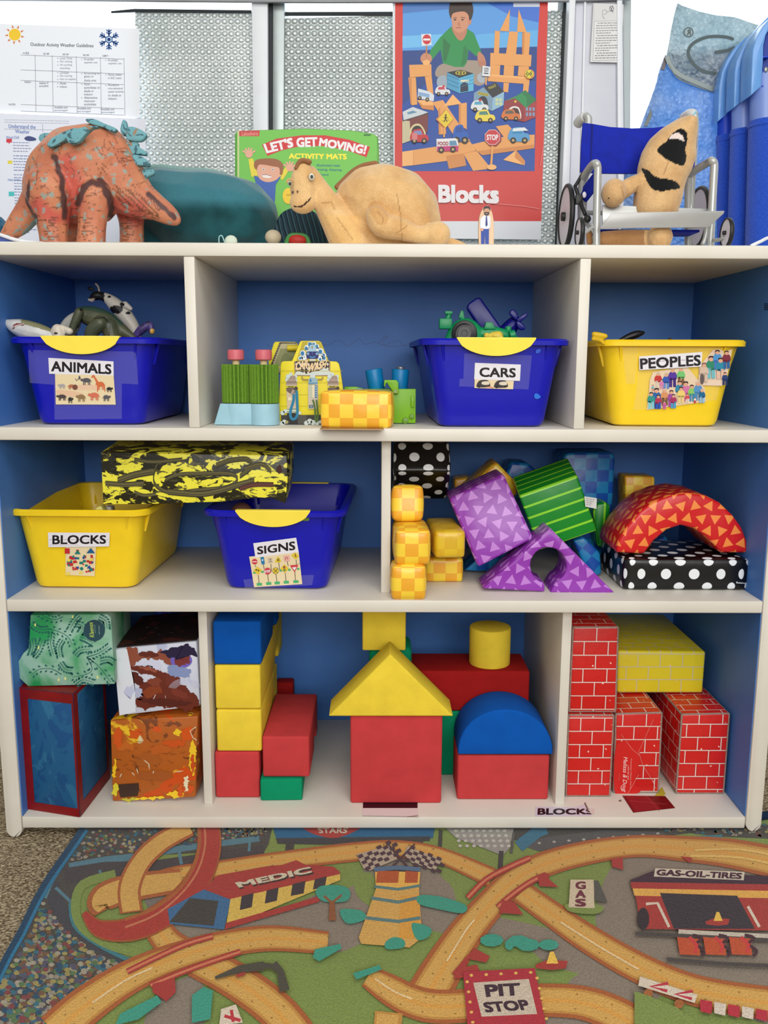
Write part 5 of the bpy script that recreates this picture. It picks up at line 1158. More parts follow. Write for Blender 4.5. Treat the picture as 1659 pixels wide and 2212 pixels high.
# --- tan long-necked plush
YN=.13; B=yb(YN,800)
el=T(YN-.03,[(655,372,21),(655,392,27),(655,415,27),(656,435,24)])+E(YN-.035,654,438,27,22)+T(YN-.02,[(664,384,26),(685,408,24),(705,438,28),(728,475,34),(752,510,42),(775,B-8,46)])
el+=T(YN,[(745,440,24),(780,430,52),(820,440,78),(858,455,82),(880,490,72),(880,B-35,64)])+T(YN,[(760,500,48),(820,500,62),(900,512,48)])
el+=T(YN-.068,[(812,466,22),(826,486,25),(862,494,23),(900,506,18),(925,506,19)])+E(YN-.068,945,506,27,26)+T(YN-.07,[(924,497,9),(926,486,6)])
el+=T(YN-.03,[(950,522,13),(985,528,10),(1020,B-8,6)])
mouth=[(636,446),(650,447),(662,438),(671,428)]
def tancol(x,y,p):
    c=mixc(C(224,186,132),C(206,162,106),.45+.8*nz(p,25)+.4*nz(p,90))
    if segd(x,y,[(812,450),(824,470)])<16: c=mixc(c,C(190,136,78),.5)
    if y>465 and 655<x<780: c=mixc(c,C(226,178,100),.35)
    if p.y<YN+.02:
        if segd(x,y,mouth)<1.7: return C(50,24,26)
        for q in ((632,416),(643,415)):
            if math.hypot(x-q[0],(y-q[1])*.7)<2.4: return C(90,60,50)
    for pl in ([(858,420),(866,470),(868,520)],[(693,440),(715,436),(722,452)],[(728,470),(762,518)],[(814,456),(826,468),(828,480)],[(855,505),(880,488)]):
        if segd(x,y,pl)<1.3: return mixc(c,C(150,110,66),.6)
    return c
t=thing('plush_dinosaur','tan long necked plush dinosaur smiling toward the left, lying on top','plush toy',(U(800,530,YN).x,YN,ZT))
fuse('body',el,PLUSH,t,.002,3,tancol,ZT)
rg=bmesh.new()
for p in smoothpts([(728,408,0),(742,394,0),(756,380,0),(772,368,0),(790,360,0),(812,356,0)],9): ball(U(p.x,p.y-3,YN),.005,.005,.0036,(0,R(45),0),8,rg)
obj('ridge',rg,mat(C(150,104,70),.9),t)
rg=bmesh.new(); 
for p in smoothpts([(641,366,0),(646,354,0),(655,349,0),(668,352,0)],8): ball(U(p.x,p.y-2,YN-.04),.0042,.006,.004,None,8,rg)
obj('ridge',rg,mat(C(150,104,70),.9),t)
for x,y,r in ((673,381,6.2),(626,396,4)):
    e=obj('eye',ball(U(x,y,YN-.052),r/1220*1.0,.004,r*1.25/1220),mat(C(206,206,190),.2,coat=.5),t); e['label']='pale glass eye'
    obj('pupil',ball(U(x+.5,y+.5,YN-.0565),.0021,.0012,.0026),mat(C(40,44,44),.15),e)
    obj('eyelid',tube([U(x-7,y-1,YN-.054),U(x-4,y-7.5,YN-.054),U(x+3,y-8,YN-.054),U(x+7,y-3,YN-.054)],.0016,6,4),mat(C(206,162,108),.9),t)
# --- wooden figure
YF=.05; B=yb(YF,1050)
t=thing('wooden_figure','flat wooden figure of a bearded man in white shirt and blue trousers','toy figure',(U(1050,530,YF).x,YF,ZT))
P=smoothpts([(1035,B,0),(1034,500,0),(1035,472,0),(1041,454,0),(1051,445,0),(1060,451,0),(1066,472,0),(1067,500,0),(1067,B,0)],4)
obj('board',prism([U(p.x,p.y,YF) for p in P],(0,.009,0),.0012,2),mat(C(226,190,156),.55),t,smooth=40)
A=Art(flatmap(YF-.0004),FN,z0=.0004); A.tf=(500,240,.3617)
A.poly([(1490,700),(1538,700),(1536,870),(1518,870),(1514,730),(1508,870),(1490,870)],C(20,62,150)); A.blobp([(1498,630),(1520,622),(1545,632),(1548,680),(1538,702),(1492,700),(1484,680),(1486,650)],C(216,220,226)); A.poly([(1519,628),(1526,628),(1530,680),(1522,692),(1516,680)],C(24,50,120)); A.disc(1524,598,17,C(206,150,120),24); A.blobp([(1506,600),(1507,575),(1524,567),(1544,576),(1544,600),(1536,584),(1514,584)],C(34,26,28)); A.blobp([(1508,606),(1524,602),(1541,606),(1534,622),(1524,626),(1514,621)],C(44,30,30)); A.line([(1518,612),(1530,612)],3,C(210,160,150)); A.disc(1496,708,9,C(206,150,120)); A.line([(1486,650),(1487,700)],5,C(200,204,214)); A.line([(1545,650),(1544,700)],5,C(200,204,214))
for ex in (1517,1531): A.disc(ex,594,2.2,C(30,24,26))
A.build('printed_front',PRINT,t)
# --- doll wheelchair
SIL=mat(C(178,180,178),.3,.03,metal=.25,spec=.5); BFB=mat(C(4,30,160),.85,.12,60,.3,900); BLK=mat(C(26,26,28),.45,.05); WPL=mat(C(222,216,228),.35,.03)
YC=.10; B=yb(YC,1400); tfw=(1180,200,.2887)
def W_(x,y,dy=0): return U(1180+x*.2887,200+y*.2887,YC+dy)
t=thing('toy_wheelchair','silver doll wheelchair with bright blue fabric back holding a plush dog','toy wheelchair',(U(1400,530,YC+.06).x,YC+.06,ZT))
def wheel(name,x,Y,px,py,rp,th,hub=True,fl=1):
    k=ppm(Y); c=U(px,py,Y); r=rp/k; c.z=max(c.z,ZT+r+.0002); q=bmesh.new()
    n=36
    for i in range(n):
        pass
    ring=[c+Vector((0,r*.93*math.cos(2*math.pi*i/n),r*.93*math.sin(2*math.pi*i/n))) for i in range(n)]
    b_=bmesh.new(); rings=[]
    for p in ring:
        d=(p-c).normalized(); rings.append([b_.verts.new(p+(d*math.cos(a)*r*.07+Vector((1,0,0))*math.sin(a)*th)) for a in [2*math.pi*j/8 for j in range(8)]])
    for i in range(n):
        for j in range(8): b_.faces.new((rings[i][j],rings[i][(j+1)%8],rings[(i+1)%n][(j+1)%8],rings[(i+1)%n][j]))
    w=obj('wheel',b_,BLK,t,smooth=True); obj('disc',cyl(c-Vector((th*.5,0,0)),c+Vector((th*.5,0,0)),r*.88,seg=36),WPL,w)
    if hub: obj('hub',cyl(c-Vector((th*1.9,0,0)),c+Vector((th*1.9,0,0)),r*.14,r*.14,14,bev=.001),BLK,w)
    return c
wheel('w',0,YC+.09,1223,468,64,.0045); wheel('w',0,YC+.11,1509,470,62,.0045); wheel('w',0,YC-.055,1252,509,30,.0035); wheel('w',0,YC-.055,1570,503,30,.0035)
fr=bmesh.new(); R_=.0062
tube([W_(375,1140+60),W_(378,900),W_(384,640),W_(385,560),W_(372,530),W_(340,545,.02),W_(290,620,.05),W_(268,680,.06),W_(262,900,.07),W_(262,1200,.075)],R_,10,6,fr)
tube([W_(1225,1200),W_(1238,900),W_(1252,640),W_(1256,540),W_(1238,510),W_(1200,530,.02),W_(1090,600,.05),W_(1066,650,.06),W_(1062,900,.07),W_(1060,1200,.075)],R_,10,6,fr)
tube([W_(240,225,.10),W_(262,200,.09),W_(300,178,.075),W_(316,200,.072),W_(312,300,.07),W_(290,640,.068),W_(270,1000,.07)],.006,10,6,fr)
tube([W_(1030,190,.10),W_(1080,158,.08),W_(1110,178,.072),W_(1112,300,.07),W_(1090,650,.068),W_(1075,1000,.07)],.006,10,6,fr)
tube([W_(262,900,.072),W_(1062,900,.072)],.004,8,1,fr)
tube([W_(1170,1140,.0),W_(1190,1080,.0),W_(1200,1010,0)],.004,8,3,fr)
obj('frame',fr,SIL,t,smooth=True)
gr=bmesh.new(); tube([W_(238,232,.102),W_(262,200,.09),W_(295,180,.078)],.0085,10,4,gr); obj('handle_grip',gr,mat(C(206,206,206),.4),t,smooth=True)
gr=bmesh.new(); tube([W_(1028,192,.102),W_(1080,160,.08),W_(1105,175,.074)],.0085,10,4,gr); obj('handle_grip',gr,mat(C(206,206,206),.4),t,smooth=True)
obj('backrest',prism([W_(x,y,.062) for x,y in ((255,595),(262,400),(275,225),(345,232),(480,256),(640,266),(800,262),(950,245),(1060,215),(1135,210),(1128,400),(1108,570),(900,600),(640,606),(420,604))],(0,.006,0),.001),BFB,t,smooth=30)
sb=bmesh.new(); 
for x0,x1,xa,xb in ((268,352,262,340),(1085,1132,1060,1110)): merge(sb,prism([W_(x0,225,.058),W_(x1,232,.058),W_(xb,600,.058),W_(xa-6,597,.058)],(0,.003,0),.0005))
obj('seam',prism([W_(340,235,.0605),W_(352,238,.0605),W_(334,604,.0605),W_(326,603,.0605)],(0,.001,0)),mat(C(4,18,112),.8),t); sb.free()
obj('seat',prism([W_(420,1010,.01),W_(1230,1010,.01),W_(1230,870,.01),W_(420,840,.01)],(0,.004,0),.001),SIL,t)
obj('seat_cloth',box(W_(420,900).x,W_(1190,900).x,YC+.02,YC+.075,W_(800,1010).z-.004,W_(800,1010).z,.001),BFB,t)
obj('side_panel',prism([W_(352,600,.03),W_(352,740,.03),W_(290,820,.05),W_(250,780,.06),W_(262,720,.06)],(.003,.0,0),.0005),BFB,t)
obj('footplate',prism([W_(488,905,-.035),W_(515,898,-.035),W_(1335,884,-.035),W_(1328,905,-.035),W_(1215,1008,-.03),W_(400,1016,-.03)],(0,.003,0),.0008),mat(C(170,170,168),.35,.03,metal=.2),t)
st=bmesh.new(); tube([W_(215,700,.05),W_(245,790,.045),W_(258,830,.04),W_(292,915,.03)],.0032,8,4,st); merge(st,box(*(lambda p:(p.x-.006,p.x+.006,p.y-.003,p.y+.003,p.z-.008,p.z+.008))(W_(245,800,.042)),.001)); tube([W_(212,705,.055),W_(235,670,.055),W_(275,600,.055)],.0028,8,3,st); obj('strap',st,BLK,t,smooth=True)
kb=bmesh.new(); ball(W_(308,945,.02),.006,.006,.006,None,12,kb); obj('knob',kb,BLK,t)
kb=ball(W_(285,765,.04),.0035,.002,.005); obj('rivet',kb,WPL,t)
cs=bmesh.new(); tube([W_(1250,1105,-.02),W_(1300,1100,-.04),W_(1330,1080,-.05)],.003,8,3,cs); tube([W_(255,1085,-.05),W_(300,1040,-.02),W_(360,1000,0)],.003,8,3,cs); obj('caster_arm',cs,SIL,t,smooth=True)
obj('lower_bar',tube([W_(350,985,0),W_(330,1010,.02),W_(300,960,.04)],.004,8,3),SIL,t,smooth=True)
# --- plush dog sitting in it
YG=YC+.020
el=[]
ks=((1045,238,62,48),(1015,290,98,86),(965,350,142,100),(932,410,172,110),(912,480,192,112),(890,550,190,115),(866,620,176,122),(848,700,172,130),(836,780,170,130),(820,860,160,120))
for i_ in range(37):
    f_=i_/36*9; j_=min(8,int(f_)); u_=f_-j_; el+=E(YG,*[ks[j_][c_]*(1-u_)+ks[j_+1][c_]*u_ for c_ in range(4)],.036,0,tfw)
el+=T(YG,[(1062,245,44),(1070,360,38),(1070,470,38),(1030,560,40)],tfw)+T(YG-.01,[(740,640,45),(640,690,58),(580,730,62)],tfw)+E(YG-.02,505,752,86,98,.024,0,tfw)
el+=T(YG-.02,[(850,1080,92),(850,1130,70)],tfw)+T(YG,[(430,1100,60),(600,1110,80),(750,1110,80)],tfw)+T(YG,[(320,1050,24),(325,1120,24)],tfw)
el=[e for e in el]
patch=[(830,440),(850,400),(895,370),(930,320),(985,275),(1020,270),(1052,305),(1055,360),(1040,430),(1048,480),(1025,545),(960,530),(900,500),(860,465)]
white=[(918,350),(935,315),(985,298),(1020,320),(1035,365),(985,345),(950,342)]
smile=[(712,568),(760,580),(800,615),(850,640),(930,650),(985,680),(998,715),(930,728),(860,738),(800,725),(760,680),(735,620)]
S2=lambda pl:[(1180+x*.2887,200+y*.2887) for x,y in pl]
patch,white,smile=S2(smoothpts([(x,y,0) for x,y in patch],4,True) and [(p.x,p.y) for p in smoothpts([(x,y,0) for x,y in patch],4,True)]),S2(white),S2([(p.x,p.y) for p in smoothpts([(x,y,0) for x,y in smile],4,True)])
def dogcol(x,y,p):
    if p.y<YG:
        if inpoly(x,y,white): return C(222,206,200)
        if inpoly(x,y,patch) or inpoly(x,y,smile): return C(14,16,18)
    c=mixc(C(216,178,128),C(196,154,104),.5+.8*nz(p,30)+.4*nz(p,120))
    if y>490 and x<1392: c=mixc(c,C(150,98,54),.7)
    for pl in S2([(880,610),(905,545),(915,520)]),S2([(660,830),(670,740),(690,700)]),S2([(560,700),(585,790),(570,840)]):
        if segd(x,y,pl)<1.1: return mixc(c,C(140,100,60),.6)
    return c
t=thing('plush_dog','tan plush dog with black eye patch, head tipped back in the wheelchair','plush toy',(U(1400,530,YG).x,YG,ZT))
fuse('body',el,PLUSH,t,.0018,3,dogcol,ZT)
obj('claw',ball(U(1315,428,YG-.043),.0012),BLK,t)
obj('nose',ball(W_(1062,200,.012),.007,.006,.003),BLK,t)
obj('tag_string',tube([W_(1082,205,.0),W_(1100,170,0),W_(1120,142,0)],.0012,6,3),mat(C(120,190,220),.4),t)
# --- bits cut off at the picture's sides
tag(obj('toy_fin',prism([U(x,y,.25) for x,y in ((-14,560),(-14,462),(0,468),(14,482),(20,490),(2,492),(0,560))],(0,.01,0),.003,2),mat(C(18,84,116),.4)),'dark blue toy fin at the left edge behind the orange dinosaur tail','toy')
RIM=mat(C(226,228,232),.35)
t=thing('plastic_lid','white rimmed blue plastic lid corner at the far left under the dinosaur tail','lid',tuple(U(20,530,.04))[:2]+(ZT,))
Bz=yb(.04,20)
obj('rim',tube([U(-40,495,.05),U(0,507,.045),U(30,517,.04),U(60,Bz-6,.035),U(92,Bz-3,.03)],.0028,8,5),RIM,t,smooth=True)
obj('plate',prism([U(-40,501,.047),U(0,511,.047),U(40,524,.047),U(60,Bz-2,.047),U(-40,Bz-2,.047)],(0,.01,0)),mat(C(70,90,160),.5),t)
tag(obj('white_cord',tube([U(1622,yb(.03,1622)-4,.03),U(1642,522,.035),U(1662,513,.05),U(1700,508,.06)],.0026,8,5),RIM,smooth=True),'white plastic cord end lying on top at the far right edge','cord')
# ============================================================ stacked cots behind the shelf
CB=mat(C(10,62,190),.5,.05,40,spec=.45); CB2=mat(C(120,146,214),.35,.04,spec=.5); CB3=mat(C(8,48,150),.5,.05); CB4=mat(C(104,160,226),.3,.05,coat=.3)  # cap blue lightened for sky highlights, bracket blue darkened for its shade
b=NB('cot_mesh_fabric',.6,spec=.4,sheen=.3); b.col(b.mix(b.rng(b.vor(700),.2,.6),C(6,60,196),C(20,84,206))); b.bump(b.vor(700),.7,.002); CF=b.m
cots=[('rearmost stacked blue cot, next to the bubble wrap','leftmost',(340,390),1065,1200,55,[(292,1075),(296,900),(302,760),(325,640),(375,520),(450,410),(545,325),(560,330),(500,405),(430,510),(395,600),(388,700),(378,1005)],[(378,1005),(388,700),(395,600),(430,510),(560,330),(620,330),(600,560),(520,700),(470,880),(470,1000),(445,1045)],.562),
('middle one of three stacked blue cots standing behind the shelf','',(500,500),930,1150,78,[(432,955),(440,640),(455,540),(500,440),(560,350),(640,250),(733,150),(760,130),(770,170),(660,290),(590,400),(545,490),(528,560),(516,885)],[(516,885),(528,560),(545,490),(590,400),(770,170),(800,400),(640,520),(600,700),(600,880),(590,912)],.508),
('nearest of three stacked blue cots at the right edge of the picture','',(690,690),800,1070,100,[(583,845),(592,560),(600,440),(630,340),(690,230),(760,150),(840,90),(850,140),(760,230),(715,310),(695,400),(690,560),(672,765)],[(672,765),(690,560),(695,400),(715,310),(850,140),(880,300),(880,800),(680,806)],.452)]
for lab,_,cx,yp_,yf_,rp,bandp,brk,Yc in cots:
    q=lambda x,y,dy=0:U(1480+x*.2441,y*.2441,Yc+dy)
    rr_=rp*.2441*1.25/ppm(Yc); top=q(cx[0]+(20 if rp<60 else 10),yp_-40); fab=q(cx[0]+12,yf_); low=q(cx[1]-(30 if rp<60 else 20),2160)
    dirv=(fab-low).normalized(); foot=low+dirv*((.012-low.z)/dirv.z)
    t=thing('stacking_cot',lab,'cot',(foot.x,foot.y,.0))
    obj('pole',cyl(fab-dirv*.01,top+dirv*.02,rr_*.9,seg=28),CB2 if rp>60 else CB,t,smooth=60)
    bm=cyl(foot,fab,rr_*1.02,rr_,28); cyl(fab-dirv*.012,fab-dirv*.006,rr_*1.06,rr_*1.06,28,bm); obj('fabric_sleeve',bm,CF,t,smooth=60)
    obj('corner_cap',prism([q(x,y,-rr_*.9) for x,y in bandp],(0,rr_*1.8,0),.0015,2),CB4,t,smooth=50)
    obj('bracket',prism([q(x,y,-rr_*.3) for x,y in brk],(0,.022,0),.001),CB3,t,smooth=50)
    rb_=bmesh.new(); xs=brk[0][0]+8
    for yy_ in (brk[0][1]-10,brk[0][1]-140,brk[0][1]-270): merge(rb_,prism([q(xs,yy_,-rr_*.8),q(xs+70,yy_-4,-rr_*.8),q(xs+70,yy_+14,-rr_*.8),q(xs,yy_+14,-rr_*.8)],(0,.012,0),.0005))
    obj('rib',rb_,CB,t); obj('bolt',ball(q(brk[0][0]+45,brk[0][1]-150,-rr_*.9),.004,.002,.005),ALU,t)
# ============================================================ bubble wrap bag
def wrapm(c1,c2,tr):
    b=NB('bubble_wrap',.22,spec=.6); b.col(b.mix(b.rng(b.noise(10,5,1),.35,.65),c1,c2)); v=b.vor(95); b.bump(b.M('ADD',b.M('MULTIPLY',v,.8),b.M('MULTIPLY',b.noise(22,4,1.2),1.4)),1.0,.014)
    tl=b.n('ShaderNodeBsdfTranslucent'); tl.inputs[0].default_value=(*tr,1); mz=b.n('ShaderNodeMixShader'); mz.inputs[0].default_value=.5
    b.l(b.b.outputs[0],mz.inputs[1]); b.l(tl.outputs[0],mz.inputs[2]); b.l(mz.outputs[0],b.t.nodes['Material Output'].inputs[0]); return b.m
YW=.598; tfb=(1200,0,.2767)
t=thing('bubble_wrap_bag','blue grey bubble wrap bag leaning in the bright window behind the cots','packaging',tuple(U(1500,530,YW))[:2]+(zb,))
tag(t)
def Wb(pts,dy=0): return PX(pts,YW+dy,tfb)
obj('bag',prism(Wb([(860,430),(820,540),(790,660),(740,800),(670,985),(560,1300),(500,1940),(1900,1940),(1900,300),(1400,400)]),(0,.012,0),.002),wrapm(C(136,180,228),C(196,220,240),C(140,185,235)),t)
fl=obj('flap',prism(Wb([(955,20),(990,40),(1120,85),(1250,115),(1400,130),(1560,185),(1900,260),(1900,800),(1500,790),(1280,740),(1080,665),(950,605),(880,500),(868,440),(890,330),(905,230),(930,110)],-.008),(0,.006,0),.002),wrapm(C(186,204,208),C(222,232,234),C(190,212,220)),t)
A=Art(flatmap(YW-.0085),FN,z0=.0006); A.tf=tfb
GC=C(74,90,94); A.line([(1380,305),(1340,292),(1270,285),(1200,288),(1150,300),(1090,328),(1050,365),(1035,410),(1045,450),(1070,490),(1110,530),(1160,560),(1240,572)],26,GC,sm=3); A.line([(1252,408),(1340,395),(1400,372)],26,GC,sm=3); A.disc(1380,305,13,GC); A.disc(1242,573,13,GC); A.disc(1252,408,13,GC)
A.disc(1037,253,40,GC); A.disc(1037,253,31,C(150,172,178)); A.text('R',[(1053,232),(1025,232),(1025,275),(1053,275)],GC,.03)
A.line([(868,440),(900,520),(970,585),(1090,640),(1280,715),(1500,770)],34,C(148,160,158),sm=4); A.line([(880,500),(950,608),(1080,668),(1180,705)],8,C(110,118,112),sm=4)
A.build('printed_logo',PRINT,t)
obj('taped_corner',prism(Wb([(858,425),(875,470),(850,548),(822,540)],-.004),(0,.002,0)),mat(C(116,108,112),.6),t)
obj('taped_corner',prism(Wb([(745,850),(755,900),(720,980),(690,985)],-.004),(0,.002,0)),mat(C(120,128,126),.6),t)
# ============================================================ toys in the bins
TOY=colmat('toy_plastic',.42,.05,400,.08,spec=.4)
def flatc(*cs,sc=60,th=.0):
    return lambda x,y,p:(cs[0] if nz(p,sc)<=th else cs[1]) if len(cs)>1 else cs[0]
fA=(0,540,.3376)
def toy(lab,cat,Y,el,cf,base=None,vox=.0016,name='toy_animal',ref=None):
    zc=min(e[1].z for e in el); x=sum(e[1].x for e in el)/len(el); t=thing(name,lab,cat,(x,Y,zc)); fuse('body',el,TOY,t,vox,2,cf); return t
Y0=.075
t=toy('white toy shark with open red mouth at the left of the ANIMALS bin','toy animal',Y0,T(Y0,[(16,697,7),(30,704,14),(52,711,20),(80,718,20),(112,728,15),(140,742,10)]),
 lambda x,y,p: C(120,40,36) if segd(x,y,[(29,709),(31,702),(38,700),(50,701)])<2.2 and p.y<Y0 else (C(128,128,96) if y<697+(x-40)*.28 and x>45 else mixc(C(206,206,200),C(186,186,186),nz(p,60)+.5)))
te=bmesh.new()
for i in range(9):
    a=i/8; x=29+22*a; y=706-6*math.sin(a*1.6); merge(te,cyl(U(x,y-1,Y0-.0155+.004*abs(a-.5)),U(x,y+2.0,Y0-.0155),.0008,.0001,6))
tt=obj('teeth',te,mat(C(226,214,206),.4),t); tt['kind']='stuff'
toy('small white toy animal with a dark eye beside the toy shark','toy animal',.07,T(.07,[(128,730,14),(125,712,12),(118,718,9)])+T(.07,[(133,705,4),(150,716,8)]),lambda x,y,p: C(40,24,20) if math.hypot((x-121)*.8,y-720)<3.2 and p.y<.07 else C(206,196,180))
toy('pale grey toy wing sticking up behind the white toy animal','toy animal',.12,T(.12,[(132,712,7),(148,694,10),(166,684,10),(160,706,12),(150,722,9)]),flatc(C(176,176,170)))
Yr=.105
def rh(x,y,p):
    c=mixc(C(84,84,62),C(62,70,54),.5+nz(p,50))
    if segd(x,y,[(173,660),(205,664),(245,675),(262,695)])<7: c=C(46,74,62)
    if math.hypot(x-175,y-669)<3: c=C(16,14,14)
    if segd(x,y,[(205,688),(225,686),(238,700),(236,724)])<1.1: c=C(34,34,26)
    return c
el=T(Yr,[(515,400,36),(560,420,58),(620,435,66),(690,465,64),(760,505,46),(850,560,22)],fA)+T(Yr-.02,[(505,400,28),(490,440,28),(465,500,24),(455,560,24)],fA)+T(Yr-.02,[(640,470,46),(590,520,44),(580,570,36)],fA)+T(Yr-.01,[(700,490,52),(720,570,48)],fA)+T(Yr+.0,[(490,480,20),(470,480,12)],fA)
toy('dark green grey toy beast with rear up in the ANIMALS bin','toy animal',Yr,el,rh)
Yw=.17
pc=[(745,380,42,28),(780,348,18,12),(700,300,10,8),(820,405,16,10)]
def cow(x,y,p):
    X,Y_=x/.3376,(y-540)/.3376
    if X<668 or Y_<262: return C(24,22,24) if not(Y_>310 and X<605) else C(206,186,176)
    for a,b_,rx,ry in pc:
        if ((X-a)/rx)**2+((Y_-b_)/ry)**2<1+.5*nz(p,120): return C(26,24,26)
    return C(206,200,190)
t=toy('black and white toy cow climbing above the other toy animals','toy animal',Yw,T(Yw,[(590,308,18),(615,292,28),(650,295,26),(695,315,34),(745,360,46),(800,420,48),(850,490,40),(870,560,34)],fA)+T(Yw-.01,[(800,350,22),(835,375,14)],fA)+T(Yw,[(570,318,10),(590,322,12)],fA),cow)
hb=bmesh.new(); tube(PX([(636,270),(628,235),(610,215)],Yw,fA),.0018,7,4,hb); obj('horn',hb,mat(C(160,150,140),.5),t,smooth=True)
eb=bmesh.new(); ball(U(196,624,Yw),.006,.003,.003,(0,R(20),0),10,eb); obj('ear',eb,mat(C(24,22,24),.5),t)
toy('crumpled purple toy piece at the right rim of the ANIMALS bin','toy animal',.12,T(.12,[(870,545,20),(905,510,28),(945,480,22),(965,470,12),(970,520,20)],fA),lambda x,y,p: C(206,160,70) if x>324 and y>710 else mixc(C(84,66,140),C(50,40,80),.5+2*nz(p,120)))
# CARS bin
fC=(860,600,.2773); Yv=.09
PG=mat(C(10,138,84),.4,.06,spec=.45); PB2=mat(C(8,12,120),.35,.05); PK=mat(C(18,18,20),.4,.05)
t=thing('toy_vehicle','green plastic toy vehicle with a big black wheel in the CARS bin','toy vehicle',tuple(U(1000,735,Yv)))
fuse('body',T(Yv,[(400,500,46),(430,440,50),(480,390,60),(540,385,68),(600,430,62),(640,500,50)],fC)+T(Yv,[(640,440,50),(720,430,52),(800,440,48),(870,460,36),(910,470,24)],fC),PG,t,.0018,2)
w=obj('wheel',cyl(U(1003,720,Yv-.026),U(1003,720,Yv-.010),.0205,seg=36,bev=.002),PK,t,smooth=40); obj('hub',lathe(U(1003,720,Yv-.0265),[(.016,0),(.0155,.001),(.012,-.0005),(.011,.0012),(.005,.0012),(.004,-.001),(.0001,-.001)],(0,-1,0)),mat(C(44,44,46),.3),w,smooth=30)
q=bmesh.new(); merge(q,box(*(lambda p:(p.x-.011,p.x+.010,p.y-.008,p.y+.008,p.z-.009,p.z+.008))(U(963,699,Yv)),.002)); cyl(U(965,695,Yv),U(972,674,Yv),.0045,.004,14,q); merge(q,box(*(lambda p:(p.x-.006,p.x+.006,p.y-.006,p.y+.006,p.z-.003,p.z+.002))(U(969,675,Yv)),.001)); obj('engine',q,PG,t,smooth=40)
obj('fin',prism(PX([(470,310),(492,252),(510,262),(520,330)],Yv-.004,fC),(0,.008,0),.0008),PG,t)
obj('fin',prism(PX([(670,400),(685,345),(735,348),(760,400)],Yv-.012,fC),(0,.012,0),.001),PG,t)
q=bmesh.new(); cyl(U(1098,716,Yv),U(1098,705,Yv),.0052,.005,16,q,bev=.0006); cyl(U(1101,725,Yv-.01),U(1113,722,Yv-.01),.0075,.0075,16,q,bev=.001); obj('exhaust',q,PG,t,smooth=40)
fuse('passenger',T(Yv-.022,[(690,452,26),(700,470,18)],fC)+T(Yv-.022,[(735,470,20)],fC)+T(Yv-.026,[(750,450,12),(815,472,13)],fC)+T(Yv-.02,[(780,455,40),(740,455,34)],fC),mat(C(214,186,66),.45),t,.0016,1)
P=PX([(530,235),(545,200),(610,155),(640,152),(800,378),(820,480),(690,480)],.125,fC); tag(obj('toy_block',prism(P,(.004,.04,.0),.005,3,25),PB2),'long dark blue toy block leaning out of the CARS bin','toy')
t=thing('toy_plane','dark blue toy plane tail with three blades in the CARS bin','toy plane',tuple(U(1110,735,.13)))
fuse('fuselage',T(.13,[(800,470,50),(860,400,60),(905,350,50),(930,325,26)],fC),PB2,t,.0018,2)
for pl in ([(930,330),(900,318),(868,280),(880,250),(905,248),(935,290)],[(925,325),(990,275),(1012,278),(1005,300),(950,345)],[(940,335),(985,370),(990,400),(965,408),(935,395),(920,350)]):
    P=smoothpts([(x,y,0) for x,y in pl],3,True); obj('tail_fin',prism([U(860+p.x*.2773,600+p.y*.2773,.112) for p in P],(0,.006,0),.0018,2,40),PB2,t,smooth=60)
# PEOPLES bin
fP=(1220,560,.2646)
tag(fuse('toy_figure',T(.045,[(240,612,22),(290,622,24),(332,628,20)],fP)+T(.045,[(228,650,14),(290,662,16),(320,690,14)],fP),mat(C(216,176,20),.5),None,.0018,2),'flat yellow toy figure resting on the left rim of the yellow PEOPLES bin','toy figure')
tag(fuse('toy_hat',T(.12,[(440,670,16),(510,640,28),(580,615,32),(640,600,16)],fP),mat(C(14,16,24),.4),None,.0018,2),'black curved toy piece poking above the PEOPLES bin','toy')
tag(fuse('toy_figure',T(.10,[(857,655,16),(857,672,22)],fP),mat(C(60,36,24),.6),None,.0016,1),'brown toy head just above the rim of the PEOPLES bin','toy figure')
# BLOCKS and SIGNS bins
fB=(0,940,.5184)
tag(obj('toy_block',prism(PX([(388,318),(405,300),(420,294),(440,330),(400,345)],.09,fB),(0,.02,0),.001),mat(C(232,222,120),.6)),'pale yellow wedge block peeking over the rim of the BLOCKS bin','toy')
tag(obj('toy_block',prism(PX([(436,298),(462,300),(470,340),(440,340)],.11,fB),(0,.02,0),.001),mat(C(196,190,180),.6)),'pale grey block beside the yellow wedge in the BLOCKS bin','toy')
tag(obj('toy_ball',ball(U(522,1105,.13),.018,.018,.016),mat(C(120,78,66),.7)),'brown round toy inside the SIGNS bin','toy ball')
tag(obj('toy_block',box(*(lambda p:(p.x-.011,p.x+.009,p.y-.006,p.y+.006,p.z-.012,p.z+.006))(U(657,1109,.055)),.002),mat(C(110,140,50),.6)),'small olive green toy corner at the right inside the SIGNS bin','toy')
# ============================================================ roller toy
fR=(440,600,.2893); Yb=.045
def ry(x,y,Y): return U(440+x*.2893,600+y*.2893,Y)
LB=mat(C(150,192,208),.5,.05,30); FELT=mat(C(104,146,40),.95,.12,300,.5,900)
t=thing('brush_toy','light blue toy base with two pleated green felt rollers and pink knobs','toy',(ry(330,1110,Yb).x,Yb,Z2+.0005))
k=ppm(Yb)
zz0=Z2+.0008
bx=bmesh.new()
P=[ry(70,1110,Yb),ry(345,1112,Yb),ry(345,985,Yb+.02),ry(145,978,Yb+.02)]
h_=.034
c1=ry(250,1000,Yb+.03); c2=ry(455,1000,Yb+.02); r1=97*.2893/k*1.14
merge(bx,lathe((c2.x,c2.y,zz0),[(r1*.98,0),(r1,.003),(r1,h_-.002),(r1*.98,h_)]))
merge(bx,lathe((c1.x,c1.y,zz0),[(r1*.98,0),(r1,.003),(r1,h_-.002),(r1*.98,h_)]))
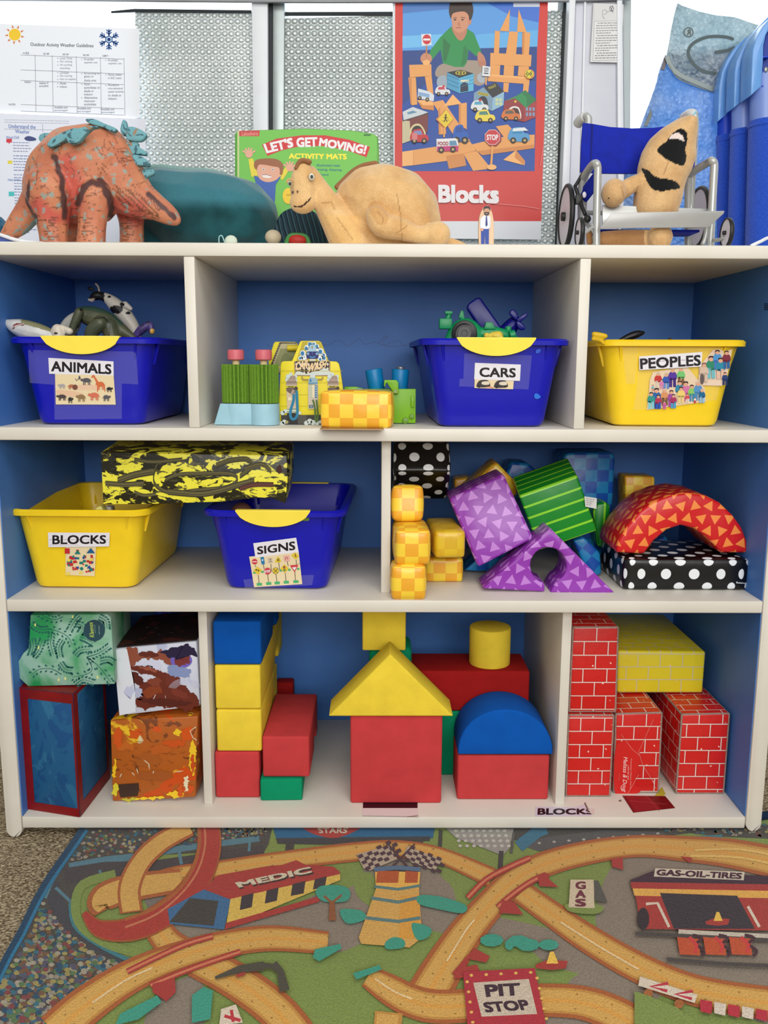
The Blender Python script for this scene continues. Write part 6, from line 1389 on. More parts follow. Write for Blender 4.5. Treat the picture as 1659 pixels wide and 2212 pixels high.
merge(bx,box(c1.x,c2.x,c1.y-.002,c1.y+r1-.002,zz0,zz0+h_,.001))
fx0=ry(70,1110,Yb).x; rp_=[Vector((fx0,c1.y-.022,zz0)),Vector((c2.x-.015,c1.y-.024,zz0)),Vector((c2.x-.015,c1.y-.024,zz0+h_)),Vector((c1.x-.024,c1.y-.020,zz0+h_))]
merge(bx,prism(rp_,(0,.036,0),.0012))
obj('base',bx,LB,t,smooth=40)
for c in (c1,c2):
    z0=zz0+h_+.001; Hh=(280*.2893/k)
    ro=bmesh.new(); rings=[]; n=66
    for z in (z0,z0+Hh):
        rings.append([ro.verts.new((c.x+r1*(.98 if i%3 else .78)*math.cos(2*math.pi*i/n),c.y+r1*(.98 if i%3 else .78)*math.sin(2*math.pi*i/n),z)) for i in range(n)])
    for i in range(n): ro.faces.new((rings[0][i],rings[0][(i+1)%n],rings[1][(i+1)%n],rings[1][i]))
    ro.faces.new(rings[0][::-1]); ro.faces.new(rings[1]); rl=obj('roller',ro,FELT,t,smooth=None)
    obj('peg',cyl((c.x,c.y,z0+Hh),(c.x,c.y,z0+Hh+.008),.0058,seg=16),mat(C(224,196,150),.6),rl,smooth=40)
    kz=z0+Hh+.0065; obj('knob',lathe((c.x,c.y,kz),[(.0115,0),(.0132,.0015),(.0134,.014),(.0125,.0165),(.010,.0172)]),mat(C(204,100,112),.45,.05),rl,smooth=40)
# ============================================================ car wash toy
fW=(580,720,.12056); Yg=.075
YW2=mat(C(222,206,36),.45,.05,20)
dzw=Z2+.0008-U(580,913,Yg).z
wm=lambda x,y,dy=0:U(x,y,Yg+dy)+Vector((0,0,dzw))
t=thing('car_wash_toy','yellow wooden toy car wash arch with printed bubbles and pumps','toy',(wm(680,913).x,Yg+.03,Z2+.0005))
op=[(190,1600),(182,1300),(215,560),(225,500),(260,475),(420,470),(565,120),(600,108),(900,110),(940,130),(1075,470),(1220,482),(1262,520),(1290,640),(1360,1150),(1400,1600)]
obj('front_panel',prism([wm(580+x*.12056,720+y*.12056) for x,y in op],(0,.011,0),.0012,2),YW2,t,smooth=30)
rb_=[(0,600),(0,470),(90,160),(120,125),(470,128),(510,150),(560,300),(560,900),(200,700),(60,690)]
obj('rear_panel',prism([wm(580+x*.12056,720+y*.12056,.045) for x,y in rb_],(0,.010,0),.001),YW2,t,smooth=30)
A=Art(lambda x,y:wm(x,y,.0446),FN,z0=.0004); A.tf=fW
A.poly([(30,560),(200,135),(500,140),(500,700),(100,690),(40,600)],C(70,56,50)); A.poly([(70,560),(225,165),(490,165),(490,690),(120,680)],C(176,170,130)); A.poly([(100,540),(215,250),(490,250),(490,590),(180,560)],C(130,132,84)); A.blobp([(220,480),(260,360),(330,330),(400,380),(490,380),(490,560),(260,560)],C(104,112,60)); A.line([(60,560),(200,585)],24,C(190,176,40))
for i in range(9): A.disc(250+i*28,165,9,C(190,176,130),9,6)
for i in range(8): A.disc(85+i*17,480-i*42,9,C(190,176,130),9,6)
A.build('rear_print',PRINT,t)
obj('crossbar',cyl(wm(580+340*.12056,720+240*.12056,.040),wm(580+560*.12056,720+240*.12056,.040),.005,seg=16),mat(C(206,186,30),.5),t,smooth=40)
A=Art(lambda x,y:wm(x,y,-.0004),FN,z0=.0004); A.tf=fW
OLV=C(176,160,30); A.poly([(500,470),(610,122),(925,125),(1068,470)],OLV)
WB_=C(214,222,224); BU=C(24,110,164)
for x,y,r in ((575,420,42),(615,330,52),(690,235,50),(745,170,44),(815,165,40),(870,210,40),(930,300,60),(990,370,45),(1000,430,40),(640,410,50),(930,420,55),(800,300,120)): A.disc(x,y,r,WB_,r,14,up=False)
A.up()
for x,y,r in ((568,420,22),(608,335,34),(675,245,28),(742,172,32),(812,165,20),(865,205,24),(930,305,34),(990,365,22),(998,420,24),(640,400,10),(895,250,10),(925,440,22)): A.disc(x,y,r,BU,r*1.2,12,up=False)
A.up(); NV=C(14,20,100); A.blobp([(680,320),(720,295),(860,295),(892,320),(895,400),(870,430),(700,430),(680,400)],NV,n=3); A.poly([(720,300),(738,190),(770,180),(830,180),(848,200),(862,300)],C(150,186,206)); A.disc(782,225,14,C(150,130,60),26); A.disc(708,340,24,C(120,160,196)); A.disc(868,340,24,C(120,160,196)); A.line([(735,385),(785,410),(840,385)],22,C(60,130,180),sm=3); A.rect(735,435,845,468,C(206,206,190)); A.line([(788,305),(788,360)],6,C(90,120,180))
A.poly([(460,475),(1108,475),(1105,740),(470,735)],C(150,120,90)); A.poly([(482,478),(1088,478),(1085,700),(488,700)],C(34,18,18))
for i in range(9):
    for j in range(3): A.poly([(500+i*70,500+j*78+(i%2)*0),(522+i*70,530+j*78),(500+i*70,562+j*78),(480+i*70,530+j*78)],C(214,206,190),False)
A.up(); A.blobp([(490,700),(520,655),(600,670),(640,690),(700,700),(800,660),(900,650),(1000,600),(1085,640),(1085,720),(490,720)],C(196,206,200),n=3)
TC=C(226,196,150); A.text('CAR',[(500,495),(720,440),(690,600),(490,640)],C(60,30,26),.07); A.text('CAR',[(500,500),(720,445),(690,595),(490,635)],TC,.03); A.text('WASH',[(720,520),(1050,450),(1015,590),(700,680)],C(60,30,26),.07); A.text('WASH',[(720,525),(1050,455),(1015,585),(700,672)],TC,.03)
for yy in (650,860,1075,1280): A.line([(225,yy-5),(1320,yy)],6,C(186,170,34),up=False)
A.up(); GP=C(150,130,118); GP2=C(196,176,150)
A.poly([(320,1000),(520,1000),(540,1320),(335,1320)],GP2); A.poly([(340,1320),(500,1320),(520,1610),(320,1610)],C(12,12,14)); A.poly([(330,1320),(510,1325),(510,1400),(330,1400)],C(206,206,196)); A.line([(335,1335),(510,1338)],16,C(80,120,50)); A.line([(335,1380),(510,1384)],16,C(80,120,50))
for dx in (0,745):
    for x,y,r in ((350,760,40),(330,820,30),(480,760,36),(490,830,30),(400,720,34)):
        A.disc(x+dx,y-10,r,C(190,206,206),up=False)
    A.up(); A.poly([(405+dx,735),(480+dx,735),(515+dx,900),(310+dx,900),(330+dx,830)],GP); A.line([(330+dx,850),(500+dx,850)],10,C(90,76,70)); A.line([(340+dx,810),(490+dx,810)],6,C(190,176,160)); A.line([(315+dx,905),(510+dx,905)],12,C(216,206,190)); A.text('VACUUM',(345+dx,920,450+dx,942),C(50,40,40),.02); A.poly([(315+dx,950),(470+dx,945),(520+dx,990),(430+dx,1080),(330+dx,1010)],C(96,78,72)); A.poly([(430+dx,980),(475+dx,1000),(430+dx,1085),(395+dx,1060)],C(160,140,124)); A.disc(495+dx,960,32,C(56,44,44))
A.poly([(1060,1000),(1240,1000),(1250,1300),(1070,1300)],GP2); A.rect(350,1120,415,1180,C(214,206,176))
A.poly([(710,900),(890,890),(890,1330),(715,1330)],C(190,180,166)); A.poly([(715,890),(720,800),(760,760),(830,760),(880,800),(885,885)],C(140,170,180)); A.line([(720,870),(880,865)],14,BU); A.blobp([(750,760),(760,710),(800,690),(840,730),(820,770)],C(196,206,206)); A.rect(740,795,770,845,BU); A.rect(735,900,775,1130,C(176,186,160)); A.rect(785,900,825,1130,C(216,206,176)); A.rect(832,905,876,1130,C(26,96,140)); A.rect(730,1260,805,1310,C(30,44,60)); A.rect(745,1270,795,1300,C(120,150,170)); 
for i in range(5): A.rect(842,920+i*42,866,945+i*42,C(170,190,200),False)
A.up(); A.line([(600,750),(610,790),(640,805),(720,805)],26,C(150,130,60),sm=3); A.line([(975,755),(965,790),(940,800),(880,800)],26,C(150,130,60),sm=3)
A.poly([(230,1440),(1400,1430),(1400,1600),(230,1600)],C(40,36,30)); A.poly([(340,1430),(500,1430),(520,1610),(320,1610)],C(10,10,12))
for i in range(7): A.line([(540+i*22,1440),(545+i*22,1600)],6,C(110,110,100),up=False)
A.up()
for x,y,r in ((255,1400,40),(300,1370,36),(240,1600,50),(285,1560,40),(680,1580,40),(740,1550,48),(800,1570,44),(870,1580,40),(930,1560,30),(560,1400,30)): A.disc(x,y,r,C(190,200,196),up=False)
A.up(); A.disc(332,1565,30,C(150,140,90)); A.line([(455,1060),(450,1180),(400,1350),(395,1450),(430,1510),(490,1490),(520,1400),(515,1200),(505,1000)],46,C(4,112,150),sm=5); A.line([(795,1165),(830,1290),(840,1480),(860,1560),(885,1480),(880,1350),(860,1165)],30,C(70,106,20),sm=5)
A.build('front_print',PRINT,t)
# ============================================================ lime toy with blue cylinders
LM=mat(C(120,178,20),.42,.06,40); CY=mat(C(4,118,176),.4,.04); fL=(750,700,.10396); Yl=.10
dzl=Z2+.0008-U(870,917,Yl).z
lm=lambda x,y,dy=0:U(750+x*.10396,700+y*.10396,Yl+dy)+Vector((0,0,dzl))
t=thing('pump_toy','lime green plastic toy stand with two blue cylinders behind the checked block','toy',(lm(1000,2080).x,Yl+.01,Z2+.0005))
obj('plate',prism([lm(x,y) for x,y in ((300,2080),(1420,2080),(1425,1370),(340,1372))],(0,.012,0),.0008),LM,t)
obj('slotted_rail',prism([lm(x,y,-.006) for x,y in ((340,1380),(950,1380),(950,1440),(340,1440))],(0,.02,0),.0006),mat(C(96,130,50),.5),t)
obj('arm',prism([lm(x,y,-.012) for x,y in ((770,1185),(1020,1185),(1065,1230),(1068,1470),(950,1470),(945,1420),(860,1300),(830,1240),(800,1260),(790,1330),(760,1320))],(0,.014,0),.0012),LM,t)
obj('arm_screw',cyl(lm(1005,1420,-.0135),lm(1005,1420,-.010),.0032,seg=16),mat(C(130,150,70),.3),t)
obj('clip',prism([lm(x,y,-.004) for x,y in ((1325,1520),(1390,1520),(1390,1750),(1325,1750))],(0,.005,0),.0008),LM,t)
for x,y,r in ((1205,2030,.0055),(1335,1950,.0045)): obj('screw',cyl(lm(x,y,-.002),lm(x,y,.002),r,seg=18,bev=.0008),mat(C(90,136,10),.35),t,smooth=40)
for a,b_,gr_ in (((620,1440),(545,960),0),((1080,1440),(1110,960),1)):
    p0,p1=lm(*a,.022),lm(*b_,.022); ob=obj('cylinder',cyl(p0,p1,.0135,.0145,28,bev=.002),CY,t,smooth=40)
    if gr_: d=(p1-p0).normalized(); obj('cap_screw',cyl(p1-d*.001,p1+d*.004,.0072,seg=20,bev=.0008),mat(C(120,120,126),.3,metal=.5),ob,smooth=40)
t=thing('toy_track','small lime green toy piece with blue top behind the checked block','toy',tuple(lm(150,1500,.03))[:2]+(Z2+.0005,))
obj('base',prism([lm(x,y,.028) for x,y in ((-60,2080),(330,2080),(330,1360),(170,1325),(-60,1330))],(0,.02,0),.001),LM,t)
obj('top_piece',prism([lm(x,y,.02) for x,y in ((15,1410),(330,1410),(330,1375),(240,1358),(160,1375),(20,1378))],(0,.014,0),.0005),mat(C(80,150,190),.5),t)
# ============================================================ printed play rug
ZR=.010
RUG=colmat('rug_pile',.95,.16,420,.8,spec=.08,sheen=.2)
edge=[(181,1790),(150,1836),(110,1893),(78,1947),(45,2016),(20,2060),(0,2100),(-20,2145),(-60,2240)]
A=Art(lambda x,y:UZ(x,y,ZR),(0,0,1),eps=.00003,z0=.00005)
GRN,GRY_,ORY,OBR,REDR,BLUR,TEA=C(124,142,72),C(136,124,110),C(208,162,84),C(166,92,46),C(166,56,50),C(44,106,138),C(60,150,128)
SPK=C(74,70,66)
A.poly(edge+[(1800,2260),(1800,1760),(185,1760)],GRN)
# grey roads / tarmac areas
for pl in ([(840,1880),(960,1900),(985,1960),(960,2000),(880,1990),(720,2060),(640,2000),(700,1950)],[(905,1965),(1040,1975),(1240,2020),(1400,2080),(1659,2140),(1659,2212),(1500,2150),(1280,2110),(1180,2080),(1120,2040),(930,2010)],[(1320,1875),(1420,1850),(1700,1900),(1700,2150),(1400,2080),(1290,2010)],[(1240,2110),(1330,2090),(1440,2130),(1380,2170),(1240,2150)],[(355,1990),(480,2000),(620,1960),(700,1930),(700,1990),(560,2010),(440,2040)],[(350,2140),(430,2110),(440,2212),(330,2260),(310,2212)],[(1080,2190),(1260,2200),(1300,2260),(1080,2260)],[(800,1850),(900,1850),(960,1910),(850,1905),(790,1900)]): A.blobp(pl,GRY_)
A.blobp([(765,1900),(800,1885),(815,1920),(812,1960),(775,1940)],GRN); A.poly([(305,1930),(330,1920),(400,1960),(395,2000),(330,1985)],C(120,112,104))
# crowd stands
A.poly(edge[:8]+[(-60,2260),(100,2260),(140,2190),(215,2130),(290,2092),(240,2068),(190,2030),(160,1990),(153,1950),(165,1915),(200,1890),(250,1870),(300,1850),(480,1840),(565,1850),(600,1790),(350,1780)],SPK)
A.poly([(1000,1780),(1460,1780),(1659,1782),(1740,1830),(1659,1812),(1560,1808),(1490,1800),(1400,1812),(1180,1835),(1060,1800)],SPK)
A.poly([(590,1780),(960,1780),(950,1840),(760,1840),(575,1850)],GRN)
# bleacher bands
A.line([(150,1875),(230,1858),(300,1850),(400,1832),(560,1812)],[20,16,14,14,12],C(84,124,140)); A.line([(140,1893),(230,1880),(320,1878),(420,1862),(570,1838)],[34,36,34,30,24],C(70,64,66)); A.line([(126,1903),(110,1925),(125,1955),(150,2000),(190,2040),(290,2088)],[10,26,34,30,16,6],C(66,66,72)); A.line([(138,1860),(110,1905),(95,1940)],12,C(84,124,140)); A.line([(120,1918),(160,1955)],7,C(84,124,140)); A.line([(215,1880),(226,1912)],6,C(84,124,140)); A.line([(385,1830),(392,1868)],7,C(84,124,140)); A.line([(540,1808),(538,1840)],6,C(84,124,140))
A.poly([(1140,1832),(1150,1815),(1200,1806),(1300,1795),(1430,1798),(1450,1812),(1300,1822),(1200,1832),(1165,1840)],C(86,84,84)); A.line([(1120,1830),(1160,1798),(1180,1790)],26,C(60,112,136)); A.line([(1140,1860),(1240,1828),(1360,1818),(1490,1812),(1560,1808)],9,C(64,120,130),sm=3)
for i in range(9): A.disc(1165+i*32,1822-i*2.6,4,C(170,166,156),2.6,6,up=False)
A.up()
stand=[e for e in edge[:8]]+[(-60,2260),(100,2260),(140,2190),(215,2130),(280,2092),(190,2052),(130,2000),(96,1950),(140,1860),(300,1840),(480,1815),(570,1800),(570,1785),(350,1780)]
random.seed(9)
cols=[C(150,138,84),C(124,64,64),C(56,104,120),C(140,132,116),C(84,112,74),C(112,82,60),C(84,80,98),C(42,76,100),C(156,148,130)]
cnt=0
while cnt<1150:
    y=random.uniform(1792,2230); x=random.uniform(-40,600)
    if not inpoly(x,y,stand) or segd(x,y,edge)<16: continue
    k=(y-1560)/420; A.disc(x,y,4.4*k+1.4,random.choice(cols),3.2*k+1,7,up=False); cnt+=1; A.z+=2e-7
for i in range(260):
    x,y=random.uniform(1420,1740),random.uniform(1782,1828)
    if y>1800+(x-1500)*.06 and x>1480 or x<1480 and y>1796: continue
    A.disc(x,y,random.uniform(3,6),random.choice(cols),3,6,up=False)
for i in range(70): A.disc(random.uniform(480,575),random.uniform(1790,1808),3,random.choice(cols),2,6,up=False)
A.up()
# border
A.line(edge,[16]*len(edge),C(22,62,92),sm=2); A.line([(x+7,y+4) for x,y in edge],7,C(40,112,150),sm=2)
A.line([(152,1952),(160,2000),(200,2035),(270,2072),(330,2088)],9,C(60,120,130),sm=3); A.line([(250,1890),(180,1912),(163,1960),(178,2005),(230,2040),(300,2062),(345,2075)],20,GRN,sm=4)
A.line([(100,2220),(150,2175),(215,2130),(300,2092)],9,C(60,120,130),sm=3); A.line([(108,2225),(160,2180),(230,2132),(310,2094)],10,GRN,sm=3)
# billboard along the top
A.poly([(588,1785),(940,1785),(935,1812),(830,1822),(700,1822),(600,1822)],C(36,96,136)); A.poly([(596,1812),(930,1808),(928,1818),(700,1826),(600,1824)],C(62,60,64)); A.blobp([(660,1782),(780,1780),(765,1798),(720,1812),(670,1800)],REDR); A.text('STARS',[(686,1790),(752,1790),(748,1801),(690,1801)],C(200,190,170),.02); A.poly([(618,1822),(636,1822),(634,1838),(616,1838)],C(64,60,58)); A.poly([(900,1818),(914,1816),(914,1830),(902,1832)],C(64,60,58))
A.poly([(960,1788),(1110,1792),(1100,1835),(1085,1850),(1030,1828),(985,1812)],C(150,146,140))
for i in range(8):
    for j in range(4): A.disc(985+i*15+j*3,1796+j*11,4.6,C(190,186,176),3.4,7,up=False)
A.up(); A.line([(952,1795),(950,1836)],8,C(66,62,60)); A.line([(1083,1840),(1080,1885)],10,C(66,60,60)); A.line([(1110,1800),(1104,1845)],6,C(90,86,80))
# tracks
def track(pts,w,core=True,sm=6,red=False):
    f=lambda k:[(q*k) for q in (w if isinstance(w,(list,tuple)) else [w]*len(pts))]
    A.line(pts,f(1),OBR if not red else REDR,sm=sm); A.line(pts,f(.76),C(190,138,64),sm=sm); A.line(pts,f(.62),ORY,sm=sm)
    if core: A.line(pts,f(.12),C(214,156,72),sm=sm)
def dots(pts,n,off):
    P=smoothpts([(x,y,0) for x,y in pts],12); st=max(1,len(P)//n)
    for i in range(0,len(P),st):
        a=P[max(0,i-1)];b_=P[min(len(P)-1,i+1)]; d=(b_-a); l=d.length or 1
        for s in (-1,1): A.disc(P[i].x-d.y/l*off*s,P[i].y+d.x/l*off*s,2.2,C(150,110,50),1.6,6,up=False)
    A.up()
t1=[(300,1915),(380,1892),(470,1880),(600,1862),(760,1843),(860,1836),(950,1850),(1062,1898)]; track(t1,[34,38,38,40,42,38,36,44])
t2=[(1120,1925),(1190,1975),(1270,2030),(1370,2088),(1470,2132),(1560,2155),(1700,2175)]; track(t2,[52,56,62,66,68,70,74])
t3=[(925,2150),(960,2090),(1005,2020),(1060,1955),(1110,1905),(1180,1868),(1280,1842),(1380,1830),(1480,1836),(1580,1846),(1720,1875)]; track(t3,[94,88,76,66,60,56,52,48,56,64,72])
t6=[(330,1990),(365,2040),(420,2075),(480,2105),(545,2145),(600,2190),(640,2240)]; track(t6,[60,66,74,80,84,86,90])
t5=[(120,2235),(180,2180),(260,2125),(340,2086),(430,2056),(520,2036),(600,2030),(708,2040)]; track(t5,[92,86,76,68,62,58,56,50])
t4=[(795,2112),(840,2140),(890,2166),(950,2178),(1060,2172),(1160,2164),(1260,2170),(1340,2200),(1400,2240)]; track(t4,[50,66,72,74,72,72,74,80,80])
A.line([(840,2190),(835,2240)],60,C(190,138,64)); A.line([(838,2195),(834,2240)],46,ORY)
for q,n_,o_ in ((t1,12,9),(t2,10,14),(t3,14,13),(t5,12,14),(t4,9,16),(t6,7,18)): dots(q,n_,o_)
for q in ([(965,2080),(1005,2015),(1025,1990)],[(1210,1995),(1300,2052),(1380,2098)],[(810,2118),(850,2145),(890,2162)],[(200,2170),(270,2122),(330,2094)]): A.line(q,4,C(226,200,150),sm=3)
for a in ([(1500,1840),(1600,1838),(1700,1858)],[(1490,1852),(1600,1856),(1700,1878)]): A.line(a,5,C(222,184,104),sm=3)
# the big loop
A.line([(392,1905),(290,1920),(232,1938),(212,1958),(218,1975)],[52,60,62,50,30],OBR,sm=5); A.line([(392,1905),(290,1920),(234,1938),(216,1956),(222,1968)],[36,44,46,36,20],ORY,sm=5)
A.line([(410,1790),(350,1822),(305,1865),(280,1920),(284,1975)],[40,44,46,50,50],OBR,sm=5); A.line([(410,1790),(350,1822),(305,1865),(280,1920),(284,1972)],[28,32,34,38,38],ORY,sm=5)
rl=[(450,1785),(452,1835),(436,1890),(400,1940),(345,1985),(280,2012),(215,2010),(182,1975)]
A.line(rl,[50,52,54,56,58,52,40,14],C(160,84,40),sm=6); A.line(rl,[42,44,46,48,50,44,32,10],C(168,56,46),sm=6); A.line([(x-9,y-5) for x,y in rl[:6]],4,C(196,120,84),sm=6)
A.line([(430,1790),(430,1835),(414,1885),(382,1930),(330,1968),(270,1990)],7,OBR,sm=5)
# medic building
A.poly([(362,1968),(450,1920),(500,1945),(484,2012),(367,2000)],C(60,104,146)); A.poly([(366,1996),(410,1944),(472,1950),(462,2004)],C(66,62,58))
A.poly([(440,1925),(470,1895),(560,1878),(585,1874),(610,1872),(640,1862),(660,1872),(720,1876),(735,1888),(730,1896),(500,1948)],REDR)
A.poly([(498,1946),(735,1892),(735,1905),(488,2008)],C(214,180,84)); A.poly([(488,1998),(690,1940),(690,1952),(486,2012)],REDR)
for a in ((518,1940,548,1970),(572,1928,602,1956),(628,1914,660,1940),(676,1904,706,1926)): A.poly([(a[0]+4,a[1]),(a[2],a[1]-7),(a[2]-4,a[3]-6),(a[0],a[3])],C(62,52,56))
A.text('MEDIC',[(512,1914),(672,1880),(676,1892),(520,1924)],C(60,44,40),.05); A.text('MEDIC',[(510,1911),(668,1877),(672,1889),(518,1921)],C(206,196,170),.03)
# tree
A.blobp([(682,1935),(690,1920),(720,1916),(750,1922),(757,1938),(745,1952),(700,1952)],TEA); A.line([(718,1993),(717,1950)],[16,10],C(140,84,50)); A.line([(717,1955),(700,1940)],5,C(140,84,50)); A.line([(717,1955),(738,1938)],5,C(140,84,50)); A.blobp([(735,1970),(780,1972),(790,1990),(750,2000)],TEA)
# flags
def flag(P0,ux,uy,vx,vy,nx,ny,c=C(76,52,62)):
    for i in range(nx):
        for j in range(ny):
            if (i+j)%2==0:
                x,y=P0[0]+ux*i+vx*j+2.5*math.sin(i*.8)*0,P0[1]+uy*i+vy*j+3*math.sin(i*.9); A.poly([(x,y),(x+ux,y+uy),(x+ux+vx,y+uy+vy),(x+vx,y+vy)],c,False)
    A.up()
A.poly([(770,1850),(840,1830),(858,1860),(800,1885),(785,1880)],C(176,160,140)); A.poly([(880,1832),(955,1862),(940,1885),(890,1868),(872,1850)],C(176,160,140))
flag((772,1853),10,-4.5,4,6.5,8,5); flag((888,1830),9.5,4.4,-3,6.4,8,5); A.line([(838,1828),(880,1876)],4,C(76,52,62)); A.line([(896,1828),(848,1876)],4,C(76,52,62))
# tower
A.poly([(812,1925),(905,1925),(912,2030),(885,2052),(780,2044),(775,2030)],ORY); A.poly([(865,1940),(905,1938),(911,2030),(862,2035)],C(214,154,62)); A.poly([(810,1888),(908,1888),(905,1925),(812,1925)],C(228,176,80)); A.poly([(815,1886),(862,1886),(860,1912),(812,1912)],C(176,84,40)); A.poly([(876,1886),(903,1888),(902,1912),(874,1912)],C(176,84,40)); A.line([(808,1883),(860,1879),(908,1883)],9,C(84,110,140)); A.line([(808,1920),(860,1926),(908,1918)],6,C(90,124,124)); A.line([(802,1945),(860,1954),(905,1944)],7,C(90,124,124)); A.line([(790,1988),(860,1996),(908,1988)],7,C(90,124,124))
A.blobp([(832,2042),(850,2030),(872,2036),(872,2052),(836,2056)],TEA); A.blobp([(905,1940),(950,1942),(1005,1960),(1000,1978),(950,1970),(905,1958)],TEA); A.blobp([(890,2000),(930,2010),(925,2030),(900,2035)],TEA)
# bridge rails and red arrows
for q in ([(1010,1945),(1050,1905),(1100,1878),(1145,1858)],[(1075,1965),(1110,1935),(1150,1908),(1180,1895)],[(275,2105),(330,2078),(400,2046),(460,2028)],[(325,2135),(390,2108),(460,2082),(520,2062)]):
    A.line(q,13,REDR,sm=3); A.line(q,5,C(206,120,84),sm=3)
for p in ([(1160,1895),(1185,1892),(1186,1905),(1206,1922),(1165,1920)],[(1085,1950),(1112,1955),(1130,1982),(1078,1978)],[(1320,1862),(1345,1858),(1346,1885),(1322,1878)],[(1470,1855),(1495,1858),(1490,1870)],[(330,2132),(378,2120),(380,2150),(360,2170),(330,2150)],[(1025,2055),(1058,2072),(1050,2086),(1012,2078),(1000,2115),(975,2110),(1005,2075)],[(985,2100),(1030,2090),(1040,2112),(980,2122)]): A.poly(p,REDR)
# gas sign
A.poly([(1280,1908),(1292,1908),(1312,1955),(1285,1952)],C(86,84,78)); A.blobp([(1225,1958),(1300,1962),(1290,1980),(1232,1976)],GRN); A.poly([(1232,1906),(1282,1906),(1284,1968),(1228,1966)],C(206,190,160))
for i,ch in enumerate('GAS'): A.text(ch,(1244,1911+i*19,1264,1926+i*19),C(110,44,60),.04)
# bushes and cones
for q in ((1062,2038,26,14),(1120,2040,24,13),(1140,2048,26,14),(1185,2048,22,12),(1100,2048,10,12)): A.disc(q[0],q[1],q[2],TEA,q[3],9)
A.up()
def cone(x,y,s): A.poly([(x-36*s,y+6*s),(x-10*s,y-4*s),(x+34*s,y-2*s),(x+30*s,y+14*s),(x,y+18*s),(x-34*s,y+14*s)],REDR); A.poly([(x-12*s,y+4*s),(x-4*s,y-22*s),(x+4*s,y-22*s),(x+14*s,y+4*s)],C(232,190,80))
cone(1192,2085,1)
# garage
A.poly([(1360,1908),(1410,1888),(1700,1900),(1700,1920),(1500,1922),(1365,1914)],C(62,40,54)); A.poly([(1415,1882),(1608,1890),(1606,1908),(1412,1900)],C(206,196,176)); A.text('GAS-OIL-TIRES',[(1420,1885),(1602,1893),(1600,1905),(1418,1897)],C(70,30,50),.05)
A.poly([(1362,1912),(1700,1918),(1700,1932),(1364,1926)],REDR); A.poly([(1366,1926),(1700,1932),(1700,1948),(1370,1942)],C(224,170,80)); A.poly([(1372,1942),(1700,1948),(1700,2018),(1385,2014)],REDR); A.poly([(1425,1936),(1592,1942),(1630,2014),(1455,2014)],C(56,48,56)); A.line([(1395,1960),(1420,1958),(1445,2010)],6,C(216,200,180)); A.line([(1615,1965),(1640,2010)],6,C(216,200,180)); A.disc(1389,1992,13,C(50,40,46),24); cone(1550,1994,.75)
A.line([(1372,2024),(1500,2030),(1700,2040)],8,C(74,68,66)); A.line([(1465,2020),(1660,2030)],9,C(196,186,170)); A.line([(1440,2080),(1560,2090),(1700,2096)],8,C(74,68,66))
for i in range(3):
    x=1470+i*56; A.poly([(x-8,2032),(x+40,2036),(x+42,2072),(x-2,2070)],C(190,80,44)); A.line([(x+26,2028),(x+46,2034),(x+34,2048),(x+52,2062),(x+44,2074)],7,C(70,40,50),sm=3); A.line([(x+18,2032),(x+34,2050),(x+30,2066)],7,C(200,60,60),sm=3)
# arrow board
A.poly([(1382,2118),(1506,2158),(1500,2176),(1378,2138)],C(214,200,180)); 
for x in (1405,1458): A.line([(x+38,2133+(x-1405)*.32),(x,2140+(x-1405)*.32),(x+36,2150+(x-1405)*.32)],7,C(186,50,70))
for x,y in ((1400,2155),(1466,2178)): A.disc(x,y,10,C(160,96,50))
A.poly([(1370,2150),(1400,2160),(1460,2185),(1500,2212),(1500,2260),(1370,2260)],GRN,)
for i in range(5): A.poly([(1512+i*30,2168+i*5),(1538+i*30,2173+i*5),(1536+i*30,2200+i*4),(1512+i*30,2194+i*4)],C(180,44,60) if i%2==0 else C(210,196,180),False)
A.up()
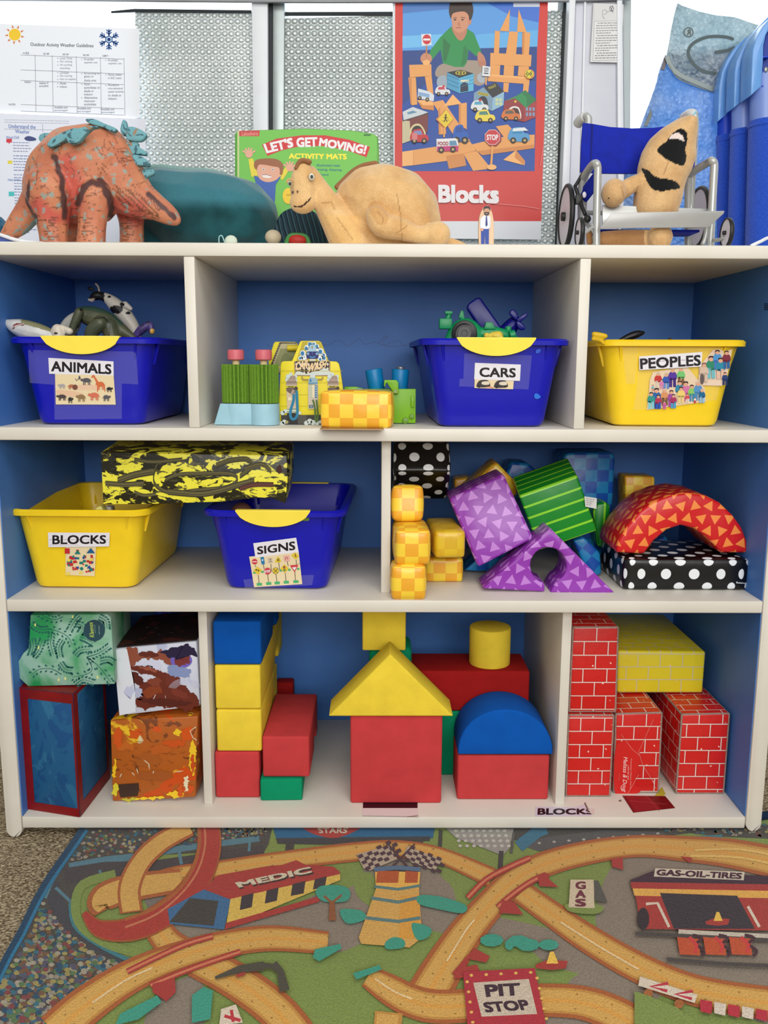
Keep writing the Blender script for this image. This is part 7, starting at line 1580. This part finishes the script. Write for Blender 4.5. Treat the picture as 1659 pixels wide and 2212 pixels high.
# pit stop
A.poly([(1000,2108),(1155,2100),(1185,2255),(1012,2260)],C(172,46,58)); 
for i in range(5): A.disc(1018+i*32,2116-i*1.6,4,C(226,180,90),3.4,6,up=False); A.disc(1009+i*3,2130+i*22,4,C(226,180,90),3.4,6,up=False); A.disc(1160+i*5,2122+i*22,4,C(226,180,90),3.4,6,up=False)
A.up(); A.poly([(1022,2132),(1142,2124),(1160,2200),(1040,2206)],C(200,184,164)); A.text('PIT',[(1048,2138),(1120,2134),(1122,2158),(1052,2162)],C(62,40,52),.05); A.text('STOP',[(1044,2176),(1136,2170),(1144,2190),(1050,2196)],C(62,40,52),.05)
# pit stop crossing gate, teal shapes and small signs lower left
A.line([(465,2122),(520,2102),(570,2096)],[6,16,20],C(76,72,60)); A.line([(590,2092),(606,2108),(615,2150)],[20,16,22],C(76,72,60)); A.poly([(560,2088),(602,2092),(606,2102),(560,2102)],C(76,72,60)); A.line([(510,2118),(530,2112)],7,C(160,60,50))
for pl in ([(680,2060),(735,2048),(738,2058),(690,2086),(676,2078)],[(762,2112),(820,2094),(824,2104),(770,2126)],[(260,2200),(340,2160),(350,2175),(300,2212),(250,2225)],[(415,2160),(440,2142),(460,2150),(455,2212),(415,2220)]): A.poly(pl,TEA)
A.poly([(478,2190),(510,2180),(525,2220),(474,2225)],C(216,200,180)); A.line([(485,2205),(520,2215)],7,C(186,50,60)); A.line([(500,2192),(504,2218)],7,C(186,50,60))
t=thing('play_rug','printed race track play rug with PIT STOP and garages before the shelf','rug',tuple(UZ(900,2000,0)))
me=A.mesh(); o=link('printed_pile',me,RUG,t,True,None)
pr=[UZ(x,y,ZR) for x,y in edge]+[UZ(1800,2260,ZR),UZ(1800,1760,ZR),UZ(190,1760,ZR)]
pr=[p-Vector((0,0,.0002)) for p in pr]; obj('backing',prism(pr,(0,0,-(ZR-.0012)),.0),mat(C(20,50,80),.95),t,smooth=None)
# raised dark edge curling by the right foot of the shelf
q=[UZ(x,y,.016) for x,y in ((1570,1775),(1610,1770),(1650,1762),(1700,1756))]
obj('curled_edge',tube(q,.007,10,5,flat=.8),mat(C(10,34,66),.95,.2,200,.6,600),t,smooth=True)
